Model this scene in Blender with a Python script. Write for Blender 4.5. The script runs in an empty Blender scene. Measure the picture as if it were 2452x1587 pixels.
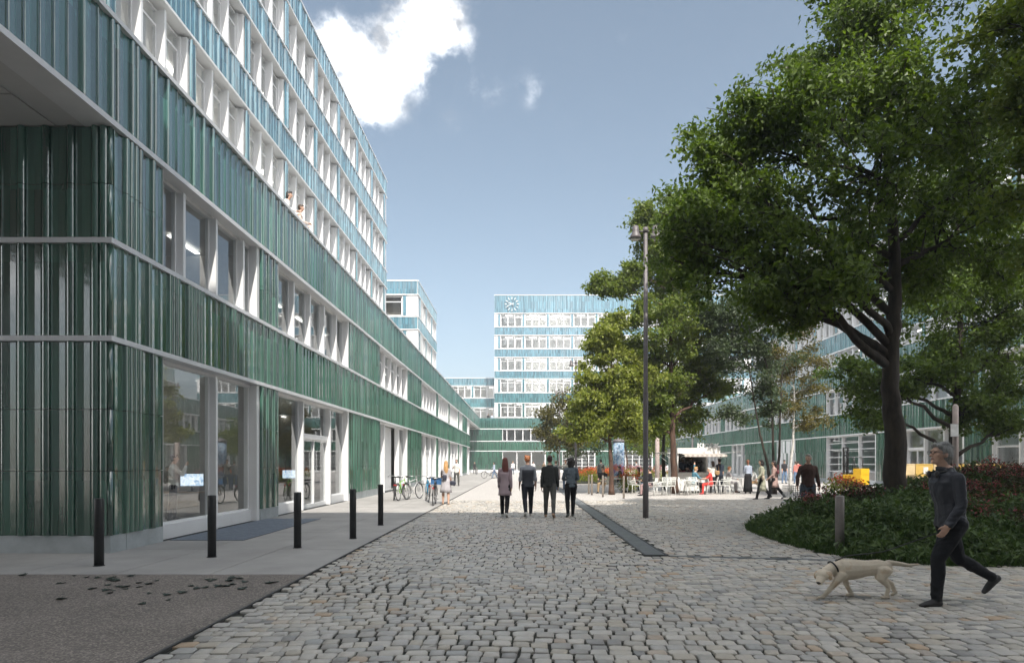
import bpy, bmesh, math, random
import numpy as np
from mathutils import Vector, Matrix, Euler

S = bpy.context.scene
COL = S.collection
R = math.radians
rnd = random.Random(11)

# ------------------------------------------------------------------ camera
EYE = 1.55
cam_data = bpy.data.cameras.new('camera')
cam_data.sensor_width = 36.0
cam_data.lens = 1490.0 / 2452.0 * 36.0
cam_data.shift_x = -22.0 / 2452.0
cam_data.shift_y = 314.5 / 2452.0
cam_data.clip_start = 0.1
cam_data.clip_end = 3000.0
cam = bpy.data.objects.new('camera', cam_data)
COL.objects.link(cam)
cam.location = (0, 0, EYE)
cam.rotation_euler = (R(90), 0, 0)
S.camera = cam

# ------------------------------------------------------------------ sky, sun, exposure
SUN = Vector((0.20, -0.87, 1.0)).normalized()
SUN_EL = math.asin(SUN.z)
SUN_AZ = math.atan2(SUN.x, SUN.y)
S.view_settings.view_transform = 'Standard'
S.view_settings.look = 'None'
S.view_settings.exposure = 1.48
S.view_settings.gamma = 1.0
S.view_settings.use_curve_mapping = False

world = bpy.data.worlds.new('World')
S.world = world
world.use_nodes = True
wn, wl = world.node_tree.nodes, world.node_tree.links
wn.clear()

def wnode(t, **k):
    n = wn.new(t)
    for a, b in k.items():
        setattr(n, a, b)
    return n

w_out = wnode('ShaderNodeOutputWorld')
w_bg = wnode('ShaderNodeBackground')
sky = wnode('ShaderNodeTexSky', sky_type='NISHITA', sun_disc=False, sun_elevation=SUN_EL, sun_rotation=SUN_AZ,
            altitude=0.0, air_density=1.0, dust_density=2.4, ozone_density=1.6)
hsv = wnode('ShaderNodeHueSaturation')
hsv.inputs['Saturation'].default_value = 0.74
hsv.inputs['Hue'].default_value = 0.485
wl.new(sky.outputs[0], hsv.inputs['Color'])
SKY_STRENGTH = 0.068
w_bg.inputs['Strength'].default_value = SKY_STRENGTH
wl.new(hsv.outputs[0], w_bg.inputs['Color'])
# cumulus clouds: blobs of direction space broken up by fractal noise
tc = wnode('ShaderNodeTexCoord')
def wmath(op, a, b=None, c=None):
    n = wnode('ShaderNodeMath', operation=op)
    for i, v in enumerate((a, b, c)):
        if v is None: continue
        if isinstance(v, (int, float)): n.inputs[i].default_value = v
        else: wl.new(v, n.inputs[i])
    return n.outputs[0]
def wblob(center, size):
    m = wnode('ShaderNodeVectorMath', operation='SUBTRACT')
    wl.new(tc.outputs['Generated'], m.inputs[0]); m.inputs[1].default_value = center
    s = wnode('ShaderNodeVectorMath', operation='DIVIDE')
    wl.new(m.outputs[0], s.inputs[0]); s.inputs[1].default_value = size
    l = wnode('ShaderNodeVectorMath', operation='LENGTH')
    wl.new(s.outputs[0], l.inputs[0])
    return wmath('SUBTRACT', 1.0, l.outputs['Value'])
def pdir(px, py):
    return Vector(((px - 1248) / 1490, 1.0, (1108 - py) / 1490)).normalized()
big = wnode('ShaderNodeTexNoise'); big.inputs['Scale'].default_value = 9.0
big.inputs['Detail'].default_value = 9.0; big.inputs['Roughness'].default_value = 0.68
wl.new(tc.outputs['Generated'], big.inputs['Vector'])
blobs = None
for px, py, rx, rz, amp in ((860, 180, .105, .066, 1), (1015, 30, .080, .060, 1), (760, 120, .09, .035, .8), (870, 255, .075, .032, .7), (960, 120, .07, .05, .9),
                            (1140, 218, .050, .020, .15), (1285, 218, .030, .022, .15), (1065, 278, .035, .022, .12), (1462, 90, .035, .012, .12)):
    d = pdir(px, py)
    b = wmath('MULTIPLY', wblob(d, (rx, .3, rz)), amp)
    blobs = b if blobs is None else wmath('MAXIMUM', blobs, b)
# bright clouds added outside the view to lift the ambient light in shade
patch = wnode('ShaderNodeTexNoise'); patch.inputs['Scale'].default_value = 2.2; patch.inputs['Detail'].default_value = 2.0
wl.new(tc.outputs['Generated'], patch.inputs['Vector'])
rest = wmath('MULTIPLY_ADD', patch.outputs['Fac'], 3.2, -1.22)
front = wblob((0, 1, 0.45), (1.0, 1.0, 0.75))          # keeps the added ones off the clear sky above the plaza
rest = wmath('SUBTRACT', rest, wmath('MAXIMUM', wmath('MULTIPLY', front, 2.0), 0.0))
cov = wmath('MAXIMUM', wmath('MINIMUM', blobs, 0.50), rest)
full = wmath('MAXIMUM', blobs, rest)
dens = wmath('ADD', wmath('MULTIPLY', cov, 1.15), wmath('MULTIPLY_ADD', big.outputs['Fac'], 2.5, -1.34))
cl = wnode('ShaderNodeMapRange', interpolation_type='SMOOTHSTEP')
cl.inputs['From Min'].default_value = 0.02; cl.inputs['From Max'].default_value = 0.95
wl.new(dens, cl.inputs['Value'])
gate = wnode('ShaderNodeMapRange'); gate.inputs['From Min'].default_value = -0.05; gate.inputs['From Max'].default_value = 0.50
wl.new(full, gate.inputs['Value'])
fac = wmath('MULTIPLY', cl.outputs[0], gate.outputs[0])
shade = wnode('ShaderNodeTexNoise'); shade.inputs['Scale'].default_value = 14.0; shade.inputs['Detail'].default_value = 5.0
wl.new(tc.outputs['Generated'], shade.inputs['Vector'])
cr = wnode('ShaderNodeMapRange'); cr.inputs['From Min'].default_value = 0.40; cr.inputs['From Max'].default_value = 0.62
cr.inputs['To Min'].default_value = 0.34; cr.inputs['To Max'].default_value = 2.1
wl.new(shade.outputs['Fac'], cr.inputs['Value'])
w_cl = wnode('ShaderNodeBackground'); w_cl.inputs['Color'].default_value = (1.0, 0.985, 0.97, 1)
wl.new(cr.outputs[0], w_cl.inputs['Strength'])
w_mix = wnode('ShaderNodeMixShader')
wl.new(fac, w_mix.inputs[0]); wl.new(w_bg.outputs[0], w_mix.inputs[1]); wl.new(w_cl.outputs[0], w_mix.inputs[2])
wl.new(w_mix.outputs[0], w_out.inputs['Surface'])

sun_data = bpy.data.lights.new('sun', 'SUN')
sun_data.energy = 2.25
sun_data.angle = R(0.5)
sun_data.color = (1.0, 0.945, 0.86)
sun = bpy.data.objects.new('sun', sun_data)
COL.objects.link(sun)
sun.rotation_euler = (-SUN).to_track_quat('-Z', 'Y').to_euler()
sun.location = (10, -30, 60)

S.cycles.max_bounces = 7
S.cycles.diffuse_bounces = 3
S.cycles.glossy_bounces = 3
S.cycles.transmission_bounces = 4
S.cycles.transparent_max_bounces = 10
S.cycles.caustics_reflective = False
S.cycles.caustics_refractive = False
S.cycles.sample_clamp_indirect = 4.0
try:
    S.cycles.use_denoising = True
    S.cycles.denoiser = 'OPENIMAGEDENOISE'
except Exception:
    pass

# ------------------------------------------------------------------ mesh builder
class MB:
    def __init__(self):
        self.v, self.f, self.m, self.s = [], [], [], []
        self.mi = 0
        self.sm = False
    def add(self, verts, faces, smooth=None):
        b = len(self.v)
        self.v.extend([tuple(p) for p in verts])
        for f in faces:
            self.f.append(tuple(b + i for i in f)); self.m.append(self.mi)
            self.s.append(self.sm if smooth is None else smooth)
        return self
    def box(self, x0, x1, y0, y1, z0, z1, rotz=0.0, c=None):
        vs = [(x0, y0, z0), (x1, y0, z0), (x1, y1, z0), (x0, y1, z0), (x0, y0, z1), (x1, y0, z1), (x1, y1, z1), (x0, y1, z1)]
        if rotz:
            cx, cy = c if c else ((x0 + x1) / 2, (y0 + y1) / 2)
            co, si = math.cos(rotz), math.sin(rotz)
            vs = [(cx + (x - cx) * co - (y - cy) * si, cy + (x - cx) * si + (y - cy) * co, z) for x, y, z in vs]
        return self.add(vs, [(0, 3, 2, 1), (4, 5, 6, 7), (0, 1, 5, 4), (1, 2, 6, 5), (2, 3, 7, 6), (3, 0, 4, 7)], False)
    def prism(self, poly, z0, z1, bevel=0.0):
        n = len(poly)
        a = sum(poly[i][0] * poly[(i + 1) % n][1] - poly[(i + 1) % n][0] * poly[i][1] for i in range(n))
        if a < 0: poly = poly[::-1]
        vs = [(x, y, z0) for x, y in poly] + [(x, y, z1) for x, y in poly]
        fs = [tuple(range(n - 1, -1, -1)), tuple(range(n, 2 * n))]
        fs += [(i, (i + 1) % n, n + (i + 1) % n, n + i) for i in range(n)]
        return self.add(vs, fs, False)
    def tube(self, pts, rad, n=6, smooth=True, cap=True):
        pts = [Vector(p) for p in pts]
        k = len(pts)
        if isinstance(rad, (int, float)): rad = [rad] * k
        vs, fs = [], []
        ref = None
        for i, p in enumerate(pts):
            t = (pts[min(i + 1, k - 1)] - pts[max(i - 1, 0)])
            t = t.normalized() if t.length > 1e-9 else Vector((0, 0, 1))
            if ref is None:
                ref = Vector((1, 0, 0)) if abs(t.x) < 0.8 else Vector((0, 1, 0))
            a = (ref - t * ref.dot(t))
            if a.length < 1e-6: a = Vector((0, 1, 0)) - t * t.y
            a.normalize(); ref = a
            b = t.cross(a)
            for j in range(n):
                q = 2 * math.pi * j / n
                vs.append(p + (a * math.cos(q) + b * math.sin(q)) * rad[i])
        for i in range(k - 1):
            for j in range(n):
                fs.append((i * n + j, i * n + (j + 1) % n, (i + 1) * n + (j + 1) % n, (i + 1) * n + j))
        self.add(vs, fs, smooth)
        if cap:
            b = len(self.v) - len(vs)
            self.f.append(tuple(b + j for j in range(n - 1, -1, -1))); self.m.append(self.mi); self.s.append(False)
            self.f.append(tuple(b + (k - 1) * n + j for j in range(n))); self.m.append(self.mi); self.s.append(False)
        return self
    def lathe(self, prof, n=16, c=(0, 0, 0), smooth=True):
        vs, fs = [], []
        k = len(prof)
        for r, z in prof:
            for j in range(n):
                q = 2 * math.pi * j / n
                vs.append((c[0] + r * math.cos(q), c[1] + r * math.sin(q), c[2] + z))
        for i in range(k - 1):
            for j in range(n):
                fs.append((i * n + j, i * n + (j + 1) % n, (i + 1) * n + (j + 1) % n, (i + 1) * n + j))
        self.add(vs, fs, smooth)
        b = len(self.v) - len(vs)
        self.f.append(tuple(b + j for j in range(n - 1, -1, -1))); self.m.append(self.mi); self.s.append(False)
        self.f.append(tuple(b + (k - 1) * n + j for j in range(n))); self.m.append(self.mi); self.s.append(False)
        return self
    def torus(self, R0, r, n=24, k=6, c=(0, 0, 0), axis='x'):
        vs, fs = [], []
        for i in range(n):
            a = 2 * math.pi * i / n
            for j in range(k):
                b = 2 * math.pi * j / k
                q = R0 + r * math.cos(b)
                u, w, t = q * math.cos(a), q * math.sin(a), r * math.sin(b)
                p = {'x': (t, u, w), 'y': (u, t, w), 'z': (u, w, t)}[axis]
                vs.append((c[0] + p[0], c[1] + p[1], c[2] + p[2]))
        for i in range(n):
            for j in range(k):
                fs.append((i * k + j, ((i + 1) % n) * k + j, ((i + 1) % n) * k + (j + 1) % k, i * k + (j + 1) % k))
        return self.add(vs, fs, True)
    def ellipsoid(self, c, r, nu=12, nv=8, mat=None):
        vs, fs = [], []
        c = Vector(c)
        for i in range(nv + 1):
            t = math.pi * i / nv
            for j in range(nu):
                q = 2 * math.pi * j / nu
                p = Vector((r[0] * math.sin(t) * math.cos(q), r[1] * math.sin(t) * math.sin(q), -r[2] * math.cos(t)))
                if mat is not None: p = mat @ p
                vs.append(c + p)
        for i in range(nv):
            for j in range(nu):
                fs.append((i * nu + j, i * nu + (j + 1) % nu, (i + 1) * nu + (j + 1) % nu, (i + 1) * nu + j))
        return self.add(vs, fs, True)
    def mesh(self, name, mats):
        me = bpy.data.meshes.new(name)
        me.from_pydata(self.v, [], self.f)
        for m in (mats if isinstance(mats, (list, tuple)) else [mats]):
            me.materials.append(m)
        me.polygons.foreach_set('material_index', self.m)
        me.polygons.foreach_set('use_smooth', self.s)
        me.update()
        return me
    def obj(self, name, mats, parent=None, loc=(0, 0, 0), rotz=0.0):
        return link(name, self.mesh(name, mats), parent, loc, rotz)

def link(name, me, parent=None, loc=(0, 0, 0), rotz=0.0):
    o = bpy.data.objects.new(name, me)
    COL.objects.link(o)
    o.location = loc
    o.rotation_euler = (0, 0, rotz)
    if parent is not None: o.parent = parent
    return o

def tag(o, label=None, cat=None, group=None, kind=None):
    if label: o['label'] = label
    if cat: o['category'] = cat
    if group: o['group'] = group
    if kind: o['kind'] = kind
    return o

def thing(name, label, cat, loc=(0, 0, 0), rotz=0.0, group=None):
    o = bpy.data.objects.new(name, None)
    COL.objects.link(o)
    o.location = loc
    o.rotation_euler = (0, 0, rotz)
    o.empty_display_size = 0.3
    return tag(o, label, cat, group)

KIDS = {}
def copy_tree(o, loc=None, rotz=None, label=None, group=None, parent=None):
    c = o.copy()
    COL.objects.link(c)
    if parent is not None: c.parent = parent
    for ch in list(o.children):
        copy_tree(ch, parent=c)
    if loc is not None: c.location = loc
    if rotz is not None: c.rotation_euler = (0, 0, rotz)
    if label: c['label'] = label
    if group: c['group'] = group
    return c

def raw_mesh(name, verts, faces_flat, n_per, mats, smooth=False):
    """numpy verts (N,3) and faces (M,n_per)"""
    me = bpy.data.meshes.new(name)
    nv, nf = len(verts), len(faces_flat)
    me.vertices.add(nv)
    me.vertices.foreach_set('co', np.asarray(verts, np.float32).ravel())
    me.loops.add(nf * n_per)
    me.loops.foreach_set('vertex_index', np.asarray(faces_flat, np.int32).ravel())
    me.polygons.add(nf)
    me.polygons.foreach_set('loop_start', np.arange(0, nf * n_per, n_per, dtype=np.int32))
    try:
        me.polygons.foreach_set('loop_total', np.full(nf, n_per, np.int32))
    except Exception:
        pass
    me.polygons.foreach_set('use_smooth', np.full(nf, smooth, bool))
    for m in (mats if isinstance(mats, (list, tuple)) else [mats]):
        me.materials.append(m)
    me.update(calc_edges=True)
    me.validate()
    return me

# ------------------------------------------------------------------ materials
class NT:
    def __init__(self, name):
        self.m = bpy.data.materials.new(name)
        self.m.use_nodes = True
        self.n = self.m.node_tree.nodes
        self.l = self.m.node_tree.links
        self.b = self.n['Principled BSDF']
        self.out = self.n['Material Output']
    def add(self, t, **k):
        n = self.n.new(t)
        for a, b in k.items(): setattr(n, a, b)
        return n
    def set(self, n, key, v):
        if hasattr(v, 'is_linked') or isinstance(v, bpy.types.NodeSocket): self.l.new(v, n.inputs[key])
        elif isinstance(v, (tuple, list)) and len(v) == 3 and n.inputs[key].type == 'RGBA': n.inputs[key].default_value = (*v, 1)
        else: n.inputs[key].default_value = v
    def math(self, op, a, b=0.0, c=0.0):
        n = self.add('ShaderNodeMath', operation=op)
        for i, v in enumerate((a, b, c)): self.set(n, i, v)
        return n.outputs[0]
    def noise(self, scale, detail=3.0, rough=0.55, vec=None):
        n = self.add('ShaderNodeTexNoise')
        n.inputs['Scale'].default_value = scale; n.inputs['Detail'].default_value = detail; n.inputs['Roughness'].default_value = rough
        if vec is not None: self.l.new(vec, n.inputs['Vector'])
        return n.outputs['Fac']
    def ramp(self, fac, stops, interp='LINEAR'):
        n = self.add('ShaderNodeValToRGB')
        n.color_ramp.interpolation = interp
        e = n.color_ramp.elements
        while len(e) > 1: e.remove(e[-1])
        e[0].position = stops[0][0]; e[0].color = (*stops[0][1], 1)
        for p, c in stops[1:]:
            x = e.new(p); x.color = (*c, 1)
        self.l.new(fac, n.inputs[0])
        return n.outputs[0]
    def mix(self, fac, a, b, mode='MIX'):
        n = self.add('ShaderNodeMix', data_type='RGBA', blend_type=mode)
        self.set(n, 0, fac); self.set(n, 6, a); self.set(n, 7, b)
        return n.outputs[2]
    def bump(self, h, strength=0.3, dist=0.01):
        n = self.add('ShaderNodeBump')
        n.inputs['Strength'].default_value = strength; n.inputs['Distance'].default_value = dist
        self.l.new(h, n.inputs['Height'])
        self.l.new(n.outputs[0], self.b.inputs['Normal'])
    @property
    def pos(self):
        if not hasattr(self, '_g'): self._g = self.add('ShaderNodeNewGeometry')
        return self._g.outputs['Position']
    @property
    def geo(self):
        self.pos
        return self._g
    @property
    def objc(self):
        if not hasattr(self, '_t'): self._t = self.add('ShaderNodeTexCoord')
        return self._t.outputs['Object']

MATS = {}
def mat(name, col, rough=0.6, metal=0.0, var=0.15, scale=6.0, bump=0.0, bscale=40.0, spec=None, coord='pos'):
    if name in MATS: return MATS[name]
    t = NT(name)
    vec = t.pos if coord == 'pos' else t.objc
    n = t.noise(scale, 4.0, 0.6, vec)
    lo = tuple(max(0, c * (1 - var)) for c in col); hi = tuple(min(1, c * (1 + var)) for c in col)
    c = t.ramp(n, [(0.3, lo), (0.7, hi)])
    t.set(t.b, 'Base Color', c)
    t.b.inputs['Roughness'].default_value = rough
    t.b.inputs['Metallic'].default_value = metal
    if spec is not None: t.b.inputs['Specular IOR Level'].default_value = spec
    if bump: t.bump(t.noise(bscale, 4.0, 0.6, vec), bump, 0.01)
    MATS[name] = t.m
    return t.m

def emit_mat(name, col, strength):
    if name in MATS: return MATS[name]
    t = NT(name)
    t.b.inputs['Base Color'].default_value = (*col, 1)
    t.b.inputs['Emission Color'].default_value = (*col, 1)
    t.b.inputs['Emission Strength'].default_value = strength
    MATS[name] = t.m
    return t.m

def tile_material():
    t = NT('glazed_tile')
    sep = t.add('ShaderNodeSeparateXYZ'); t.l.new(t.pos, sep.inputs[0])
    z = t.math('DIVIDE', sep.outputs['Z'], 30.0)
    base = t.ramp(z, [(0.0, (.044, .120, .084)), (0.15, (.046, .128, .090)), (0.25, (.050, .136, .110)), (0.31, (.056, .158, .150)),
                      (0.40, (.066, .195, .218)), (0.55, (.080, .210, .268)), (0.75, (.090, .222, .295)), (1.0, (.095, .23, .30))])
    cell = t.math('FLOOR', t.math('MULTIPLY', t.math('ADD', sep.outputs['X'], sep.outputs['Y']), 7.3))
    zc = t.math('FLOOR', t.math('MULTIPLY', sep.outputs['Z'], 0.8))
    cmb = t.add('ShaderNodeCombineXYZ'); t.l.new(cell, cmb.inputs[0]); t.l.new(zc, cmb.inputs[1])
    wn_ = t.add('ShaderNodeTexWhiteNoise', noise_dimensions='2D'); t.l.new(cmb.outputs[0], wn_.inputs['Vector'])
    r = wn_.outputs['Value']
    gain = t.math('MULTIPLY_ADD', r, 0.60, 0.58)
    mp = t.add('ShaderNodeMapping'); mp.inputs['Scale'].default_value = (3.0, 3.0, 0.35); t.l.new(t.pos, mp.inputs[0])
    streak = t.noise(2.0, 5.0, 0.6, mp.outputs[0])
    gain = t.math('MULTIPLY', gain, t.math('MULTIPLY_ADD', streak, 0.9, 0.55))
    g3 = t.add('ShaderNodeCombineXYZ')
    for i in range(3): t.l.new(gain, g3.inputs[i])
    col = t.mix(1.0, base, g3.outputs[0], 'MULTIPLY')
    t.set(t.b, 'Base Color', col)
    t.b.inputs['Roughness'].default_value = 0.10
    t.b.inputs['IOR'].default_value = 2.0
    t.b.inputs['Coat Weight'].default_value = 1.0
    t.b.inputs['Coat Roughness'].default_value = 0.05
    h = t.math('ADD', t.math('MULTIPLY', t.noise(55.0, 2.0, 0.5, t.pos), 0.35), t.math('MULTIPLY', t.noise(9.0, 2.0, 0.5, t.pos), 0.9))
    t.bump(h, 0.30, 0.012)
    return t.m

def glass_material(name, tint, ior, rough=0.0):
    t = NT(name)
    t.n.remove(t.b)
    fr = t.add('ShaderNodeFresnel'); fr.inputs['IOR'].default_value = ior
    g = t.add('ShaderNodeBsdfGlossy'); g.inputs['Roughness'].default_value = rough; g.inputs['Color'].default_value = (.96, .98, 1, 1)
    tr = t.add('ShaderNodeBsdfTransparent'); tr.inputs['Color'].default_value = (*tint, 1)
    mx = t.add('ShaderNodeMixShader')
    fb = t.math('MULTIPLY', fr.outputs[0], t.math('SUBTRACT', 1.0, t.geo.outputs['Backfacing']))
    t.l.new(fb, mx.inputs[0]); t.l.new(tr.outputs[0], mx.inputs[1]); t.l.new(g.outputs[0], mx.inputs[2])
    t.l.new(mx.outputs[0], t.out.inputs['Surface'])
    return t.m

def leaf_material(name, dark, light, trans=0.45, gloss=0.42):
    t = NT(name)
    isl = t.geo.outputs['Random Per Island']
    n = t.noise(0.6, 3.0, 0.6, t.pos)
    f = t.math('ADD', t.math('MULTIPLY', isl, 0.6), t.math('MULTIPLY', n, 0.4))
    c = t.ramp(f, [(0.15, dark), (0.85, light)])
    t.set(t.b, 'Base Color', c)
    t.b.inputs['Roughness'].default_value = gloss
    t.b.inputs['Specular IOR Level'].default_value = 0.35
    tr = t.add('ShaderNodeBsdfTranslucent')
    tc_ = t.mix(1.0, c, (1.25, 1.35, 0.45), 'MULTIPLY')
    t.set(tr, 'Color', tc_)
    mx = t.add('ShaderNodeMixShader'); mx.inputs[0].default_value = trans
    t.l.new(t.b.outputs[0], mx.inputs[1]); t.l.new(tr.outputs[0], mx.inputs[2])
    t.l.new(mx.outputs[0], t.out.inputs['Surface'])
    return t.m

def stone_material():
    t = NT('cobble_granite')
    isl = t.geo.outputs['Random Per Island']
    oi = t.add('ShaderNodeObjectInfo')
    r = t.math('FRACT', t.math('ADD', isl, t.math('MULTIPLY', oi.outputs['Random'], 7.31)))
    c = t.ramp(r, [(0.0, (.30, .305, .315)), (0.14, (.47, .46, .445)), (0.30, (.60, .59, .575)), (0.46, (.44, .445, .455)),
                   (0.68, (.60, .585, .56)), (0.80, (.50, .47, .42)), (0.90, (.41, .43, .45)), (0.965, (.50, .39, .29)), (1.0, (.57, .55, .53))])
    c = t.mix(1.0, c, (1.20, 1.14, 1.06), 'MULTIPLY')
    fine = t.noise(160.0, 3.0, 0.7, t.pos)
    c2 = t.mix(t.math('MULTIPLY_ADD', fine, 0.9, -0.15), t.mix(1.0, c, (.72, .72, .72), 'MULTIPLY'), c)
    blot = t.noise(11.0, 4.0, 0.6, t.pos)
    c3 = t.mix(t.math('MULTIPLY', blot, 0.40), c2, t.mix(1.0, c2, (.70, .70, .68), 'MULTIPLY'))
    t.set(t.b, 'Base Color', c3)
    t.b.inputs['Roughness'].default_value = 0.50
    h = t.math('ADD', t.math('MULTIPLY', t.noise(32.0, 4.0, 0.6, t.pos), 0.8), t.math('MULTIPLY', fine, 0.35))
    t.bump(h, 0.5, 0.008)
    return t.m

M_TILE = tile_material()
M_GLASS = glass_material('window_glass', (.93, .95, .95), 2.6)
M_GLASS_UP = glass_material('upper_window_glass', (.97, .98, .98), 2.0)
M_WHITE = mat('white_metal', (.78, .785, .79), 0.42, var=.04, scale=2.0)
M_LEDGE = mat('pale_grey_ledge', (.70, .71, .725), 0.5, var=.05, scale=1.5)
M_CONC = mat('plinth_concrete', (.40, .43, .44), 0.75, var=.14, scale=3.0, bump=.25, bscale=25)
M_WALL = mat('inner_wall', (.80, .79, .77), 0.85, var=.05)
M_SLAB = mat('ceiling_white', (.82, .82, .81), 0.85, var=.04)
M_SOFFIT = mat('soffit_panel', (.60, .60, .60), 0.7, var=.05, scale=1.0)
M_DARKJ = mat('dark_joint', (.03, .035, .035), 0.8)
M_STONE = stone_material()
M_BLACK = mat('black_metal', (.018, .019, .020), 0.45, var=.1)
M_STEEL = mat('brushed_steel', (.42, .37, .32), 0.45, metal=.7, var=.12, scale=20)
M_LAMPG = mat('lamp_post_grey', (.14, .125, .13), 0.45, var=.08)
def screen_mat():
    t = NT('screen_glow')
    n = t.noise(9.0, 3.0, .5, t.objc)
    c = t.ramp(n, [(.40, (.55, .72, .92)), (.5, (.85, .90, .95)), (.58, (.30, .48, .70))], 'CONSTANT')
    t.set(t.b, 'Base Color', (.02, .02, .02)); t.set(t.b, 'Emission Color', c); t.b.inputs['Emission Strength'].default_value = .5
    return t.m
M_SCREEN = screen_mat()
M_TUBE = emit_mat('light_tube', (1.0, .95, .85), 6.0)
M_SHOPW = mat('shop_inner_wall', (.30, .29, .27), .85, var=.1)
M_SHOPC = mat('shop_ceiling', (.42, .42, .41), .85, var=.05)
M_OFFICE = emit_mat('office_light', (1.0, .96, .90), 2.2)
M_RUBBER = mat('tyre_rubber', (.02, .02, .02), 0.8)
M_CHROME = mat('chrome', (.6, .6, .6), 0.25, metal=.9, var=.05)
# ================================================================== GROUND
def ground_material(name, base, var, scale, speck=None, speck_scale=220.0, rough=.85, bumpv=.3, stain=0.35):
    t = NT(name)
    n1 = t.noise(scale, 5.0, 0.6, t.pos)
    c = t.ramp(n1, [(0.3, tuple(x * (1 - var) for x in base)), (0.7, tuple(x * (1 + var) for x in base))])
    n2 = t.noise(scale * .22, 3.0, 0.6, t.pos)
    c = t.mix(t.math('MULTIPLY', t.ramp(n2, [(0.42, (0, 0, 0)), (0.68, (1, 1, 1))]), stain), c, tuple(x * .62 for x in base))
    if speck:
        v = t.add('ShaderNodeTexVoronoi'); v.inputs['Scale'].default_value = speck_scale; t.l.new(t.pos, v.inputs['Vector'])
        sp = t.ramp(v.outputs['Color'], [(0.0, tuple(x * .45 for x in base)), (0.5, base), (0.85, speck), (1.0, tuple(x * 1.3 for x in speck))])
        c = t.mix(0.55, c, sp)
        t.bump(v.outputs['Distance'], bumpv, 0.004)
    else:
        t.bump(t.noise(70.0, 4.0, 0.6, t.pos), bumpv, 0.004)
    t.set(t.b, 'Base Color', c)
    t.b.inputs['Roughness'].default_value = rough
    return t.m

M_GROUND = ground_material('far_ground', (.28, .26, .24), .1, .4)
M_PAVE = ground_material('smooth_concrete', (.385, .37, .352), .15, 1.0, stain=.55)
M_AGG = ground_material('washed_concrete', (.178, .155, .138), .38, 1.3, speck=(.46, .40, .34), speck_scale=70.0, bumpv=.9, stain=.75)
M_SOIL = ground_material('mossy_joint_soil', (.035, .036, .026), .35, 6.0, bumpv=.6)

def far_cobble_material():
    t = NT('far_cobbles')
    mp = t.add('ShaderNodeMapping'); mp.inputs['Scale'].default_value = (6.6, 6.6, 1.0); t.l.new(t.pos, mp.inputs[0])
    w = t.add('ShaderNodeTexNoise'); w.inputs['Scale'].default_value = 0.7; t.l.new(t.pos, w.inputs['Vector'])
    ad = t.add('ShaderNodeVectorMath', operation='ADD'); t.l.new(mp.outputs[0], ad.inputs[0]); t.l.new(w.outputs['Color'], ad.inputs[1])
    br = t.add('ShaderNodeTexBrick'); t.l.new(ad.outputs[0], br.inputs['Vector'])
    br.inputs['Scale'].default_value = 1.0; br.inputs['Brick Width'].default_value = 1.0; br.inputs['Row Height'].default_value = 0.95
    br.inputs['Mortar Size'].default_value = 0.05; br.inputs['Mortar Smooth'].default_value = 0.3
    br.inputs['Color1'].default_value = (.48, .45, .43, 1); br.inputs['Color2'].default_value = (.57, .54, .51, 1); br.inputs['Mortar'].default_value = (.17, .16, .145, 1)
    n = t.noise(.35, 4.0, .6, t.pos)
    c = t.mix(t.math('MULTIPLY', n, 0.5), br.outputs['Color'], (.50, .47, .44))
    t.set(t.b, 'Base Color', c)
    t.b.inputs['Roughness'].default_value = 0.75
    t.bump(t.math('SUBTRACT', 1.0, br.outputs['Fac']), 0.4, 0.01)
    return t.m
M_FARCOB = far_cobble_material()

g = MB(); g.box(-260, 260, -120, 420, -0.35, -0.06)
tag(g.obj('ground', M_GROUND), kind='structure')
g = MB(); g.box(-2.93, 26.5, 26.0, 108, -0.055, -0.004)
tag(g.obj('plaza', M_FARCOB), kind='structure')

# ---- pavement along the left building
pave = tag(bpy.data.objects.new('pavement', MB().box(-22, -2.99, 8.66, 106, -0.055, -0.012).mesh('pavement', M_DARKJ)), kind='structure')
COL.objects.link(pave)
xs = [-2.99, -4.34, -5.70, -7.085]
yy = [8.66, 11.2, 13.9, 16.6, 19.3, 22.0, 24.7, 27.4, 30.1, 32.8, 35.5, 38.2, 40.9, 43.6, 46.3]
for i in range(3):
    for j in range(len(yy) - 1):
        b = MB(); b.box(xs[i + 1] + .007, xs[i] - .007, yy[j] + .006, yy[j + 1] - .006, -0.05, rnd.uniform(-.0008, .0008))
        b.obj('paving_slab', M_PAVE, pave)
b = MB(); b.box(-7.085, -2.995, 46.31, 106, -.05, 0.0)
b.obj('far_paving', M_PAVE, pave)
for j, (a, c) in enumerate(((-22, -15.5), (-15.49, -11.3), (-11.29, -7.09))):
    b = MB(); b.box(a, c, 8.664, 10.72, -.05, 0.0); b.obj('paving_slab', M_PAVE, pave)
b = MB(); b.box(-22, -7.09, 85.5, 106, -.05, 0.0); b.obj('far_paving', M_PAVE, pave)
w = MB(); w.box(-40, -2.99, -30, 8.652, -.055, 0.0)
tag(w.obj('washed_concrete_path', M_AGG), kind='structure')
k = MB(); k.box(-2.985, -2.955, -30, 106, -.06, .006)
tag(k.obj('kerb_edging', mat('dark_steel_edge', (.06, .06, .06), .6)), kind='structure')

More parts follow.
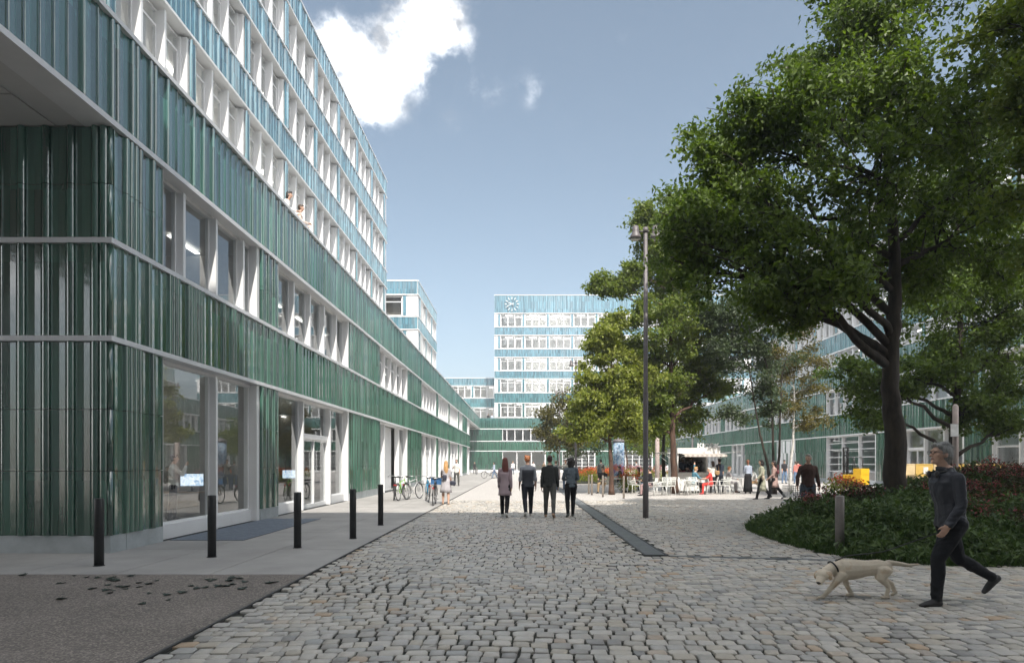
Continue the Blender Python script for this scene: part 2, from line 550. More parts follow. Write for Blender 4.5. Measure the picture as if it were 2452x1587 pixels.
# ---- bed outline (planted mound on the right)
BED = [(5.30, 14.3), (5.14, 13.2), (5.10, 12.0), (5.20, 10.9), (5.42, 10.05), (5.9, 9.55), (6.8, 9.35), (8.2, 9.35), (10.5, 9.6), (14, 10.2), (20, 11.5),
       (20, 20), (16, 21), (13, 20.6), (11, 19.6), (9.6, 18.2), (8.4, 16.9), (7.2, 16.4), (6.2, 15.9), (5.6, 15.1)]
def in_poly(x, y, poly):
    c = False
    n = len(poly)
    for i in range(n):
        x1, y1 = poly[i]; x2, y2 = poly[(i + 1) % n]
        if (y1 > y) != (y2 > y) and x < (x2 - x1) * (y - y1) / (y2 - y1) + x1: c = not c
    return c
def poly_dist(x, y, poly):
    d = 1e9
    n = len(poly)
    for i in range(n):
        x1, y1 = poly[i]; x2, y2 = poly[(i + 1) % n]
        dx, dy = x2 - x1, y2 - y1
        q = max(0, min(1, ((x - x1) * dx + (y - y1) * dy) / (dx * dx + dy * dy)))
        d = min(d, math.hypot(x - x1 - q * dx, y - y1 - q * dy))
    return d

# ---- cobbles
plaza = tag(bpy.data.objects.new('cobbled_plaza', MB().box(-2.95, 26.5, -30, 26.0, -0.08, -0.024).mesh('cobbled_plaza', M_SOIL)), kind='structure')
COL.objects.link(plaza)
rc = random.Random(5)
stones = []
y = 3.7
row = 0
def wav(x, y): return 0.10 * math.sin(x * 0.9 + y * 0.35) + 0.06 * math.sin(x * 2.1 - y * 0.8 + 1.0)
def sway(x, y): return 0.16 * math.sin(y * 1.05 + x * 0.25) + 0.07 * math.sin(y * 2.6 + 0.6)
while y < 26.2:
    hrow = rc.uniform(.125, .160) * (1 + .05 * math.sin(row * .7))
    xl = -2.95
    xr = min(18.5, 0.88 * (y + 1.2) + 0.4)
    xlm = max(-2.95, -0.90 * (y + 1.0))
    x = -2.95 - (0.0 if row % 2 else .07) + rc.uniform(-.03, .0)
    while x < xr:
        wst = rc.choice((.115, .135, .15, .16, .175, .20)) * rc.uniform(.93, 1.07)
        xc = x + wst / 2
        x += wst
        if xc < -2.925 or xc < xlm - .6: continue
        yc = y + hrow / 2 + wav(xc, y)
        xw = xc + sway(xc, y) * min(1.0, max(0.0, (xc + 2.70) / 1.1))
        if xw < -2.925: continue
        if yc > 26.0: continue
        if 2.045 < xw < 2.50 and yc > 10.40: continue
        # slot drain running to the right from the channel
        if xw > 2.0 and abs(yc - (10.45 - (xw - 2.4) * .18)) < .10: continue
        if in_poly(xw, yc, BED): continue
        stones.append((xw, yc, wst, hrow))
    y += hrow
    row += 1
def stone_geo(xc, yc, w, h, r):
    g_ = r.uniform(.004, .011)
    a, b = w / 2 - g_, h / 2 - g_ * .8
    ja = lambda s=.012: r.uniform(-s, s)
    cut = r.uniform(.12, .34)
    cx, cy = a * cut, b * cut * 1.1
    pts = [(-a + cx + ja(), -b + ja(.006)), (a - cx + ja(), -b + ja(.006)), (a + ja(.008), -b + cy + ja()), (a + ja(.008), b - cy + ja()),
           (a - cx + ja(), b + ja(.006)), (-a + cx + ja(), b + ja(.006)), (-a + ja(.008), b - cy + ja()), (-a + ja(.008), -b + cy + ja())]
    ang = r.uniform(-.05, .05) + .09 * math.cos(xc * .9 + yc * .35)
    co, si = math.cos(ang), math.sin(ang)
    pts = [(x_ * co - y_ * si, x_ * si + y_ * co) for x_, y_ in pts]
    zt = r.uniform(-.006, .005)
    tx, ty = r.uniform(-.03, .03), r.uniform(-.03, .03)
    if yc < 10.4: pass
    elif xc < 2.08: pts = [(min(x_, 2.065 - xc), y_) for x_, y_ in pts]
    elif xc < 2.9: pts = [(max(x_, 2.482 - xc), y_) for x_, y_ in pts]
    if xc < -2.5: pts = [(max(x_, -2.945 - xc), y_) for x_, y_ in pts]
    V = [(x_ * .94, y_ * .93, zt + x_ * tx + y_ * ty) for x_, y_ in pts] + [(x_, y_, zt - .007) for x_, y_ in pts] + [(x_ * 1.0, y_ * 1.0, -.035) for x_, y_ in pts]
    return V
STF = [tuple(range(8))] + [(j, 8 + j, 8 + (j + 1) % 8, (j + 1) % 8) for j in range(8)] + [(8 + j, 16 + j, 16 + (j + 1) % 8, 8 + (j + 1) % 8) for j in range(8)]
def screen_size(s):
    x_, y_, w_, h_ = s
    px, py = x_ / y_ * 1490, EYE / y_ * 1490
    if abs(px) > 1230 or py > 490: return 0
    return w_ / y_ * 1490
stones.sort(key=screen_size, reverse=True)
near = stones[:300]
rest_ = stones[300:]
for s in near:
    V = stone_geo(*s, rc)
    m = MB(); m.add(V, STF, False)
    for q in range(1, 9): m.s[q] = True
    m.s[0] = True
    o = m.obj('cobble', M_STONE, plaza, (s[0], s[1], 0))
bulk = MB()
for s in rest_:
    V = stone_geo(*s, rc)
    n = 9 if s[1] > 9 else 17
    bulk.add([(s[0] + a, s[1] + b, c) for a, b, c in (V if n == 17 else V[:16])], STF[:n], True)
tag(bulk.obj('cobbles', M_STONE, plaza), kind='stuff')

# ---- moss tufts and dirt in the joints are the soil sheet; drain channel and slot drain
def grate_material():
    t = NT('drain_grate')
    t.set(t.b, 'Base Color', t.ramp(t.noise(3.0, 3.0, .6, t.pos), [(0.3, (.26, .275, .285)), (0.7, (.36, .375, .385))]))
    t.b.inputs['Metallic'].default_value = 0.6; t.b.inputs['Roughness'].default_value = 0.5
    return t.m
M_GRATE = grate_material()
dr = thing('drain_channel', 'long galvanised grating channel set in the cobbles beside the walkers', 'drain', (2.275, 10.6, 0))
fr = MB(); L_ = 44.0
fr.box(-.20, -.165, -.06, L_, -.05, .002); fr.box(.165, .20, -.06, L_, -.05, .002); fr.box(-.20, .20, -.10, -.06, -.05, .002)
fr.obj('channel_frame', mat('channel_rim', (.10, .10, .105), .5, metal=.5), dr)
bt = MB(); bt.box(-.165, .165, -.06, L_, -.06, -.03); bt.obj('channel_bed', M_DARKJ, dr)
yy_ = 0.0
first = True
gme = None
for i in range(30):
    if gme is None:
        m = MB()
        for q in range(20): m.box(-.160, .160, q * .05 + .004, q * .05 + .032, -.022, -.003)
        m.box(-.012, .012, 0, 1.0, -.030, -.0235)
        gme = m.mesh('grate', M_GRATE)
    link('grate', gme, dr, (0, i * 1.0 - .05, 0))
m = MB(); m.box(-.160, .160, 30.0, L_, -.022, -.004); tag(m.obj('far_grate', M_GRATE, dr), kind='stuff')
sd = thing('slot_drain', 'narrow steel slot drain running from the grating towards the planted mound', 'drain', (2.5, 10.43, 0))
m = MB(); Ls = 6.2; an = -math.atan(.18)
m.box(0, Ls, -.055, -.022, -.05, -.001, an, (0, 0)); m.box(0, Ls, .022, .055, -.05, -.001, an, (0, 0))
m.obj('drain_rim', M_GRATE, sd)
m = MB(); m.box(0, Ls, -.021, .021, -.055, -.028, an, (0, 0)); m.obj('drain_slot', M_DARKJ, sd)

# ================================================================== BUILDINGS
PROF_N = [(.07 - .068 * math.cos(math.pi * i / 6), -.012 - .074 * math.sin(math.pi * i / 6)) for i in range(7)]
PROF_W = [(.002, -.006), (.006, -.034), (.020, -.038), (.036, -.020), (.14, -.010), (.244, -.020), (.260, -.038), (.274, -.034), (.278, -.006)]
TW = {'N': .14, 'W': .28}
def tile_add(mb, kind, x, z0, z1, sx=1.0, caps=True):
    P = PROF_N if kind == 'N' else PROF_W
    k = len(P)
    vs = [(x + a * sx, b, z0) for a, b in P] + [(x + a * sx, b, z1) for a, b in P]
    fs = [(i, i + 1, k + i + 1, k + i) for i in range(k - 1)]
    mb.add(vs, fs, kind == 'N')
    if caps:
        b = len(mb.v)
        w_ = TW[kind] * sx
        mb.add([(x + a * sx, b_, z0) for a, b_ in P] + [(x + w_, .03, z0), (x, .03, z0)], [tuple(range(k + 1, -1, -1))], False)
        mb.add([(x + a * sx, b_, z1) for a, b_ in P] + [(x + w_, .03, z1), (x, .03, z1)], [tuple(range(k + 2))], False)
def tile_run(x0, x1, r):
    seq, x, last = [], x0, 'N'
    while x < x1 - .08:
        kd = r.choice('WNWNNW') if last == 'W' else r.choice('WWN')
        if x + TW[kd] > x1 + .1: kd = 'N'
        seq.append([kd, x]); x += TW[kd]; last = kd
    if not seq: return []
    sc = (x1 - x0) / (x - x0)
    return [(kd, x0 + (a - x0) * sc, sc) for kd, a in seq]

class Facade:
    """local x runs along the wall, local y points into the building, z is up"""
    def __init__(self, parent, loc, rotz):
        self.p, self.rot = parent, rotz
        self.loc = tuple(a - b for a, b in zip(loc, parent.location))
        self.tiles = MB()
        self.single = []
    def obj(self, mb, name, mats, parent=None):
        return mb.obj(name, mats, parent or self.p, self.loc, self.rot)
    def put(self, name, me, x, z, parent=None):
        c, s = math.cos(self.rot), math.sin(self.rot)
        return link(name, me, parent or self.p, (self.loc[0] + x * c, self.loc[1] + x * s, self.loc[2] + z), self.rot)
    def band(self, x0, x1, z0, z1, r, single=None):
        for kd, x, sc in tile_run(x0, x1, r):
            if single and single(x):
                self.single.append((kd, x, sc, z0, z1))
            else:
                tile_add(self.tiles, kd, x, z0, z1, sc, False)
    def finish(self):
        if self.tiles.v:
            tag(self.obj(self.tiles, 'tile_cladding', M_TILE), kind='stuff')
        cache = {}
        for kd, x, sc, z0, z1 in self.single:
            key = (kd, round(z1 - z0, 3), round(sc, 3))
            if key not in cache:
                m = MB(); tile_add(m, kd, 0, 0, z1 - z0, sc); cache[key] = m.mesh('tile', M_TILE)
            self.put('tile', cache[key], x, z0)

def glazing(F, x0, x1, z0, z1, mull, transom=None, door=None, kick=.28, rec=.25, panel=None, glass=None, single_pane=False):
    """one framed window: deep jambs, mullions, kick panel and panes set back in the wall"""
    m = MB()
    t = .055
    zb = z0 + kick
    m.box(x0, x0 + t, .0, rec + .10, z0, z1); m.box(x1 - t - .11, x1, .0, rec + .10, z0, z1)
    xa, xb = x0 + t, x1 - t - .11
    m.box(xa, xb, rec - .06, rec + .06, z1 - .075, z1)
    edges = [xa] + list(mull) + [xb]
    for q in mull: m.box(q - .045, q + .045, .06, rec + .07, z0, z1 - .076)
    segs = []
    for i in range(len(edges) - 1):
        a = edges[i] + (.045 if i > 0 else 0); b = edges[i + 1] - (.045 if i < len(edges) - 2 else 0)
        segs.append((a, b))
    panes = []
    for i, (a, b) in enumerate(segs):
        if door == i:
            zt = 2.38
            m.box(a, b, rec - .09, rec + .06, zt, zt + .16)
            m.box(a, b, rec - .04, rec + .04, z0, z0 + .14)
            mid = (a + b) / 2
            m.box(mid - .035, mid + .035, rec - .05, rec + .05, z0 + .14, zt)
            m.box(a, a + .06, rec - .05, rec + .05, z0 + .14, zt); m.box(b - .06, b, rec - .05, rec + .05, z0 + .14, zt)
            m.box(a + .06, mid - .035, rec - .04, rec + .04, zt - .07, zt); m.box(mid + .035, b - .06, rec - .04, rec + .04, zt - .07, zt)
            panes += [(a + .06, mid - .035, z0 + .14, zt - .07), (mid + .035, b - .06, z0 + .14, zt - .07), (a, b, zt + .16, z1 - .075)]
            continue
        if panel is not None and i in panel:
            m.box(a, b, rec + .26, rec + .32, z0, z1 - .08)
            continue
        if kick: m.box(a, b, rec - .10, rec + .05, z0, zb)
        m.box(a, a + .03, rec - .03, rec + .04, zb, z1 - .075); m.box(b - .03, b, rec - .03, rec + .04, zb, z1 - .075)
        m.box(a + .03, b - .03, rec - .035, rec + .04, zb, zb + .04)
        if transom:
            zs = [zb + .04] + [zz for zz in transom] + [z1 - .075]
            for zz in transom: m.box(a + .03, b - .03, rec - .04, rec + .045, zz - .03, zz + .03)
            for j in range(len(zs) - 1):
                panes.append((a + .03, b - .03, zs[j] + (.03 if j else 0), zs[j + 1] - (.03 if j < len(zs) - 2 else 0)))
        else:
            panes.append((a + .03, b - .03, zb + .04, z1 - .075))
    w_ = F.obj(m, 'window', M_WHITE)
    gl = glass or M_GLASS
    if single_pane:
        pm = MB()
        for a, b, c, d in panes: pm.box(a, b, rec + .0, rec + .012, c, d)
        pm.obj('pane', gl, w_)
    else:
        for a, b, c, d in panes:
            MB().box(a, b, rec + .0, rec + .012, c, d).obj('pane', gl, w_)
    return w_

def tower(F, x0, x1, rows, zbot, ztop, first_strip, r, bay=4.11, depth=3.6, single_bays=99, single=None, end_pier=(True, True), strip=.41, blinds=(), glass=None, lights=True, end_walls=True):
    """stacked window strips between tiled spandrels; rows = [(sill, head)] from the bottom up"""
    glass = glass or M_GLASS_UP
    zs = [zbot]
    for a, b in rows: zs += [a, b]
    zs.append(ztop)
    wall, ledge, slab = MB(), MB(), MB()
    for i in range(0, len(zs), 2):
        a, b = zs[i], zs[i + 1]
        if b - a < .02: continue
        wall.box(x0, x1, .03, .45, a + .012, b - .012)
        slab.box(x0 + .02, x1 - .02, .451, depth, a + .05, b - (.05 if i < len(zs) - 2 else .3))
        F.band(x0 + .01, x1 - .01, a + .09, b - .09, r, single)
        if i > 0: ledge.box(x0 - .05, x1 + .05, -.085, .46, a - .0, a + .085)
        ledge.box(x0 - .05, x1 + .05, -.085, .46, b - .085, b + .002)
    F.obj(wall, 'wall', M_WALL); F.obj(ledge, 'ledge', M_WHITE); F.obj(slab, 'floor_slab', M_SLAB)
    iw = MB()
    iw.box(x0 + .02, x1 - .02, depth, depth + .2, zbot, ztop - .3)
    if end_walls: iw.box(x0 + .0, x0 + .2, .46, depth, zbot, ztop - .3)
    iw.box(x1 - .2, x1 - .0, .46, depth, zbot, ztop - .3)
    nb = int((x1 - first_strip - .3) / bay)
    for k in range(1, nb, 2): iw.box(first_strip + k * bay + .15, first_strip + k * bay + .27, .5, depth, zbot, ztop - .3)
    F.obj(iw, 'inner_wall', M_WALL)
    lt = MB()
    for zs_, zh_ in rows:
        q = first_strip + 1.2
        while q < x1 - 1.4:
            lt.box(q, q + 1.3, 1.5, 1.62, zh_ - .01, zh_ + .03); lt.box(q + 1.9, q + 3.2, 2.4, 2.52, zh_ - .01, zh_ + .03); q += bay
    if lights: F.obj(lt, 'ceiling_light', M_OFFICE)
    cache = {}
    for ri, (zs_, zh_) in enumerate(rows):
        h = round(zh_ - zs_ - .17, 3)
        zz = zs_ + .085
        W = bay - strip
        if h not in cache:
            pm = MB(); pm.mi = 0
            pm.box(-.07, strip + .07, .03, .48, 0, h)
            pm.mi = 1
            for kd, x, sc in tile_run(.02, strip - .02, r): tile_add(pm, kd, x, 0, h, sc, False)
            fm = MB()
            m1, m2 = W / 3 + .02, 2 * W / 3 - .02
            zt = h * .76
            for a, b in ((.07, .12), (W - .12, W - .07)): fm.box(a, b, .22, .42, 0, h)
            for q in (m1, m2): fm.box(q - .05, q + .05, .05, .42, 0, h)
            cells = [(.12, m1 - .05), (m1 + .05, m2 - .05), (m2 + .05, W - .12)]
            pl = []
            for a, b in cells:
                fm.box(a, b, .30, .40, 0, .07); fm.box(a, b, .30, .40, h - .06, h); fm.box(a, b, .31, .39, zt - .035, zt + .035)
                fm.box(a, a + .035, .31, .39, .07, zt - .035); fm.box(b - .035, b, .31, .39, .07, zt - .035)
                pl.append(MB().box(a + .035, b - .035, .34, .352, .07, zt - .035).mesh('pane', glass))
                pl.append(MB().box(a, b, .34, .352, zt + .035, h - .06).mesh('pane', glass))
            al = MB()
            for a, b in cells: al.box(a + .035, b - .035, .34, .352, .07, zt - .035); al.box(a, b, .34, .352, zt + .035, h - .06)
            bl = MB()
            for q in range(int(h * .6 / .16)): bl.box(.5, m2 - .2, .9, 1.0, h - .25 - q * .16, h - .16 - q * .16)
            cache[h] = (pm.mesh('pier', [M_WHITE, M_TILE]), fm.mesh('window', M_WHITE), pl, al.mesh('pane', glass), bl.mesh('blind', M_SLAB))
        pier, fme, pl, al, bl = cache[h]
        k = 0
        x = first_strip
        while x < x1 - .25:
            if x > x0 + .05: F.put('pier', pier, x, zz)
            xe = x + strip + W
            if xe <= x1 + .35:
                wo = F.put('window', fme, x + strip, zz)
                if k < single_bays:
                    for pme in pl: link('pane', pme, wo)
                else: link('pane', al, wo)
                if (ri, k) in blinds: link('blind', bl, wo)
            x += bay; k += 1
        if end_pier[0] and first_strip - x0 > .12: F.obj(MB().box(x0 + .01, first_strip - .075, .02, .47, zz, zz + h), 'pier', M_WHITE)
        xl = first_strip + (k - 1) * bay + strip
        lastw = xl + W
        st = lastw if lastw <= x1 + .35 else xl
        if end_pier[1] and x1 - st > .1: F.obj(MB().box(st + (.02 if st == lastw else .075), x1 - .01, .02, .47, zz, zz + h), 'pier', M_WHITE)

def lamps_tubes(F, pts, parent=None):
    m = MB()
    for x, y_, z, l in pts: m.box(x - l / 2, x + l / 2, y_ - .03, y_ + .03, z - .03, z)
    return F.obj(m, 'ceiling_light', M_TUBE)

Z = dict(plinth=.30, l1a=3.64, l1b=3.73, l2a=5.32, l2b=5.41, l3a=7.34, l3b=7.44, l4a=9.19, l4b=9.28)
rt = random.Random(77)

# ------------------------------------------------------------------ left building
left = thing('office_building', 'long office building with green to blue glazed tiles and white window strips along the pavement', 'building', (-7.09, 48, 0))
A = 7.09
FL = Facade(left, (-A, 0, 0), R(90))      # x = world Y
FE = Facade(left, (0, 10.73, 0), 0.0)     # x = world X, faces the camera
Y0, Y1 = 10.73, 85.0
near_tile = lambda x: x < 24.5
# plinth, ledges
m = MB(); m.box(Y0 + .405, 12.27, -.03, .4, -.05, .30); FL.obj(m, 'plinth', M_CONC)
m = MB(); m.box(-16, -A + .028, -.03, .4, -.05, .30); FE.obj(m, 'plinth', M_CONC)
lg = MB()
lg.box(Y0 + .02, Y1 + .1, -.085, .42, Z['l1a'], Z['l1b']); lg.box(Y0 + .02, Y1 + .1, -.085, .42, Z['l2a'], Z['l2b'])
lg.box(-6.0, 104.8, -.10, .42, Z['l3a'], Z['l3b']); lg.box(-6.0, 104.8, -.10, .40, Z['l4a'], Z['l4b'])
FL.obj(lg, 'ledge', M_LEDGE)
lg = MB()
for a, b in (('l1a', 'l1b'), ('l2a', 'l2b')): lg.box(-16, -A + .085, -.085, .018, Z[a], Z[b])
FE.obj(lg, 'ledge', M_LEDGE)
# walls behind the tiles + floor slabs
wm = MB()
wm.box(Y0 + .04, Y1, .03, .40, Z['l1b'], Z['l2a']); wm.box(-6.0, 104.7, .03, .40, Z['l3b'], Z['l4a'])
FL.obj(wm, 'wall', M_WALL)
sl = MB()
sl.box(Y0 + .3, Y1, .42, 8.0, 3.70, 4.4); sl.box(-6.0, 104.7, .42, 8.0, 7.46, 8.2); sl.box(Y0 + .3, Y1, .42, 8.0, -.05, .03); sl.box(Y0 + .3, Y1, .42, 8, 4.41, 5.30)
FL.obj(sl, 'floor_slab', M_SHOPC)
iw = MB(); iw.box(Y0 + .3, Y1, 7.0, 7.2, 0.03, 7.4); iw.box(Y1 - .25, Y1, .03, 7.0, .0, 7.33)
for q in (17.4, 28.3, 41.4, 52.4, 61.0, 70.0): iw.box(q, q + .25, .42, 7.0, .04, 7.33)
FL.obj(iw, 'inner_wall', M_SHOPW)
wm = MB(); wm.box(-16, -A - .40, .03, .30, .30, 7.33); FE.obj(wm, 'wall', M_WALL)
m = MB(); m.box(-A - .41, -A - .035, .035, .32, .30, 7.33); FE.obj(m, 'wall', M_CONC)

T_SEG = [(10.78, 12.26), (16.86, 18.09), (25.62, 31.08), (38.82, 44.08), (51.92, 52.88), (60.62, 61.38), (69.72, 70.18), (74.92, 80.58)]
W_SEG = [(12.27, 16.85), (18.10, 25.61), (31.09, 38.81), (44.09, 51.91), (52.89, 60.61), (61.39, 69.71), (70.19, 74.91), (80.59, 84.9)]
G_ROWS = [(.305, 1.405), (1.415, 2.465), (2.475, 3.63)]
F_ROWS = [(5.42, 6.335), (6.345, 7.33)]
ZJ = MB()
for a, b in T_SEG:
    ZJ.box(a, b, .03, .40, .30, 3.63); ZJ.box(a, b, .03, .40, 5.42, 7.33)
    if a > 12: FL.obj(MB().box(a, b, -.03, .35, -.05, .30), 'plinth', M_CONC)
    for row in (G_ROWS, F_ROWS):
        seq = tile_run(a, b, random.Random(int(a * 10)))
        for z0, z1 in row:
            for kd, x, sc in seq:
                if near_tile(x): FL.single.append((kd, x, sc, z0, z1))
                else: tile_add(FL.tiles, kd, x, z0, z1, sc, False)
FL.obj(ZJ, 'wall', M_DARKJ)
FL.band(Y0 + .02, Y1, Z['l1b'], Z['l2a'], rt, near_tile)
FL.band(-6.0, 104.7, Z['l3b'], Z['l4a'], rt, lambda x: 7.6 < x < 24.5)
for row in (G_ROWS, [(3.73, 5.32)], F_ROWS):
    seq = tile_run(-10.5, -A - .02, random.Random(3))
    for z0, z1 in row:
        for kd, x, sc in seq:
            if x > -9.3: FE.single.append((kd, x, sc, z0, z1))
            else: tile_add(FE.tiles, kd, x, z0, z1, sc, False)
FE.band(-16, -10.51, .305, 7.33, rt)
# corner bead
cb = MB()
for z0, z1 in G_ROWS + [(3.73, 5.32)] + F_ROWS: cb.tube([(-A - .0, .0, z0), (-A - .0, .0, z1)], .045, 10)
FE.obj(cb, 'corner_tile', M_TILE)
# ground and first floor windows
gm = {0: ([14.62], None), 1: ([20.45, 23.35], 1), 2: ([32.6, 36.4], None), 3: ([46.6, 49.2], 1), 4: ([55.5, 58.0], None), 5: ([64.1, 66.9], 1), 6: ([72.5], None), 7: ([82.5], None)}
for i, (a, b) in enumerate(W_SEG):
    mu, dr_ = gm[i]
    glazing(FL, a, b, 0.0, 3.64, mu, door=dr_, kick=.30, panel=([1] if i == 2 else None), single_pane=i > 4)
    n = max(2, round((b - a) / 1.5))
    fm = [13.22, 14.62, 16.05] if i == 0 else [a + (b - a) * q / n for q in range(1, n)]
    glazing(FL, a, b, 5.41, 7.34, fm, kick=.0, transom=([6.75] if i > 1 else None), single_pane=i > 4)
ot = MB()
for q in range(24):
    for yq, zq in ((3.6, 3.62), (1.9, 7.38), (3.6, 7.38)): ot.box(13 + q * 3, 14.4 + q * 3, yq, yq + .12, zq, zq + .03)
FL.obj(ot, 'ceiling_light', emit_mat('shop_light', (1.0, .96, .90), 1.3))
# soffit under the overhang: panels with open joints
sf = MB()
for x0, x1, y0, y1 in ((-A - .9, -A - .02, -6.0, 10.70), (-11.2, -A - .93, 9.80, 10.70), (-14, -11.23, 9.8, 10.70), (-14, -A - .93, 6.35, 9.77), (-14, -A - .93, 3.0, 6.32), (-14, -A - .93, -1, 2.97)):
    MB().box(x0, x1, y0, y1, 7.345, 7.38).obj('soffit_panel', M_SOFFIT, left, (7.09, -48, 0))
MB().box(-16, -A - .41, -6.0, 10.75, 7.385, 7.455).obj('soffit_board', M_SOFFIT, left, (7.09, -48, 0))
# upper block, set back behind the roof terrace
FU = Facade(left, (-10.9, 0, 0), R(90))
rows_all = [(9.22, 11.6), (13.30, 15.54), (17.0, 19.25), (20.7, 22.9)]
tower(FU, -6.0, 50.3, rows_all[1:], 8.2, 24.3, 12.19, rt, single_bays=20)
lamps_tubes(FU, [(23.2, 2.0, 15.4, 1.6), (26.8, 2.0, 15.4, 1.6), (27, 3.4, 15.4, 1.6), (31, 2.4, 15.4, 1.6)])
m = MB(); m.box(-6.0, 50.3, .2, 9.0, 24.0, 24.2); FU.obj(m, 'roof', M_CONC)
FUE = Facade(left, (0, 50.3, 0), R(180))
m = MB(); m.box(10.95, 17, .0, .3, 8.2, 24.2); FUE.obj(m, 'wall', M_WALL)
lamps_tubes(FL, [(13.4, 2.2, 2.62, 1.3), (15.3, 2.2, 2.55, 1.3), (14.2, 3.4, 2.85, 1.3), (16.2, 3.4, 2.6, 1.3), (22, 2.5, 2.9, 1.5), (47, 2, 3.2, 1.5), (49.5, 2, 3.2, 1.5)])
# second, lower block further along the terrace
FT = Facade(left, (-10.95, 0, 0), R(90))
tower(FT, 66.0, 80.3, [(9.22, 11.6), (13.4, 15.65), (17.1, 19.34)], 8.2, 20.9, 66.9, rt, bay=4.4, single_bays=9, end_walls=False)
FT2 = Facade(left, (0, 66.0, 0), 0.0)
tower(FT2, -18.0, -11.0, [(9.22, 11.6), (13.4, 15.65), (17.1, 19.34)], 8.2, 20.9, -12.55, rt, bay=3.9, single_bays=9, end_pier=(False, True), lights=False)
F3 = FT2
MB().box(-17.9, -12.2, 1.0, 1.05, 9.4, 19.3).obj('dark_backdrop', mat('dim_room', (.10, .09, .075), .9), left, (7.09, 18, 0))  # dark board put in to make the room behind the panes look unlit
m_ = MB(); W_ = 3.2
for zz in (13.49, 17.19):
    fmx = MB()
    for a, b in ((-16.4, -16.3), (-14.55, -14.45), (-12.75, -12.65)): fmx.box(a, b, .2, .42, zz, zz + 2.08)
    fmx.box(-16.4, -12.65, .25, .4, zz + 1.45, zz + 1.53); fmx.box(-16.4, -12.65, .25, .4, zz, zz + .08); fmx.box(-16.4, -12.65, .25, .4, zz + 2.0, zz + 2.08)
    wo = F3.obj(fmx, 'window', M_WHITE)
    MB().box(-16.3, -12.75, .34, .35, zz + .08, zz + 2.0).obj('pane', M_GLASS_UP, wo)
m = MB(); m.box(-18, -11.2, 66.3, 80, 20.5, 20.7); m.obj('roof', M_CONC, left, (7.09, -48, 0))
for F_ in (FL, FE, FU, FT, FT2): F_.finish()
# unseen block added behind the viewpoint; its shadow lies over the foreground
blocker = MB(); blocker.box(-20, 27, -12, -3.02, 0, 25.9); blocker.box(13.5, 27, -11.9, -3.0, 25.91, 34.0)  # raised right part added to darken the big tree on the mound
blocker.obj('rear_shadow_block', mat('shadow_block_grey', (.55, .56, .55), .7), left, (7.09, -48, 0))

# ------------------------------------------------------------------ back building with the clock
back = thing('clock_tower_building', 'tall pale teal tiled building with a clock closing the far end of the plaza', 'building', (8, 104.9, 0))
FB = Facade(back, (0, 104.9, 0), 0.0)
rb = random.Random(9)
bl = MB()
for a, b in ((3.50, 3.62), (5.16, 5.28), (7.22, 7.34)): bl.box(-16, 40, -.085, .42, a, b)
FB.obj(bl, 'ledge', M_WHITE)
wm = MB()
wm.box(-16, 40, .03, .42, 3.62, 5.16); wm.box(-16, 40, .03, .42, 7.34, 9.12)
FB.obj(wm, 'wall', M_WALL)
sl = MB(); sl.box(-16, 40, .43, 7, 3.55, 5.2); sl.box(-16, 40, .43, 7, 7.25, 9.1); sl.box(-16, 40, .43, 7, -.05, .05); sl.box(-16, 40, 7, 7.2, 0, 9)
FB.obj(sl, 'floor_slab', M_SLAB)
FB.band(-16, 40, 3.62, 5.16, rb); FB.band(-16, 40, 7.34, 9.12, rb)
gs = [(-3.17, 4.15), (6.9, 12.5), (16.5, 22.2), (25, 38)]
fs_ = [(-3.17, 4.15), (8.0, 13.5), (16.5, 22.2), (26, 38)]
def fill(F, wins, x0, x1, rows, plinth):
    x = x0
    for a, b in wins + [(x1, x1)]:
        if a - x > .15:
            F.obj(MB().box(x, a, .03, .42, rows[0][0], rows[-1][1]), 'wall', M_DARKJ)
            for z0, z1 in rows: F.band(x, a, z0, z1, rb)
            if plinth: F.obj(MB().box(x, a, -.03, .35, -.05, rows[0][0] - .004), 'plinth', M_WHITE)
        x = b
fill(FB, gs, -16, 40, [(.42, 1.45), (1.46, 2.5), (2.51, 3.5)], True)
fill(FB, fs_, -16, 40, [(5.29, 6.2), (6.21, 7.21)], False)
for i, (a, b) in enumerate(gs):
    n = 3 if i == 0 else 5
    glazing(FB, a, b, 0, 3.50, [a + (b - a) * q / n for q in range(1, n)], kick=.25, transom=(None if i == 0 else [1.0, 1.6, 2.2, 2.8]), single_pane=i > 0, glass=M_GLASS_UP)
for i, (a, b) in enumerate(fs_):
    n = max(2, round((b - a) / 1.35)); glazing(FB, a, b, 5.28, 7.22, [a + .75 + 1.35 * q for q in range(n - 1)], kick=.0, single_pane=i > 0, glass=M_GLASS_UP)
tower(FB, -4.5, 40.0, [(9.22, 11.6), (13.4, 15.7), (17.1, 19.3), (20.77, 23.0), (24.47, 26.7)], 9.13, 29.85, -3.93, rb, single_bays=6,
      blinds={(0, 0), (1, 0), (3, 0), (4, 0)}, )
lamps = [(x, 2.2, z, .9) for z in (11.3, 15.3, 19.0, 26.3) for x in (1.2, 2.6, 4.0, 5.6, 7.2)]
lamps_tubes(FB, lamps)
m = MB(); m.box(-4.3, 40, .3, 7, 29.3, 29.5); FB.obj(m, 'roof', M_CONC)
m = MB(); m.box(-4.5, -4.25, .47, 7, 9.2, 29.8); FB.obj(m, 'wall', M_WHITE)
FB.finish()
# recessed link block on the left of the tower
FK = Facade(back, (0, 113.7, 0), 0.0)
tower(FK, -20, -4.6, [(9.22, 11.6), (13.4, 15.6)], 7.3, 17.1, -9.1 - 4.11 * 2, rb, single_bays=9, end_pier=(False, False))
FK.finish()
m = MB(); m.box(-20, -4.6, .43, 9.0, 8.1, 8.2); FB.obj(m, 'terrace_floor', M_CONC)
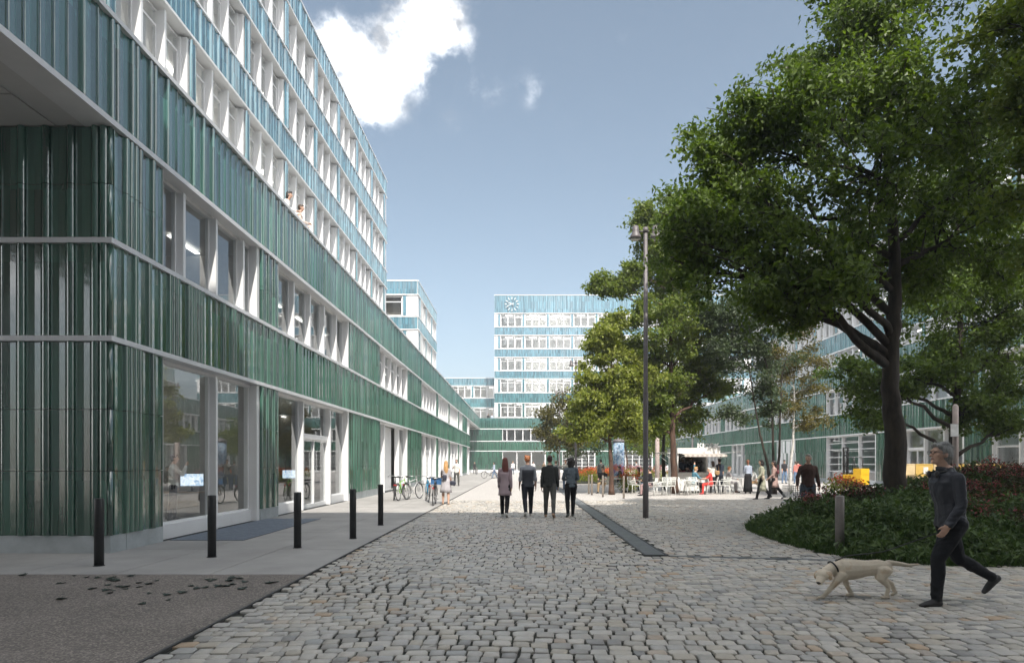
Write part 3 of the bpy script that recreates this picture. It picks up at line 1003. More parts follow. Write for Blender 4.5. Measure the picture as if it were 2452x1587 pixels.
# clock
ck = thing('wall_clock', 'large wall clock of white bar markers and two hands on the teal parapet', 'clock', (-1.55, 104.78, 28.25))
M_CLOCK = mat('clock_white', (.62, .66, .68), .4, var=.02)
for i in range(12):
    a = math.radians(30 * i)
    m = MB(); L0, L1 = .80, 1.20
    wv = .055
    c_, s_ = math.cos(a), math.sin(a)
    P = [(-wv, L0), (wv, L0), (wv, L1), (-wv, L1)]
    V = [(p * c_ + q * s_, yq, -p * s_ + q * c_) for yq in (-.14, -.04) for p, q in P]
    m.add(V, [(0, 1, 2, 3), (7, 6, 5, 4), (0, 4, 5, 1), (1, 5, 6, 2), (2, 6, 7, 3), (3, 7, 4, 0)], False)
    m.obj('marker', M_CLOCK, ck)
for nm, a, L1, wv in (('hour_hand', 292, .62, .06), ('minute_hand', 244, 1.0, .05)):
    a = math.radians(a); c_, s_ = math.cos(a), math.sin(a)
    P = [(-wv, -.3), (wv, -.3), (wv, L1), (-wv, L1)]
    yo = -.20 if nm[0] == 'h' else -.26
    V = [(p * c_ + q * s_, yq, -p * s_ + q * c_) for yq in (yo, yo + .04) for p, q in P]
    m = MB(); m.add(V, [(0, 1, 2, 3), (7, 6, 5, 4), (0, 4, 5, 1), (1, 5, 6, 2), (2, 6, 7, 3), (3, 7, 4, 0)], False)
    m.obj(nm, M_CLOCK, ck)
m = MB(); m.tube([(0, -.27, 0), (0, .02, 0)], .07, 10); m.obj('spindle', M_CLOCK, ck)

# ------------------------------------------------------------------ right building
right = thing('shaded_office_building', 'green tiled office building in shade behind the trees and kiosk on the right', 'building', (25, 60, 0))
FR = Facade(right, (25, 0, 0), R(-90))    # x = -world Y
rr = random.Random(21)
ya, yb = 20.0, 104.5
lg = MB()
for a, b in (('l1a', 'l1b'), ('l2a', 'l2b'), ('l3a', 'l3b'), ('l4a', 'l4b')): lg.box(-yb, -ya, -.085, .42, Z[a], Z[b])
FR.obj(lg, 'ledge', M_LEDGE)
wm = MB(); wm.box(-yb, -ya, .03, .40, Z['l1b'], Z['l2a']); wm.box(-yb, -ya, .03, .40, Z['l3b'], Z['l4a']); FR.obj(wm, 'wall', M_WALL)
sl = MB(); sl.box(-yb, -ya, .42, 8, 3.7, 5.3); sl.box(-yb, -ya, .42, 8, 7.46, 8.2); sl.box(-yb, -ya, .42, 8, -.05, .03); sl.box(-yb, -ya, 7.0, 7.2, .03, 7.4)
FR.obj(sl, 'floor_slab', M_SLAB)
FR.band(-yb, -ya, 3.73, 5.32, rr); FR.band(-yb, -ya, 7.44, 9.19, rr)
gW = [(20, 26, 0), (26, 33.05, 1), (35.1, 42.3, 2), (43.8, 51.0, 3), (69.4, 73.9, 2), (78, 84.8, 1), (86.5, 92, 1), (93.5, 99, 1)]
fW = [(20, 26), (27, 33.5), (35.1, 42.3), (44.5, 51.0), (57, 63), (69.4, 76.3), (78, 84.8), (86, 92), (93, 99)]
def wfill(F, wins, y0, y1, rows, plinth):
    y_ = y0
    for a, b in wins + [(y1, y1)]:
        if a - y_ > .15:
            F.obj(MB().box(-a, -y_, .03, .40, rows[0][0] + .003, rows[-1][1]), 'wall', M_DARKJ)
            for z0, z1 in rows: F.band(-a + .01, -y_ - .01, z0, z1, rr)
            if plinth: F.obj(MB().box(-a, -y_, -.03, .35, -.05, .30), 'plinth', M_CONC)
        y_ = b
wfill(FR, [(a, b) for a, b, c in gW], ya, yb, G_ROWS, True)
wfill(FR, fW, ya, yb, F_ROWS, False)
for a, b, c in gW:
    n = 3 if c == 3 else max(2, round((b - a) / 1.6))
    mu = [-b + (b - a) * q / n for q in range(1, n)]
    glazing(FR, -b, -a, 0, 3.64, mu, kick=.25, door=(1 if c == 2 else None), transom={0: None, 1: [1.0, 2.4], 2: None, 3: [.9, 1.45, 2.0, 2.6, 3.1]}[c], single_pane=a > 60)
for a, b in fW:
    n = max(2, round((b - a) / 1.35))
    glazing(FR, -b, -a, 5.41, 7.34, [-b + (b - a) * q / n for q in range(1, n)], kick=0, transom=[6.75], single_pane=a > 60)
m = MB(); m.box(-60.7, -56.6, -.06, .02, .05, 3.6); FR.obj(m, 'wall_panel', M_LEDGE)
FV = Facade(right, (28.8, 0, 0), R(-90))
tower(FV, -78.0, -20.0, rows_all, 8.2, 24.3, -77.6, rr, single_bays=4)
FR.finish(); FV.finish()
m = MB(); m.box(29.2, 36, 20, 78, 24.0, 24.2); m.obj('roof', M_CONC, right, (-25, -60, 0))
# ================================================================== TREES AND PLANTS
def bark_material(name, a, b, sc=9.0):
    t = NT(name)
    mp = t.add('ShaderNodeMapping'); mp.inputs['Scale'].default_value = (1, 1, .22); t.l.new(t.pos, mp.inputs[0])
    n = t.noise(sc, 5.0, .65, mp.outputs[0])
    t.set(t.b, 'Base Color', t.ramp(n, [(.35, a), (.65, b)]))
    t.b.inputs['Roughness'].default_value = .9
    t.bump(n, .8, .03)
    return t.m
M_BARK = bark_material('dark_bark', (.020, .016, .012), (.055, .042, .030))
M_BARKR = bark_material('brown_bark', (.045, .025, .018), (.13, .075, .052))
def birch_material():
    t = NT('birch_bark')
    mp = t.add('ShaderNodeMapping'); mp.inputs['Scale'].default_value = (3, 3, 9); t.l.new(t.pos, mp.inputs[0])
    n = t.noise(2.0, 4.0, .7, mp.outputs[0])
    t.set(t.b, 'Base Color', t.ramp(n, [(.36, (.05, .045, .04)), (.45, (.55, .53, .50)), (1.0, (.72, .70, .67))]))
    t.b.inputs['Roughness'].default_value = .8
    return t.m
M_BIRCH = birch_material()
L_DEEP = leaf_material('linden_leaves', (.058, .098, .021), (.160, .225, .050), .46)
L_LIME = leaf_material('lime_leaves', (.140, .185, .026), (.340, .360, .085), .44)
L_MID = leaf_material('green_leaves', (.080, .128, .020), (.215, .260, .052), .43)
L_OLIVE = leaf_material('olive_leaves', (.060, .060, .018), (.150, .135, .040), .35)
L_BIRCH = leaf_material('birch_leaves', (.060, .065, .015), (.190, .150, .040), .40)
L_GREY = leaf_material('grey_green_leaves', (.045, .070, .035), (.100, .135, .070), .35)

def px(x, y, Y):
    """photo pixel -> point on the vertical plane at distance Y"""
    return Vector(((x - 1248) / 1490 * Y, Y, EYE + (1108 - y) / 1490 * Y))
DS = 2452 / 2379.0
def dpx(x, y, Y): return px(x * DS, y * DS, Y)

def leaves_mesh(name, centers, per, spread, size, material, rng, droop=.35, aspect=.62, up=.55):
    C_ = np.repeat(np.asarray(centers, np.float32), per, axis=0)
    n = len(C_)
    P = C_ + rng.normal(0, 1, (n, 3)) * np.array([spread, spread, spread * .62])
    d = rng.normal(0, 1, (n, 3)); d[:, 2] -= droop
    d /= np.linalg.norm(d, axis=1, keepdims=True)
    nr = rng.normal(0, .75, (n, 3)); nr[:, 2] += up
    nr[:, 1] -= .35
    s_ = np.cross(d, nr); s_ /= np.linalg.norm(s_, axis=1, keepdims=True) + 1e-9
    nn = np.cross(s_, d)
    L = (size * rng.uniform(.65, 1.3, n))[:, None]
    W = L * aspect * rng.uniform(.8, 1.15, (n, 1))
    b = P
    mid = P + d * L * .45
    tip = P + d * L - nn * L * .10
    v = np.stack([b, mid + s_ * W * .5 + nn * L * .08, tip, mid - s_ * W * .5 + nn * L * .08], axis=1).reshape(-1, 3)
    i = np.arange(n) * 4
    f = np.concatenate([np.stack([i, i + 1, i + 2], 1), np.stack([i, i + 2, i + 3], 1)], 0)
    return raw_mesh(name, v, f, 3, material)

def tree(name, label, base, trunk, lobes, r0, leaf, bark, seed, size=.10, n_sec=9, n_ter=5, per=9, spread=.22, group='trees on the plaza', up=.55, droop=.35,
         stems=None, low=.35, hollow=.35, twig_r=.010):
    """trunk: list of points; lobes: [(center, radius vector, density)]; limbs run from the trunk into each lobe and carry the leaves"""
    r = random.Random(seed); rng = np.random.default_rng(seed)
    base = Vector(base)
    wood = MB()
    trunks = stems or [trunk]
    nodes = []
    for tk in trunks:
        pts = [Vector(p) for p in tk]
        fine = []
        for i in range(len(pts) - 1):
            for q in range(6):
                fine.append(pts[i].lerp(pts[i + 1], q / 6) + Vector((r.uniform(-1, 1), r.uniform(-1, 1), 0)) * r0 * .10)
        fine.append(pts[-1])
        k = len(fine)
        rads = [r0 * (1.0 - .86 * (i / (k - 1)) ** .85) * (1.32 if i == 0 else 1.12 if i == 1 else 1) for i in range(k)]
        wood.tube(fine, rads, 12)
        nodes += [(p, rads[i], i / (k - 1)) for i, p in enumerate(fine)]
    cent = []
    for lc, lr, dens in lobes:
        lc = Vector(lc); lr = Vector(lr)
        cand = [nd for nd in nodes if nd[0].z < lc.z + .2 and nd[2] > low * .8] or nodes
        p0, rr_, _ = min(cand, key=lambda nd: (nd[0] - lc).length + .55 * abs(nd[0].z - (lc.z - .55 * math.hypot(nd[0].x - lc.x, nd[0].y - lc.y))))
        # main limb
        ctrl = p0.lerp(lc, .5) + Vector((0, 0, .12 * (lc - p0).length))
        limb = []
        for q in range(9):
            t_ = q / 8
            limb.append(p0 * (1 - t_) ** 2 + ctrl * 2 * t_ * (1 - t_) + lc * t_ ** 2 + Vector((r.uniform(-1, 1), r.uniform(-1, 1), r.uniform(-1, 1))) * (.03 * (lc - p0).length if 0 < q else 0))
        lr0 = min(rr_ * .62, r0 * .45)
        wood.tube(limb, [lr0 * (1 - .75 * q / 8) for q in range(9)], 7)
        ns = max(3, int(n_sec * dens))
        for s in range(ns):
            u = r.gauss(0, 1), r.gauss(0, 1), r.gauss(0, 1)
            uv = Vector(u).normalized() * (r.uniform(hollow, 1.0) ** .6)
            tgt = lc + Vector((uv.x * lr.x, uv.y * lr.y, uv.z * lr.z))
            j = min(8, max(2, int(r.uniform(.45, 1.0) * 8)))
            q0 = limb[j]
            c2 = q0.lerp(tgt, .5) + Vector((0, 0, .10 * (tgt - q0).length))
            sec = [q0 * (1 - t_) ** 2 + c2 * 2 * t_ * (1 - t_) + tgt * t_ ** 2 for t_ in (0, .25, .5, .75, 1)]
            sr = lr0 * .28 + .004
            wood.tube(sec, [sr, sr * .8, sr * .6, sr * .42, sr * .25], 5, cap=False)
            for t3 in range(n_ter):
                q = r.uniform(.35, 1.0)
                a = q0 * (1 - q) ** 2 + c2 * 2 * q * (1 - q) + tgt * q ** 2
                dv = Vector((r.gauss(0, 1), r.gauss(0, 1), r.gauss(0, .6) + .05)).normalized()
                dv = (dv + (tgt - lc).normalized() * .6).normalized()
                le = r.uniform(.25, .6) * (lr.x + lr.z) * .5 * .7
                e = a + dv * le - Vector((0, 0, .08 * le))
                wood.tube([a, a.lerp(e, .5) + Vector((0, 0, .03 * le)), e], [twig_r, twig_r * .7, twig_r * .4], 3, cap=False)
                for q2 in (.35, .65, .95): cent.append(tuple(a.lerp(e, q2)))
    root = thing(name, label, 'tree', base, group=group)
    off = -base
    wo = wood.obj('trunk', bark, root, off)
    me = leaves_mesh('crown', cent, per, spread, size, leaf, rng, droop=droop, up=up)
    link('crown', me, root, off)
    return root

def L(x, y, r_, Y, d=1.0, dy=0.0, ry=None):
    """lobe given in the 2379-px view of the photo"""
    m = DS / 1490 * Y
    r_ *= 1.06 if Y < 25 else 1.12
    m = DS / 1490 * (Y + dy)
    return (dpx(x, y, Y + dy), (r_ * m, (ry or r_) * m, r_ * m * .85), d)

TY = 14.0
bigl = [L(1700, 630, 140, TY, 1.1, -.6), L(1800, 330, 130, TY, 1.0, .3), L(1930, 130, 150, TY, 1.1, .6), L(1740, 480, 130, TY, 1.1, -.4), L(2080, 40, 160, TY, 1.1, .2),
        L(2200, 280, 190, TY, 1.4, -.3), L(2010, 400, 190, TY, 1.5, -1.0), L(1890, 610, 150, TY, 1.3, -1.2), L(2230, 560, 170, TY, 1.3, .3), L(1690, 265, 62, TY, .6, .2),
        L(1600, 510, 80, TY, .7, .1), L(1960, 250, 130, TY, 1.0, 1.5), L(2090, 600, 170, TY, 1.2, 1.6), L(2150, -130, 170, TY, 1.0), L(1950, -60, 110, TY, .8, .8),
        L(1560, 600, 60, TY, .5, .6), L(1610, 440, 80, TY, .8, .4), L(1575, 525, 62, TY, .7, -.2), L(1650, 330, 75, TY, .7, .5), L(1850, 230, 110, TY, .8, -.6), L(2060, 180, 150, TY, 1.1, -1.0), L(1800, 700, 90, TY, .7, .2), L(1640, 380, 60, TY, .5, .2), L(2330, 420, 130, TY, 1.0, .8)]
bt = [dpx(2083, 1200, TY), dpx(2078, 1000, TY), dpx(2066, 900, TY), dpx(2075, 760, TY), dpx(2080, 600, TY), dpx(2060, 380, TY), dpx(2070, 120, TY), dpx(2080, -60, TY)]
bt[0].z = .25
tree('shade_tree', 'largest dark spreading tree rising from the planted mound above the dog walker', (bt[0].x, TY, .2), bt, bigl, .255, L_DEEP, M_BARK, 3,
     size=.128, n_sec=15, n_ter=6, per=12, spread=.155, low=.2)
# trees right of it, nearer and further
NY = 11.0
nt = [px(2700, 1260, NY), px(2690, 1000, NY), px(2680, 700, NY), px(2650, 300, NY), px(2640, -200, NY)]
nt[0].z = .3
tree('shade_tree', 'tree at the right edge whose boughs hang in over the top corner of the picture', (nt[0].x, NY, .2), nt,
     [L(2340, 60, 110, NY, .8), L(2430, 250, 160, NY, 1.0), L(2500, 20, 200, NY, 1.0), L(2480, 480, 170, NY, 1.0), L(2620, 250, 200, NY, 1.0), L(2560, -200, 240, NY, 1.0), L(2390, 330, 70, NY, .6)],
     .2, L_MID, M_BARK, 4, size=.12, n_sec=17, n_ter=6, per=14, spread=.15, low=.2)
RY = 22.0
rtk = [px(2286, 1170, RY), px(2282, 1050, RY), px(2296, 900, RY), px(2300, 700, RY), px(2290, 480, RY), px(2290, 200, RY)]
rtk[0].z = .3
tree('shade_tree', 'dark tree behind the walking man with slim trunk in front of the shaded windows', (rtk[0].x, RY, .2), rtk,
     [L(2040, 905, 75, RY, .7, .5), L(1960, 860, 60, RY, .5), L(2230, 850, 90, RY, .8), L(2330, 920, 80, RY, .9), L(2180, 720, 110, RY, .9), L(2320, 740, 110, RY, 1.0), L(2260, 560, 130, RY, 1.0),
      L(2350, 500, 120, RY, 1.0), L(2130, 600, 90, RY, .7), L(2300, 350, 120, RY, 1.0), L(2160, 440, 100, RY, .8), L(2120, 880, 60, RY, .5), L(2010, 960, 40, RY, .4), L(2370, 640, 90, RY, .8), L(2350, 820, 100, RY, .9, .6), L(2250, 955, 55, RY, .6), L(2375, 990, 65, RY, .7), L(2210, 640, 100, RY, .9, .8), L(2180, 830, 70, RY, .7, 1), L(2290, 640, 100, RY, 1.0)],
     .17, L_DEEP, M_BARK, 6, size=.14, n_sec=14, n_ter=6, per=15, spread=.18, low=.15)
# the two lit trees in the middle
AY = 30.6
at_ = [px(1465, 1184, AY), px(1463, 1100, AY), px(1459, 1020, AY), px(1462, 930, AY), px(1465, 830, AY), px(1468, 770, AY)]
at_[0].z = 0
tree('plaza_tree', 'lit light green tree left of the lamp post among the thin metal bollards', (at_[0].x, AY, 0), at_,
     [L(1400, 785, 42, AY, .8, -.3), L(1440, 850, 62, AY, 1.2), L(1375, 895, 55, AY, 1.1, -.4), L(1450, 945, 60, AY, 1.2, -.6), L(1372, 990, 40, AY, .9, -.3), L(1475, 990, 40, AY, .9),
      L(1345, 960, 36, AY, .7), L(1420, 800, 45, AY, .8, .8), L(1405, 960, 55, AY, 1.0, .8), L(1330, 1000, 26, AY, .5), L(1500, 900, 50, AY, .9, .5), L(1430, 740, 30, AY, .5)],
     .13, L_LIME, M_BARKR, 8, size=.17, n_sec=16, n_ter=6, per=14, spread=.16, low=.35, up=.9)
BY = 31.6
bt2 = [px(1616, 1181, BY), px(1612, 1080, BY), px(1608, 960, BY), px(1606, 800, BY), px(1610, 650, BY), px(1600, 520, BY)]
bt2[0].z = 0
tree('plaza_tree', 'tall green tree right of the lamp post with trunk before the kiosk', (bt2[0].x, BY, 0), bt2,
     [L(1412, 650, 34, BY, .8, -.3), L(1380, 665, 18, BY, .4, -.3), L(1510, 565, 55, BY, 1.0), L(1490, 505, 34, BY, .7), L(1465, 640, 36, BY, .6), L(1555, 640, 70, BY, 1.2, .6), L(1550, 770, 90, BY, 1.7, -.4), L(1520, 900, 70, BY, 1.2, -.6),
      L(1620, 880, 75, BY, 1.3, 2.6), L(1575, 965, 75, BY, 1.3, 2.6), L(1640, 790, 65, BY, 1.2, 2.4), L(1615, 560, 60, BY, 1.0, 1.8), L(1490, 820, 55, BY, 1.0, .5), L(1660, 900, 40, BY, .8, 2.8), L(1500, 980, 45, BY, .8),
      L(1560, 500, 50, BY, .8), L(1590, 700, 80, BY, 1.3, 1.2), L(1660, 850, 40, BY, .7, 2.4), L(1480, 720, 36, BY, .6)],
     .19, L_MID, M_BARKR, 9, size=.17, n_sec=16, n_ter=6, per=14, spread=.17, low=.3, up=.9)
# thinner trees
MY = 31.0
ms = [[px(1846, 1190, MY), px(1838, 1110, MY), px(1820, 1040, MY), px(1806, 960, MY), px(1790, 860, MY), px(1760, 780, MY)],
      [px(1850, 1190, MY), px(1852, 1100, MY), px(1850, 1000, MY), px(1842, 900, MY), px(1822, 820, MY), px(1800, 740, MY)],
      [px(1855, 1190, MY), px(1866, 1090, MY), px(1868, 1000, MY), px(1872, 900, MY), px(1890, 830, MY)]]
for s_ in ms: s_[0].z = 0
tree('multi_stem_tree', 'slender tree with several dark stems and thin foliage behind the women in coats', (px(1850, 1190, MY).x, MY, 0), None,
     [L(1690, 770, 60, MY, .9), L(1700, 720, 55, MY, .8), L(1640, 720, 36, MY, .6), L(1770, 780, 55, MY, .8), L(1680, 830, 45, MY, .7), L(1650, 810, 40, MY, .5), L(1740, 830, 55, MY, .6), L(1660, 740, 40, MY, .5), L(1730, 740, 50, MY, .6), L(1760, 900, 45, MY, .5), L(1800, 960, 40, MY, .5), L(1800, 830, 55, MY, .6), L(1700, 960, 30, MY, .4)],
     .085, L_GREY, M_BARK, 12, size=.14, n_sec=16, n_ter=6, per=10, spread=.20, stems=ms, low=.4)
CY = 34.0
bs = [px(1893, 1180, CY), px(1892, 1120, CY), px(1899, 1060, CY), px(1902, 960, CY), px(1898, 860, CY), px(1900, 760, CY)]
bs[0].z = 0
tree('birch_tree', 'white barked birch with sparse yellowing leaves in front of the grey panel', (bs[0].x, CY, 0), bs,
     [L(1840, 830, 45, CY, .6), L(1890, 900, 45, CY, .6), L(1800, 880, 36, CY, .5), L(1900, 830, 40, CY, .5), L(1830, 940, 36, CY, .5), L(1860, 770, 40, CY, .5), L(1920, 960, 26, CY, .3), L(1780, 820, 30, CY, .4), L(1870, 980, 30, CY, .4)],
     .10, L_BIRCH, M_BIRCH, 13, size=.14, n_sec=13, n_ter=6, per=9, spread=.2, low=.35)
DY = 36.5
ds = [px(1590, 1171, DY), px(1588, 1090, DY), px(1590, 1000, DY), px(1598, 900, DY), px(1600, 800, DY)]
ds[0].z = 0
tree('plaza_tree', 'slim dark trunked tree left of the kiosk behind the seated woman in a black jacket', (ds[0].x, DY, 0), ds,
     [L(1545, 930, 50, DY, .8), L(1590, 880, 60, DY, 1.0), L(1560, 985, 45, DY, .8), L(1600, 800, 60, DY, .8)], .13, L_MID, M_BARK, 15, size=.17, n_sec=11, n_ter=4, per=6, spread=.26, low=.35)
# small trees further back
for i, (bx, Y, lob, lm, bk, lab, r0) in enumerate((
    (1335, 46.0, [(1268, 965, 20), (1298, 985, 34), (1322, 1010, 34), (1285, 1025, 26), (1312, 935, 22), (1345, 960, 30), (1350, 1020, 26), (1260, 1000, 14)], L_OLIVE, M_BARK,
     'small olive brown multi-branched tree in the flower bed left of the lit tree', .06),
    (1406, 50.0, [(1345, 1010, 26), (1380, 1030, 30), (1360, 965, 26), (1400, 1000, 28), (1330, 1045, 16)], L_GREY, M_BARK, 'small grey green tree in the flower bed near the far lamp posts', .06),
    (1500, 58.0, [(1455, 1020, 26), (1490, 1030, 26), (1470, 985, 26), (1510, 1000, 26)], L_MID, M_BARKR, 'further plaza tree whose trunk shows right of the painted column', .12),
    (1555, 60.0, [(1500, 1045, 18), (1530, 1040, 18), (1520, 1010, 22), (1545, 1020, 20)], L_MID, M_BARK, 'far thin tree in front of the glazed ground floor at the back', .09))):
    tk = [px(bx, 1108 + EYE * 1490 / Y, Y), px(bx + 2, 1108, Y), px(bx - 4, 1060, Y), px(bx - 8, 1000, Y)]
    tk[0].z = 0
    tree('plaza_tree', lab, (tk[0].x, Y, 0), tk, [L(x_, y_, q_, Y, .9) for x_, y_, q_ in lob], r0, lm, bk, 30 + i, size=.20, n_sec=10, n_ter=4, per=6, spread=.3, low=.3)

# ------------------------------------------------------------------ planted mound
def mound_h(x, y):
    d = poly_dist(x, y, BED)
    e = min(1.0, d / 3.2)
    h = .24 * (e * e * (3 - 2 * e)) + .30 * e * max(0.0, min(1.0, (y - 12.6) / 4.5))
    h += .62 * math.exp(-((x - 12.3) ** 2 / 7 + (y - 14.0) ** 2 / 7)) * min(1, d / 1.5)
    return h
mv, mf, idx = [], [], {}
xs_ = np.arange(4.4, 20.4, .4); ys_ = np.arange(9.2, 21.4, .4)
for xx in xs_:
    for yv in ys_:
        if in_poly(xx, yv, BED) or poly_dist(xx, yv, BED) < .32:
            q = in_poly(xx, yv, BED)
            idx[(round(xx, 2), round(yv, 2))] = len(mv); mv.append((xx, yv, mound_h(xx, yv) if q else -.03))
for (xx, yv), i in idx.items():
    k4 = [(xx, yv), (round(xx + .4, 2), yv), (round(xx + .4, 2), round(yv + .4, 2)), (xx, round(yv + .4, 2))]
    if all(k_ in idx for k_ in k4): mf.append(tuple(idx[k_] for k_ in k4))
mb_ = MB(); mb_.add(mv, mf, True)
tag(mb_.obj('planting_bed', M_SOIL), kind='structure')
L_BED = leaf_material('ground_cover_leaves', (.036, .074, .026), (.115, .170, .055), .25, .5)
L_BEDD = leaf_material('dark_ground_cover_leaves', (.035, .022, .014), (.075, .060, .030), .2, .55)
L_RED = leaf_material('red_blossom', (.22, .040, .058), (.46, .13, .17), .3, .6)
L_ORANGE = leaf_material('orange_blossom', (.40, .04, .02), (.75, .16, .05), .3, .6)
L_GRASS = leaf_material('bed_grass', (.025, .060, .012), (.070, .130, .025), .25)
rp = random.Random(55); npr = np.random.default_rng(55)
cpl, cdk, crd = [], [], []
hx = lambda x, y: math.sin(x * 1.7 + .6) * math.sin(y * 1.9) + .6 * math.sin(x * 3.9 + y * 2.7)
tries = 0
while len(cpl) < 9500 and tries < 60000:
    tries += 1
    x_ = rp.uniform(4.6, 17.5); y_ = rp.uniform(9.3, 20.8)
    if abs(x_ / y_) > .9 and rp.random() < .9: continue
    if not in_poly(x_, y_, BED): continue
    d = poly_dist(x_, y_, BED)
    if d < .06: continue
    hgt = .60 * min(1, .20 + d / 1.1) * (.85 + .34 * hx(x_ * 1.3, y_ * 1.3))
    zt = mound_h(x_, y_) + hgt
    lay = rp.random() ** .45
    z_ = mound_h(x_, y_) + .06 + (zt - mound_h(x_, y_) - .06) * lay
    inside = d > .8
    reddish = (y_ > 13.0 and hx(x_ * .8 + 2, y_ * .7) > .05) or (x_ > 8.2 and hx(x_ * .6, y_ * .6 + 1) > .15)
    if inside and reddish and lay > .8:
        crd.append((x_, y_, z_ + .06)) if rp.random() < .45 else cdk.append((x_, y_, z_ + .04))
    elif inside and reddish and lay > .5 and rp.random() < .5: cdk.append((x_, y_, z_))
    else: cpl.append((x_, y_, z_))
plants = thing('ground_cover', 'dense leafy ground cover with dark red blossom filling the planted mound', 'plants', (8, 13, 0))
plants['kind'] = 'stuff'
o_ = (-8, -13, 0)
link('foliage', leaves_mesh('foliage', cpl, 10, .09, .105, L_BED, npr, droop=.25, up=.7, aspect=.5), plants, o_)
link('dark_foliage', leaves_mesh('dark_foliage', cdk, 10, .075, .075, L_BEDD, npr, droop=.1, up=.4, aspect=.45), plants, o_)
link('blossom', leaves_mesh('blossom', crd, 12, .050, .042, L_RED, npr, droop=-.2, up=.8, aspect=.75), plants, o_)
gc = []
for _ in range(9000):
    i = rp.randrange(len(BED)); a, b = BED[i], BED[(i + 1) % len(BED)]
    q = rp.random(); x_, y_ = a[0] + (b[0] - a[0]) * q, a[1] + (b[1] - a[1]) * q
    if y_ > 16 or x_ > 11: continue
    x_ += rp.uniform(-.09, .20); y_ += rp.uniform(-.07, .2)
    gc.append((x_, y_, .0))
gn = np.asarray(gc); n = len(gn)
dirs = npr.normal(0, .35, (n, 3)); dirs[:, 2] = 1; dirs *= npr.uniform(.08, .24, (n, 1))
sd_ = npr.normal(0, 1, (n, 3)); sd_[:, 2] = 0; sd_ /= np.linalg.norm(sd_, axis=1, keepdims=True); sd_ *= .005
gv = np.stack([gn - sd_, gn + sd_, gn + dirs * .6 + sd_ * .7, gn + dirs + np.array([0, 0, -.02])], 1).reshape(-1, 3)
gi = np.arange(n) * 4
link('grass_edge', raw_mesh('grass_edge', gv, np.concatenate([np.stack([gi, gi + 1, gi + 2], 1), np.stack([gi, gi + 2, gi + 3], 1)]), 3, L_GRASS), plants, o_)

# ------------------------------------------------------------------ flower bed in the middle distance
def flower_bed(name, label, x0, x1, y0, y1, h, flower, n, seed):
    r = random.Random(seed); g2 = np.random.default_rng(seed)
    root = thing(name, label, 'flower bed', ((x0 + x1) / 2, (y0 + y1) / 2, 0))
    off = (-(x0 + x1) / 2, -(y0 + y1) / 2, 0)
    b = MB(); b.box(x0, x1, y0, y1, -.02, .10); b.obj('soil', M_SOIL, root, off)
    fo, fl = [], []
    for _ in range(n):
        x_, y_ = r.uniform(x0, x1), r.uniform(y0, y1)
        hh = h * (.8 + .25 * math.sin(x_ * 2.1) * math.sin(y_ * 1.3))
        q = r.random()
        if q > .62: fl.append((x_, y_, .1 + hh * r.uniform(.72, 1.05)))
        else: fo.append((x_, y_, .1 + hh * r.uniform(.1, .85)))
    link('foliage', leaves_mesh('foliage', fo, 7, .14, .16, L_LIME, g2, droop=-.3, up=.4, aspect=.35), root, off)
    link('blossom', leaves_mesh('blossom', fl, 7, .12, .09, flower, g2, droop=-.2, up=.8, aspect=.8), root, off)
    return root
flower_bed('flower_bed', 'long bed of orange red flowers under the small trees behind the four walkers', 4.1, 8.0, 46, 56, 1.05, L_ORANGE, 1500, 3)
flower_bed('flower_bed', 'patch of pink orange flowers behind the painted column and cafe tables', 9.2, 12.6, 52, 56, 1.2, L_RED, 500, 4)
flower_bed('flower_bed', 'small clump of yellow orange flowers beside the forklift behind the mound', 13.9, 15.2, 27.2, 28.6, .75, L_ORANGE, 160, 5)
# planter beside the seated people
pl_ = flower_bed('flower_planter', 'round potted plant with orange blooms between the empty chair and the seated man', 5.35, 5.95, 32.6, 33.2, .85, L_ORANGE, 130, 6)

# ------------------------------------------------------------------ fallen leaves on the washed concrete
fl_ = None
rl = random.Random(8)
M_LEAFL = mat('fallen_leaf_green', (.030, .045, .032), .6, var=.3, scale=30)
spots = [(190, 785), (640, 787), (750, 802), (845, 806), (950, 812), (985, 800), (1000, 832), (930, 868), (1060, 885), (1085, 902), (915, 915), (975, 916), (950, 938),
         (800, 900), (1200, 850), (1205, 885), (1130, 790), (1290, 858), (1350, 832), (1290, 940), (1440, 955), (1450, 998), (1225, 1032), (530, 990), (510, 855), (545, 852), (1570, 935),
         (1650, 878), (1770, 890), (1700, 898), (1795, 825), (1850, 822), (1880, 880), (1955, 880), (2005, 805), (1980, 832), (2010, 862), (965, 822), (1030, 880), (1100, 880)]
spots = [(x_ * .2772, 1160 + y_ * .2772) for x_, y_ in spots] + [(400 + x_ * .378, 1300 + y_ * .378) for x_, y_ in ((255, 232), (270, 242), (425, 222), (460, 226), (415, 262), (325, 272), (375, 273), (240, 282), (475, 290), (490, 248), (640, 255), (700, 245), (665, 252), (150, 272), (95, 315), (398, 238))]
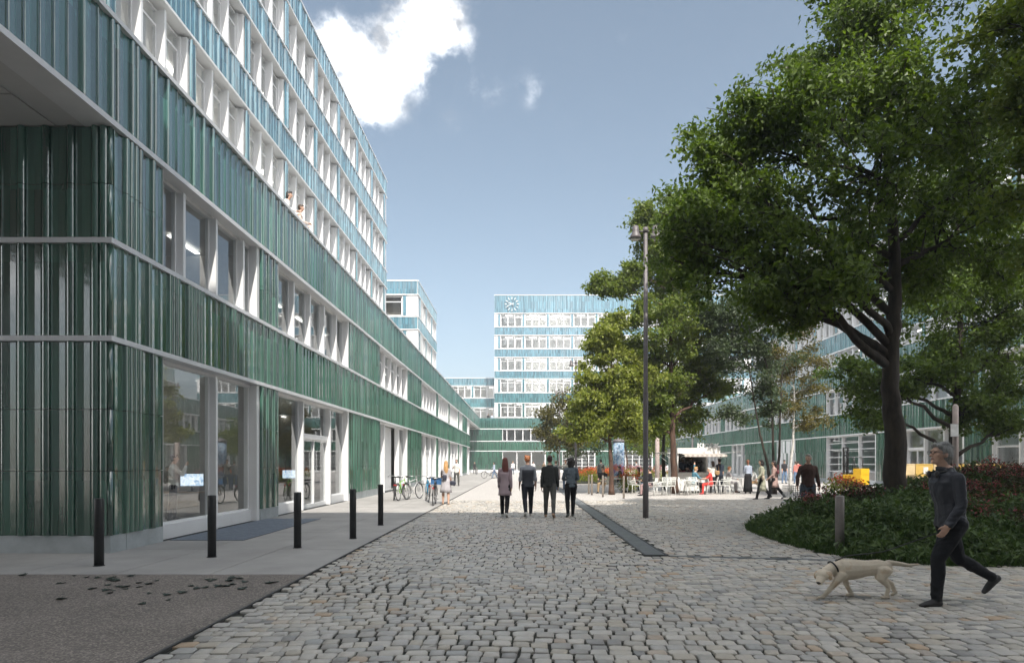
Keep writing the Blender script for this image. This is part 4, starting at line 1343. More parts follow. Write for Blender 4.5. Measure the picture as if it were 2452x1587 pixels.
for i, (sx, sy) in enumerate(spots):
    Y = EYE * 1490 / (sy - 1108)
    X = (sx - 1248) / 1490 * Y
    if fl_ is None:
        m = MB()
        out = [(0, -.5), (.18, -.36), (.40, -.30), (.26, -.10), (.46, .06), (.20, .14), (.12, .36), (0, .55), (-.12, .36), (-.22, .13), (-.44, .05), (-.25, -.10), (-.42, -.28), (-.16, -.34)]
        V = [(x_ * .16, y_ * .16, .012 + .10 * .16 * abs(x_) * 3 * (1 if x_ > 0 else .4)) for x_, y_ in out]
        m.add(V + [(0, 0, .006)], [(k_, (k_ + 1) % 14, 14) for k_ in range(14)], False)
        m.add([(a, b, c - .004) for a, b, c in V + [(0, 0, .006)]], [((k_ + 1) % 14, k_, 14) for k_ in range(14)], False)
        fl_ = m.mesh('fallen_leaf', M_LEAFL)
    o = link('fallen_leaf', fl_, None, (X, Y, .0), rl.uniform(0, 6.28))
    s_ = rl.uniform(.45, .95); o.scale = (s_, s_ * rl.uniform(.7, 1.1), s_)
    tag(o, 'dark green fallen leaf lying on the speckled washed concrete', 'leaf', 'fallen leaves on the washed concrete')
# ================================================================== STREET FURNITURE
LAMP_TPL = None
def lamp_post(label, x, y, seed=0, h=8.15):
    global LAMP_TPL
    if LAMP_TPL is not None:
        return copy_tree(LAMP_TPL, (x, y, 0), 0.0, label)
    root = thing('street_lamp', label, 'street lamp', (x, y, 0), group='lamp posts in a line across the plaza')
    m = MB(); m.lathe([(.083, 0), (.083, .9), (.074, .93), (.074, 3.5), (.062, 3.54), (.058, h), (.03, h + .03)], 16); m.obj('pole', M_LAMPG, root)
    m = MB(); m.tube([(-.30, 0, h - .06), (.30, 0, h - .06)], .022, 8); m.tube([(0, 0, h - .10), (0, 0, h + .05)], .075, 12); m.obj('bracket', M_LAMPG, root)
    for s in (-1, 1):
        m = MB()
        m.lathe([(.05, .10), (.085, .08), (.095, -.06), (.10, -.10), (.155, -.20), (.165, -.27), (.150, -.275)], 18, (s * .285, 0, h))
        hd = m.obj('lamp_head', M_LAMPG, root)
        m = MB(); m.lathe([(.145, -.272), (.10, -.30), (.02, -.315)], 16, (s * .285, 0, h)); m.obj('lens', mat('lamp_lens', (.7, .68, .62), .3), hd)
    LAMP_TPL = root
    return root
lamp_post('tall twin headed lamp post nearest to the viewer, right of the grating', 3.52, 17.6)
lamp_post('second twin headed lamp post, half hidden by the lit light green tree', 3.57, 40.7)
lamp_post('farthest twin headed lamp post, rising over the orange flower bed', 3.55, 57.7)
pp = thing('pale_post', 'pale pinkish post behind the walking man, carrying a small notice board', 'post', (13.4, 19.2, 0))
m = MB(); m.lathe([(.085, 0), (.08, 3.3), (.03, 3.36)], 14); m.obj('shaft', mat('pink_plaster', (.46, .38, .35), .7), pp)
m = MB(); m.lathe([(.13, 0), (.13, .05), (.09, .07)], 14); m.obj('foot', M_CONC, pp)
nb = thing('notice_board', 'small blank white notice board strapped to the pale post behind the walking man', 'sign', (13.28, 19.08, 2.55))
m = MB(); m.box(-.12, .12, -.02, .0, -.19, .19); m.obj('board', mat('notice_white', (.7, .7, .68), .6), nb)
m = MB(); m.box(-.13, .13, .001, .02, -.20, -.17); m.box(-.13, .13, .001, .02, .17, .20); m.obj('frame', M_LAMPG, nb)
lamp_post('twin headed lamp post rising behind the kiosk roof', 14.3, 52.0)
pc = thing('pale_post', 'broad pale pink post left of the kiosk beside a dark trunk', 'post', (9.62, 44.0, 0))
m = MB(); m.lathe([(.17, 0), (.16, 2.0), (.15, 3.6), (.05, 3.75)], 14); m.obj('shaft', mat('pink_plaster', (.46, .38, .35), .7), pc)
m = MB(); m.lathe([(.22, 0), (.22, .12), (.18, .16)], 14); m.obj('foot', M_CONC, pc)

def bollard(tpl, label, x, y, h, r, material, group, name):
    if tpl is not None: return copy_tree(tpl, (x, y, 0), None, label)
    root = thing(name, label, 'bollard', (x, y, 0), group=group)
    m = MB(); m.lathe([(r, -.02), (r, h - .02), (r * .93, h - .004), (r * .5, h)], 20); m.obj('post', material, root)
    m = MB(); m.lathe([(r * 1.22, -.01), (r * 1.22, .006), (r * 1.02, .010)], 20); m.obj('base_ring', M_BLACK, root)
    return root
tpl = None
for (x, y, t) in ((-6.37, 9.39, 'black bollard nearest the viewer in front of the tiled corner'), (-5.10, 10.26, 'black bollard before the first shop window, second from the tiled corner'),
                  (-4.09, 11.38, 'black bollard in front of the glazed door, third from the tiled corner'), (-3.45, 12.76, 'black bollard at the cobble edge, fourth from the tiled corner'),
                  (-3.50, 15.5, 'farthest black bollard, nearest to the parked bicycles')):
    b_ = bollard(tpl, t, x, y, 1.02, .066, M_BLACK, 'black bollards along the pavement', 'black_bollard')
    tpl = tpl or b_
tpl = None
for (x, y, t) in ((3.40, 31.3, 'thin steel bollard furthest left and furthest back before the cafe'), (3.43, 30.2, 'thin steel bollard just before the furthest one left of the lit tree'),
                  (3.74, 28.5, 'thin steel bollard standing alone just left of the lit tree trunk'), (4.50, 27.3, 'thin steel bollard right of the lit tree trunk, nearest to the viewer'),
                  ):
    b_ = bollard(tpl, t, x, y, .98, .045, M_STEEL, 'thin steel bollards around the cafe', 'steel_bollard')
    tpl = tpl or b_
bollard(None, 'grey brown bollard standing in the planted mound', 5.40, 10.55, 1.0, .072, mat('grey_brown_metal', (.20, .18, .17), .5, var=.1), None, 'bed_bollard')

# entrance grating in the pavement
eg = thing('entrance_grating', 'blue grey entrance grating set in the pavement under the first shop window', 'grating', (-6.3, 15, 0))
m = MB(); m.box(-.74, .74, -2.55, 2.3, -.02, .004); m.obj('tray', M_DARKJ, eg)
m = MB()
for i in range(60): m.box(-.73, .73, -2.53 + i * .08, -2.53 + i * .08 + .045, .0045, .012)
for i in range(12): m.box(-.73 + i * .13, -.71 + i * .13, -2.53, 2.27, .0125, .016)
tag(m.obj('bars', mat('blue_grey_bars', (.24, .28, .34), .55, metal=.2), eg), kind='stuff')

# ------------------------------------------------------------------ bicycles
M_SPOKE = mat('spoke_steel', (.45, .45, .46), .35, metal=.8)
def bicycle(name, label, loc, rotz, color, basket=False, guard=True, step=False, lean=.05):
    root = thing(name, label, 'bicycle', loc, rotz, 'bicycles on the pavement')
    root.rotation_euler = (0, lean, rotz)
    C_ = mat('bike_' + name + str(color), color, .35, var=.05)
    Rw = .345
    for nm, yc in (('front_wheel', .54), ('rear_wheel', -.52)):
        m = MB(); m.torus(Rw - .017, .017, 28, 6, (0, yc, Rw)); w = m.obj(nm, M_RUBBER, root)
        m = MB(); m.torus(Rw - .042, .010, 28, 5, (0, yc, Rw)); m.obj('rim', M_CHROME, w)
        m = MB()
        for i in range(18):
            a = 2 * math.pi * i / 18
            m.tube([(.012 * (-1) ** i, yc, Rw), (0, yc + (Rw - .05) * math.cos(a), Rw + (Rw - .05) * math.sin(a))], .0022, 3, cap=False)
        m.tube([(-.05, yc, Rw), (.05, yc, Rw)], .018, 8)
        m.obj('spokes', M_SPOKE, w)
        if guard:
            m = MB()
            ar = [(0, yc + (Rw + .025) * math.cos(a), Rw + (Rw + .025) * math.sin(a)) for a in [math.radians(d) for d in (range(20, 150, 13) if yc > 0 else range(30, 205, 13))]]
            m.tube(ar, .016, 5); m.obj('mudguard', M_BLACK, root)
    m = MB()
    bb, st, hd, hd2, rx = (0, -.08, .30), (0, -.24, .82), (0, .37, .86), (0, .41, .72), (0, -.52, Rw)
    m.tube([bb, st], .017, 8); m.tube([bb, hd2], .020, 8)
    m.tube([(0, -.16, .58) if step else (0, -.22, .76), (0, .40, .74) if step else hd], .017, 8)
    m.tube([hd, hd2], .022, 8)
    for s in (-1, 1): m.tube([(s * .02, -.08, .30), (s * .055, -.52, Rw)], .010, 6); m.tube([(s * .015, -.22, .74), (s * .055, -.52, Rw)], .009, 6)
    m.obj('frame', C_, root)
    m = MB()
    for s in (-1, 1): m.tube([(s * .02, .42, .70), (s * .05, .45, .58), (s * .05, .54, Rw)], .011, 6)
    m.obj('fork', C_, root)
    m = MB(); m.tube([(0, .37, .86), (0, .35, .98)], .014, 8); m.tube([(-.29, .14, .97), (-.25, .26, 1.0), (-.12, .36, 1.0), (0, .37, .98), (.12, .36, 1.0), (.25, .26, 1.0), (.29, .14, .97)], .012, 8)
    hb = m.obj('handlebar', M_CHROME, root)
    for s in (-1, 1):
        g_ = MB(); g_.tube([(s * .285, .16, .973), (s * .30, .05, .965)], .017, 8); g_.obj('grip', M_BLACK, hb)
    m = MB(); m.tube([st, (0, -.26, .93)], .013, 8); m.obj('seat_post', M_CHROME, root)
    m = MB()
    V = []
    for (yq, wq, zq) in ((-.40, .085, .965), (-.34, .095, .97), (-.26, .06, .96), (-.14, .022, .955)):
        for a in range(8):
            q = 2 * math.pi * a / 8
            V.append((wq * math.cos(q), yq, zq + .028 * math.sin(q)))
    fs = [(i * 8 + j, i * 8 + (j + 1) % 8, i * 8 + 8 + (j + 1) % 8, i * 8 + 8 + j) for i in range(3) for j in range(8)]
    m.add(V, fs + [tuple(range(7, -1, -1)), tuple(range(24, 32))], True); m.obj('saddle', M_BLACK, root)
    m = MB(); m.torus(.085, .008, 18, 5, (.04, -.08, .30)); m.tube([(-.06, -.08, .30), (.06, -.08, .30)], .016, 6)
    m.tube([(.06, -.08, .30), (.07, .06, .22)], .009, 5); m.tube([(-.06, -.08, .30), (-.07, -.22, .38)], .009, 5)
    m.box(.06, .14, .02, .10, .20, .222); m.box(-.14, -.06, -.26, -.18, .37, .392)
    m.obj('crank', M_CHROME, root)
    m = MB()
    for s in (-1, 1): m.tube([(s * .06, -.30, .74), (s * .06, -.72, .74)], .007, 5); m.tube([(s * .06, -.66, .74), (s * .055, -.52, Rw)], .006, 5)
    for yq in (-.36, -.48, -.6, -.72): m.tube([(-.06, yq, .74), (.06, yq, .74)], .006, 5)
    m.obj('rack', M_BLACK, root)
    m = MB(); m.box(-.03, .03, -.76, -.74, .62, .67); m.obj('rear_light', mat('rear_reflector', (.5, .02, .02), .3), root)
    if basket:
        m = MB(); m.box(-.20, .20, .40, .70, .74, 1.0); bx = m.obj('basket', mat('blue_canvas', (.03, .12, .28), .7), root)
        m = MB(); m.box(-.21, .21, .39, .71, .985, 1.01); m.obj('basket_rim', M_BLACK, bx)
    return root
bicycle('bicycle', 'dark bicycle parked nearest the white wall panel, left of the green one', (-5.35, 26.2, 0), R(10), (.05, .05, .05))
bicycle('bicycle', 'bright green bicycle parked beside the white entrance', (-4.95, 26.0, 0), R(-8), (.22, .55, .04), lean=-.05)
bicycle('bicycle', 'pale silver bicycle leaning right of the bright green one', (-4.62, 26.7, 0), R(-20), (.5, .5, .5), lean=-.08)
bicycle('bicycle', 'black bicycle with a blue basket held by the woman in the striped dress', (-3.22, 23.1, 0), R(3), (.02, .02, .02), basket=True, lean=.03)
bicycle('bicycle', 'sky blue bicycle standing left of the one with the basket', (-3.78, 25.0, 0), R(14), (.06, .38, .66), lean=.06)
bicycle('bicycle', 'small grey bicycle far back by the shaded passage wall', (-6.0, 84, 0), R(8), (.4, .4, .4))
bicycle('bicycle', 'black bicycle wheeled by the far woman, seen from the side', (-3.25, 63, 0), R(72), (.03, .03, .03))

# ------------------------------------------------------------------ cafe chairs and tables
M_CHAIR = mat('white_powder_coat', (.72, .73, .70), .45, var=.04)
def cafe_chair(label, loc, rotz, tpl=None):
    if tpl is not None: return copy_tree(tpl, loc, rotz, label)
    root = thing('cafe_chair', label, 'chair', loc, rotz, 'white cafe chairs around the kiosk tables')
    m = MB()
    for i in range(8): m.box(-.215 + i * .0575, -.185 + i * .0575, -.20, .22, .440, .452)
    m.box(-.225, .225, .19, .225, .437, .455); m.box(-.225, .225, -.215, -.185, .437, .455); m.box(-.215, .215, -.01, .02, .453, .460)
    m.obj('seat', M_CHAIR, root)
    m = MB()
    for i in range(8):
        x_ = -.20 + i * .0575
        m.tube([(x_, -.20, .46), (x_, -.25, .65), (x_ * .95, -.30, .84)], .012, 5)
    for zz, yy2 in ((.56, -.225), (.66, -.252), (.76, -.278)): m.tube([(-.21, yy2, zz), (.21, yy2, zz)], .009, 5)
    m.tube([(-.215, -.20, .455), (-.22, -.25, .65), (-.21, -.305, .85), (.21, -.305, .85), (.22, -.25, .65), (.215, -.20, .455)], .015, 6)
    m.obj('backrest', M_CHAIR, root)
    for x0_, y0_, x1_, y1_ in ((-.20, .20, -.24, .25), (.20, .20, .24, .25), (-.20, -.19, -.23, -.28), (.20, -.19, .23, -.28)):
        m = MB(); m.tube([(x0_, y0_, .44), (x1_, y1_, 0)], .014, 6); m.obj('leg', M_CHAIR, root)
    for s in (-1, 1):
        m = MB(); m.tube([(s * .22, -.25, .65), (s * .27, -.10, .655), (s * .27, .14, .64), (s * .245, .20, .45)], .012, 6); m.obj('armrest', M_CHAIR, root)
    return root
def cafe_table(label, loc, tpl=None, col=None):
    if tpl is not None: return copy_tree(tpl, loc, None, label)
    root = thing('cafe_table', label, 'table', loc, 0, 'cafe tables by the kiosk')
    m = MB(); m.lathe([(.36, .715), (.375, .722), (.375, .735), (.36, .742)], 28); m.obj('tabletop', M_CHAIR, root)
    for i in range(3):
        a = 2 * math.pi * i / 3 + .4
        m = MB(); m.tube([(.05 * math.cos(a), .05 * math.sin(a), .715), (.10 * math.cos(a), .10 * math.sin(a), .35), (.32 * math.cos(a), .32 * math.sin(a), .01)], .014, 6); m.obj('leg', M_CHAIR, root)
    m = MB(); m.torus(.14, .009, 18, 5, (0, 0, .28), 'z'); m.obj('brace', M_CHAIR, root)
    return root
ch = None
CH = [(5.72, 31.6, 200, 'empty white chair left of the lamp post with its back to the viewer'), (6.10, 29.3, 62, 'white chair carrying the woman in pink trousers'),
      (6.62, 29.6, 95, 'empty white chair right behind the woman in pink trousers'), (4.25, 31.9, 20, 'white chair under the person in beige trousers by the tree trunk'),
      (5.72, 35.7, 95, 'pale chair under the man in a dark shirt left of the painted column'), (6.9, 35.8, 80, 'chair under the seated guest in orange behind the lamp post'),
      (8.55, 31.0, -75, 'white chair under the waving man in the blue jumper'), (9.42, 30.8, 80, 'white chair under the person in red before the kiosk'),
      (8.05, 30.6, -110, 'empty white chair left of the waving man'), (10.95, 32.9, -90, 'chair under the man in a grey suit right of the kiosk'),
      (10.05, 30.9, 100, 'empty white chair right of the person in red'), (12.35, 33.0, 80, 'empty pale chair facing the man in the grey suit'),
      (7.25, 30.6, 40, 'white chair half hidden behind the thick tree trunk'), (8.2, 30.1, 150, 'white chair just right of the thick tree trunk'), (7.1, 29.9, 190, 'white chair left of the thick tree trunk with its back to the viewer')]
for x, y, a, t in CH:
    c_ = cafe_chair(t, (x, y, 0), R(a), ch); ch = ch or c_
tb = None
for x, y, t in ((6.55, 35.2, 'cafe table behind the lamp post between the two seated guests'), (9.0, 31.3, 'cafe table between the waving man and the person in red'),
                (7.95, 29.8, 'cafe table close to the thick tree trunk'), (11.7, 33.2, 'cafe table in front of the man in the grey suit'), (10.5, 31.5, 'cafe table with an empty chair at the right end of the counter'),
                (5.0, 32.9, 'cafe table behind the person in beige trousers')):
    t_ = cafe_table(t, (x, y, 0), tb); tb = tb or t_
# lattice chair at the edge of the mound
lc = thing('lattice_chair', 'grey mesh backed chair at the left edge of the planted mound', 'chair', (7.62, 17.6, 0), R(150))
m = MB()
for i in range(9): m.box(-.22 + i * .055, -.205 + i * .055, -.225, -.21, .50, .92)
for i in range(8): m.box(-.225, .235, -.209, -.197, .50 + i * .055, .515 + i * .055)
m.obj('backrest', mat('grey_mesh', (.45, .46, .46), .5), lc)
m = MB(); m.box(-.23, .23, -.21, .23, .44, .46); m.obj('seat', mat('grey_mesh', (.45, .46, .46), .5), lc)
for sx in (-1, 1):
    for sy in (-1, 1):
        m = MB(); m.tube([(sx * .21, sy * .2, .44), (sx * .25, sy * .27, 0)], .014, 6); m.obj('leg', mat('grey_mesh', (.45, .46, .46), .5), lc)

# ------------------------------------------------------------------ kiosk
KX0, KX1, KX2, KY = 8.13, 9.68, 10.30, 32.4
kk = thing('kiosk', 'white snack kiosk with open serving hatch, striped awning and sign on the roof', 'kiosk', (KX0, KY, 0))
def kobj(m, n, mt, par=None): return m.obj(n, mt, par or kk, (-KX0, -KY, 0) if par is None else (0, 0, 0))
M_KW = mat('kiosk_white', (.78, .77, .75), .5, var=.03)
m = MB()
m.box(KX0, KX0 + .06, KY, KY + 2.0, .10, 2.05); m.box(KX1 - .06, KX1, KY, KY + 2.0, .10, 2.05); m.box(KX0 + .06, KX1 - .06, KY + 1.94, KY + 2.0, .10, 2.05)
m.box(KX0 + .06, KX1 - .06, KY + .003, KY + .06, .10, 1.02)
m.box(KX0 + .06, KX1 - .06, KY + .06, KY + 1.94, .10, .16)
kobj(m, 'wall', M_KW)
m = MB(); m.box(KX0 - .02, KX2 + .02, KY - .10, KY + 2.05, 2.05, 2.33); kobj(m, 'roof', M_KW)
m = MB(); m.box(KX0 - .03, KX1 + .02, KY - .22, KY + .10, 1.022, 1.07); kobj(m, 'counter', mat('counter_top', (.55, .53, .5), .4))
for xq, yq in ((KX2 - .03, KY + .0), (KX2 - .03, KY + 1.95)):
    m = MB(); m.box(xq - .03, xq + .03, yq - .03, yq + .03, 0, 2.05); kobj(m, 'post', M_KW)
for xq in (KX0 + .3, KX1 - .3):
    m = MB(); m.box(xq - .08, xq + .08, KY + .3, KY + 1.7, 0, .10); kobj(m, 'foot', M_BLACK)
# awning: scalloped striped cloth slats
aw = MB(); na = 18
M_AW1 = mat('awning_cream', (.62, .57, .52), .8); M_AW2 = mat('awning_taupe', (.42, .37, .34), .8)
ax0, ax1 = KX0 + .12, KX2 + .1
for i in range(na):
    aw.mi = i % 2
    a = ax0 + (ax1 - ax0) * i / na; b = ax0 + (ax1 - ax0) * (i + 1) / na
    V = [(a, KY - .10, 2.05), (b, KY - .10, 2.05), (b, KY - 1.0, 1.97), (a, KY - 1.0, 1.97), (b, KY - 1.0, 1.88), ((a + b) / 2, KY - 1.0, 1.86), (a, KY - 1.0, 1.88)]
    V += [(x_, y_ + .004, z_ - .012) for x_, y_, z_ in V]
    aw.add(V, [(0, 3, 2, 1), (3, 6, 5, 4, 2), (7, 8, 9, 10), (10, 9, 11, 12, 13), (0, 1, 8, 7), (6, 13, 12, 5), (5, 12, 11, 4)], False)
kobj(aw, 'awning', [M_AW1, M_AW2])
m = MB()
for xq in (KX0 + .14, KX2 + .06): m.tube([(xq, KY - .05, 1.80), (xq, KY - .98, 1.96)], .014, 6)
kobj(m, 'awning_arm', M_CHAIR)
# side flaps propped open
m = MB(); m.add([(KX2 + .03, KY + .1, 2.04), (KX2 + .03, KY + 1.8, 2.04), (KX2 + 1.15, KY + 1.8, 2.16), (KX2 + 1.15, KY + .1, 2.16), (KX2 + .03, KY + .1, 2.0), (KX2 + .03, KY + 1.8, 2.0), (KX2 + 1.15, KY + 1.8, 2.12), (KX2 + 1.15, KY + .1, 2.12)],
               [(0, 3, 2, 1), (4, 5, 6, 7), (0, 1, 5, 4), (1, 2, 6, 5), (2, 3, 7, 6), (3, 0, 4, 7)], False); kobj(m, 'side_flap', M_KW)
m = MB()
for yq in (KY + .1, KY + 1.8): m.tube([(KX0 - .02, yq, 2.02), (KX0 - .75, yq, 2.10)], .018, 6); m.tube([(KX0 - .75, yq, 2.10), (KX0 - .02, yq, 1.55)], .012, 6)
m.tube([(KX0 - .75, KY + .1, 2.1), (KX0 - .75, KY + 1.8, 2.1)], .018, 6); kobj(m, 'side_frame', M_CHAIR)
# cups and jars hanging inside, coffee machine
rk = random.Random(3)
m = MB(); m.box(KX0 + .10, KX1 - .1, KY + .55, KY + .59, 1.68, 1.70)
kobj(m, 'rail', M_BLACK)
m = MB()
for i in range(17):
    xq = KX0 + .15 + i * .08 + rk.uniform(-.02, .02); zq = rk.uniform(1.52, 1.62)
    m.lathe([(.012, .07), (.040, .05), (.045, -.02), (.028, -.05)], 8, (xq, KY + .57 + rk.uniform(-.03, .03), zq)); m.tube([(xq, KY + .57, zq + .06), (xq, KY + .57, 1.69)], .004, 4)
kobj(m, 'hanging_cups', mat('dark_enamel', (.06, .045, .04), .4))
m = MB(); m.box(KX0 + .4, KX1 - .2, KY + 1.90, KY + 1.935, .5, 1.9); kobj(m, 'back_panel', mat('kiosk_wood', (.20, .14, .10), .6))
cm = thing('coffee_machine', 'black coffee machine on the kiosk counter behind the hatch', 'coffee machine', (KX1 - .45, KY + .45, 1.07))
m = MB(); m.box(-.2, .2, -.15, .2, .0, .06); m.box(-.2, .2, .04, .2, .06, .38); m.box(-.2, .2, -.15, .2, .30, .40); m.obj('body', M_BLACK, cm)
m = MB(); m.tube([(-.08, -.08, .30), (-.08, -.08, .22)], .02, 6); m.tube([(.08, -.08, .30), (.08, -.08, .22)], .02, 6); m.obj('spout', M_CHROME, cm)
# sign: letters built from strokes
def letter(mb, ch, x, w, h, t, d):
    def bar(p, q, tt=t):
        p, q = Vector((p[0], 0, p[1])), Vector((q[0], 0, q[1]))
        dr_ = (q - p).normalized(); n_ = Vector((-dr_.z, 0, dr_.x)) * tt / 2
        P = [p - n_, q - n_, q + n_, p + n_]
        V = [(x + v.x, yy_, v.z) for yy_ in (-d, 0) for v in P]
        mb.add(V, [(0, 1, 2, 3), (7, 6, 5, 4), (0, 4, 5, 1), (1, 5, 6, 2), (2, 6, 7, 3), (3, 7, 4, 0)], False)
    if ch == 'K':
        bar((t / 2, 0), (t / 2, h)); bar((t * .8, h * .42), (w - t * .45, h - t * .1), t * .95); bar((t * 1.6, h * .62), (w - t * .4, t * .1), t * .95)
    elif ch == 'I': bar((t / 2, 0), (t / 2, h))
    elif ch in 'OS':
        n = 20
        if ch == 'O': pts = [(w / 2 + (w - t) / 2 * math.cos(2 * math.pi * i / n), h / 2 + (h - t) / 2 * math.sin(2 * math.pi * i / n)) for i in range(n + 1)]
        else:
            r_ = (h - t) / 4; cx = w / 2; rx = (w - t) / 2
            pts = [(cx + rx * math.cos(a), h - t / 2 - r_ + r_ * math.sin(a)) for a in [math.radians(q) for q in range(20, 271, 25)]]
            pts += [(cx + rx * math.cos(a), t / 2 + r_ + r_ * math.sin(a)) for a in [math.radians(q) for q in range(90, -161, -25)]]
        for i in range(len(pts) - 1):
            p, q = Vector(pts[i]), Vector(pts[i + 1]); e = (q - p).normalized() * t * .12
            bar(tuple(p - e), tuple(q + e))
sg = thing('kiosk_sign', 'white block letters spelling KIOSK standing on the kiosk roof', 'sign', (KX2 - 1.14, KY - .02, 2.335))
xq = 0
for ch_, w_ in (('K', .235), ('I', .07), ('O', .26), ('S', .215), ('K', .235)):
    m = MB(); letter(m, ch_, 0, w_, .24, .066, .06)
    m.obj('letter', mat('sign_white', (.85, .85, .85), .4, var=.02), sg, (xq, 0, .0)); xq += w_ + .028
m = MB(); m.box(-.02, 1.12, .002, .03, -.005, .02); m.obj('mount', M_KW, sg)

# ------------------------------------------------------------------ painted column, forklift, crates, car
def graffiti():
    t = NT('painted_column')
    mp = t.add('ShaderNodeMapping'); mp.inputs['Scale'].default_value = (1, 1, .8); t.l.new(t.objc, mp.inputs[0])
    n = t.noise(3.2, 4.0, .6, mp.outputs[0])
    c1 = t.ramp(n, [(.30, (.05, .08, .16)), (.44, (.16, .28, .42)), (.52, (.42, .50, .58)), (.60, (.10, .18, .30)), (.72, (.24, .16, .34))], 'EASE')
    sep = t.add('ShaderNodeSeparateXYZ'); t.l.new(t.objc, sep.inputs[0])
    nb = t.noise(4.0, 3.0, .6, t.objc)
    zz = t.math('ADD', sep.outputs['Z'], t.math('MULTIPLY', nb, .9))
    band = t.ramp(t.math('DIVIDE', zz, 3.5), [(.0, (0, 0, 0)), (.36, (0, 0, 0)), (.40, (1, 1, 1)), (.53, (1, 1, 1)), (.56, (0, 0, 0))])
    c = t.mix(band, c1, t.ramp(nb, [(.4, (.50, .14, .04)), (.6, (.22, .12, .30))]))
    t.set(t.b, 'Base Color', c); t.b.inputs['Roughness'].default_value = .6
    return t.m
ac = thing('painted_column', 'round column covered in blue and orange spray paint behind the lit tree', 'column', (7.05, 45, 0))
m = MB(); m.lathe([(.40, .12), (.40, 3.05), (.36, 3.06)], 28); m.obj('shaft', graffiti(), ac)
m = MB(); m.lathe([(.46, 0), (.46, .12), (.41, .13)], 28); m.obj('foot', M_CONC, ac)
m = MB(); m.lathe([(.44, 3.06), (.46, 3.12), (.40, 3.2), (.12, 3.34), (.02, 3.36)], 28); m.obj('cap', M_LAMPG, ac)

M_YEL = mat('machine_yellow', (.72, .42, .02), .45, var=.05)
fk = thing('forklift', 'yellow forklift with a tall dark mast beside the planted mound', 'forklift', (20.25, 38.0, 0), R(28))
fk.scale = (.82, .82, .90)
m = MB(); m.prism([(-.5, -.95), (.5, -.95), (.5, .45), (-.5, .45)], .28, .95); m.box(-.48, .48, -.97, -.35, .951, 1.35); m.obj('body', M_YEL, fk)
m = MB()
for sx in (-1, 1):
    m.tube([(sx * .46, -.5, 1.35), (sx * .44, -.42, 2.1)], .03, 6); m.tube([(sx * .46, .40, .95), (sx * .44, .2, 2.1)], .03, 6); m.tube([(sx * .44, -.42, 2.1), (sx * .44, .2, 2.1)], .03, 6)
for q in range(4): m.tube([(-.44, -.4 + q * .2, 2.1), (.44, -.4 + q * .2, 2.1)], .018, 5)
m.obj('cage', M_BLACK, fk)
m = MB()
for sx in (-1, 1): m.box(sx * .26 - .05, sx * .26 + .05, .52, .62, .06, 2.75); m.box(sx * .14 - .03, sx * .14 + .03, .56, .62, .10, 2.5)
for zq in (.4, 1.3, 2.2, 2.72): m.box(-.31, .31, .53, .6, zq, zq + .07)
m.obj('mast', M_BLACK, fk)
m = MB()
for sx in (-1, 1): m.box(sx * .22 - .05, sx * .22 + .05, .63, 1.65, .08, .12); m.box(sx * .22 - .05, sx * .22 + .05, .625, .67, .08, .6)
m.obj('fork', M_BLACK, fk)
for sx in (-1, 1):
    for yq, r_ in ((-.65, .22), (.25, .28)):
        m = MB(); m.torus(r_ - .07, .07, 18, 6, (sx * .48, yq, r_)); w_ = m.obj('wheel', M_RUBBER, fk)
        m = MB(); m.tube([(sx * .40, yq, r_), (sx * .54, yq, r_)], r_ - .12, 14, False); m.obj('rim', M_YEL, w_)
m = MB(); m.box(-.22, .22, -.3, .15, .96, 1.06); m.box(-.22, .22, -.34, -.26, 1.06, 1.45); m.obj('seat', M_BLACK, fk)

M_CRATE = mat('yellow_board', (.60, .40, .10), .7, var=.12, scale=4)
M_CRATE2 = mat('pale_board', (.66, .52, .30), .7, var=.12, scale=4)
def crate(label, x, y, z, w, d, h, rz, material, paper=True):
    w *= .80
    root = thing('crate', label, 'crate', (x, y, z), rz, 'yellow crates along the shaded building')
    m = MB(); m.box(-w / 2, w / 2, -d / 2, d / 2, .0, h); m.obj('box', material, root)
    m = MB()
    for zq in (.0, h - .06): m.box(-w / 2 - .012, w / 2 + .012, -d / 2 - .012, -d / 2 - .001, zq, zq + .06); m.box(-w / 2 - .012, -w / 2 - .001, -d / 2, d / 2, zq, zq + .06)
    for xq in (-w / 2, w / 2 - .06): m.box(xq, xq + .06, -d / 2 - .013, -d / 2 - .001, .061, h - .061)
    m.obj('batten', material, root)
    if paper:
        m = MB(); m.box(-.10, .12, -d / 2 - .018, -d / 2 - .014, h * .2, h * .75); m.obj('delivery_note', mat('paper_white', (.75, .74, .70), .8), root)
    return root
cl_ = (('yellow crate furthest left, right of the forklift', 22.3, 37.0, 1.0), ('yellow crate hidden partly by the big trunk', 22.2, 35.6, .85), ('broad yellow crate right of the big trunk with a pale note', 22.2, 34.2, 1.1),
       ('pale yellow crate just left of the walking man', 22.3, 32.9, 1.0), ('yellow crate seen behind the walking man', 22.2, 31.6, 1.0), ('yellow crate right of the walking man', 22.3, 30.4, 1.0), ('yellow crate furthest right beside the red shrubs', 22.2, 29.3, 1.1))
for i, (t, x, y, w_) in enumerate(cl_):
    crate(t, x, y, .82, w_, .8, .68, R(-30), M_CRATE if i % 2 == 0 else M_CRATE2, i in (2, 6))
    crate('lower ' + t.replace('yellow crate', 'tan crate') if 'yellow crate' in t else 'lower ' + t, x + .03, y, .0, w_ * 1.05, .85, .80, R(-30), M_CRATE2, False)

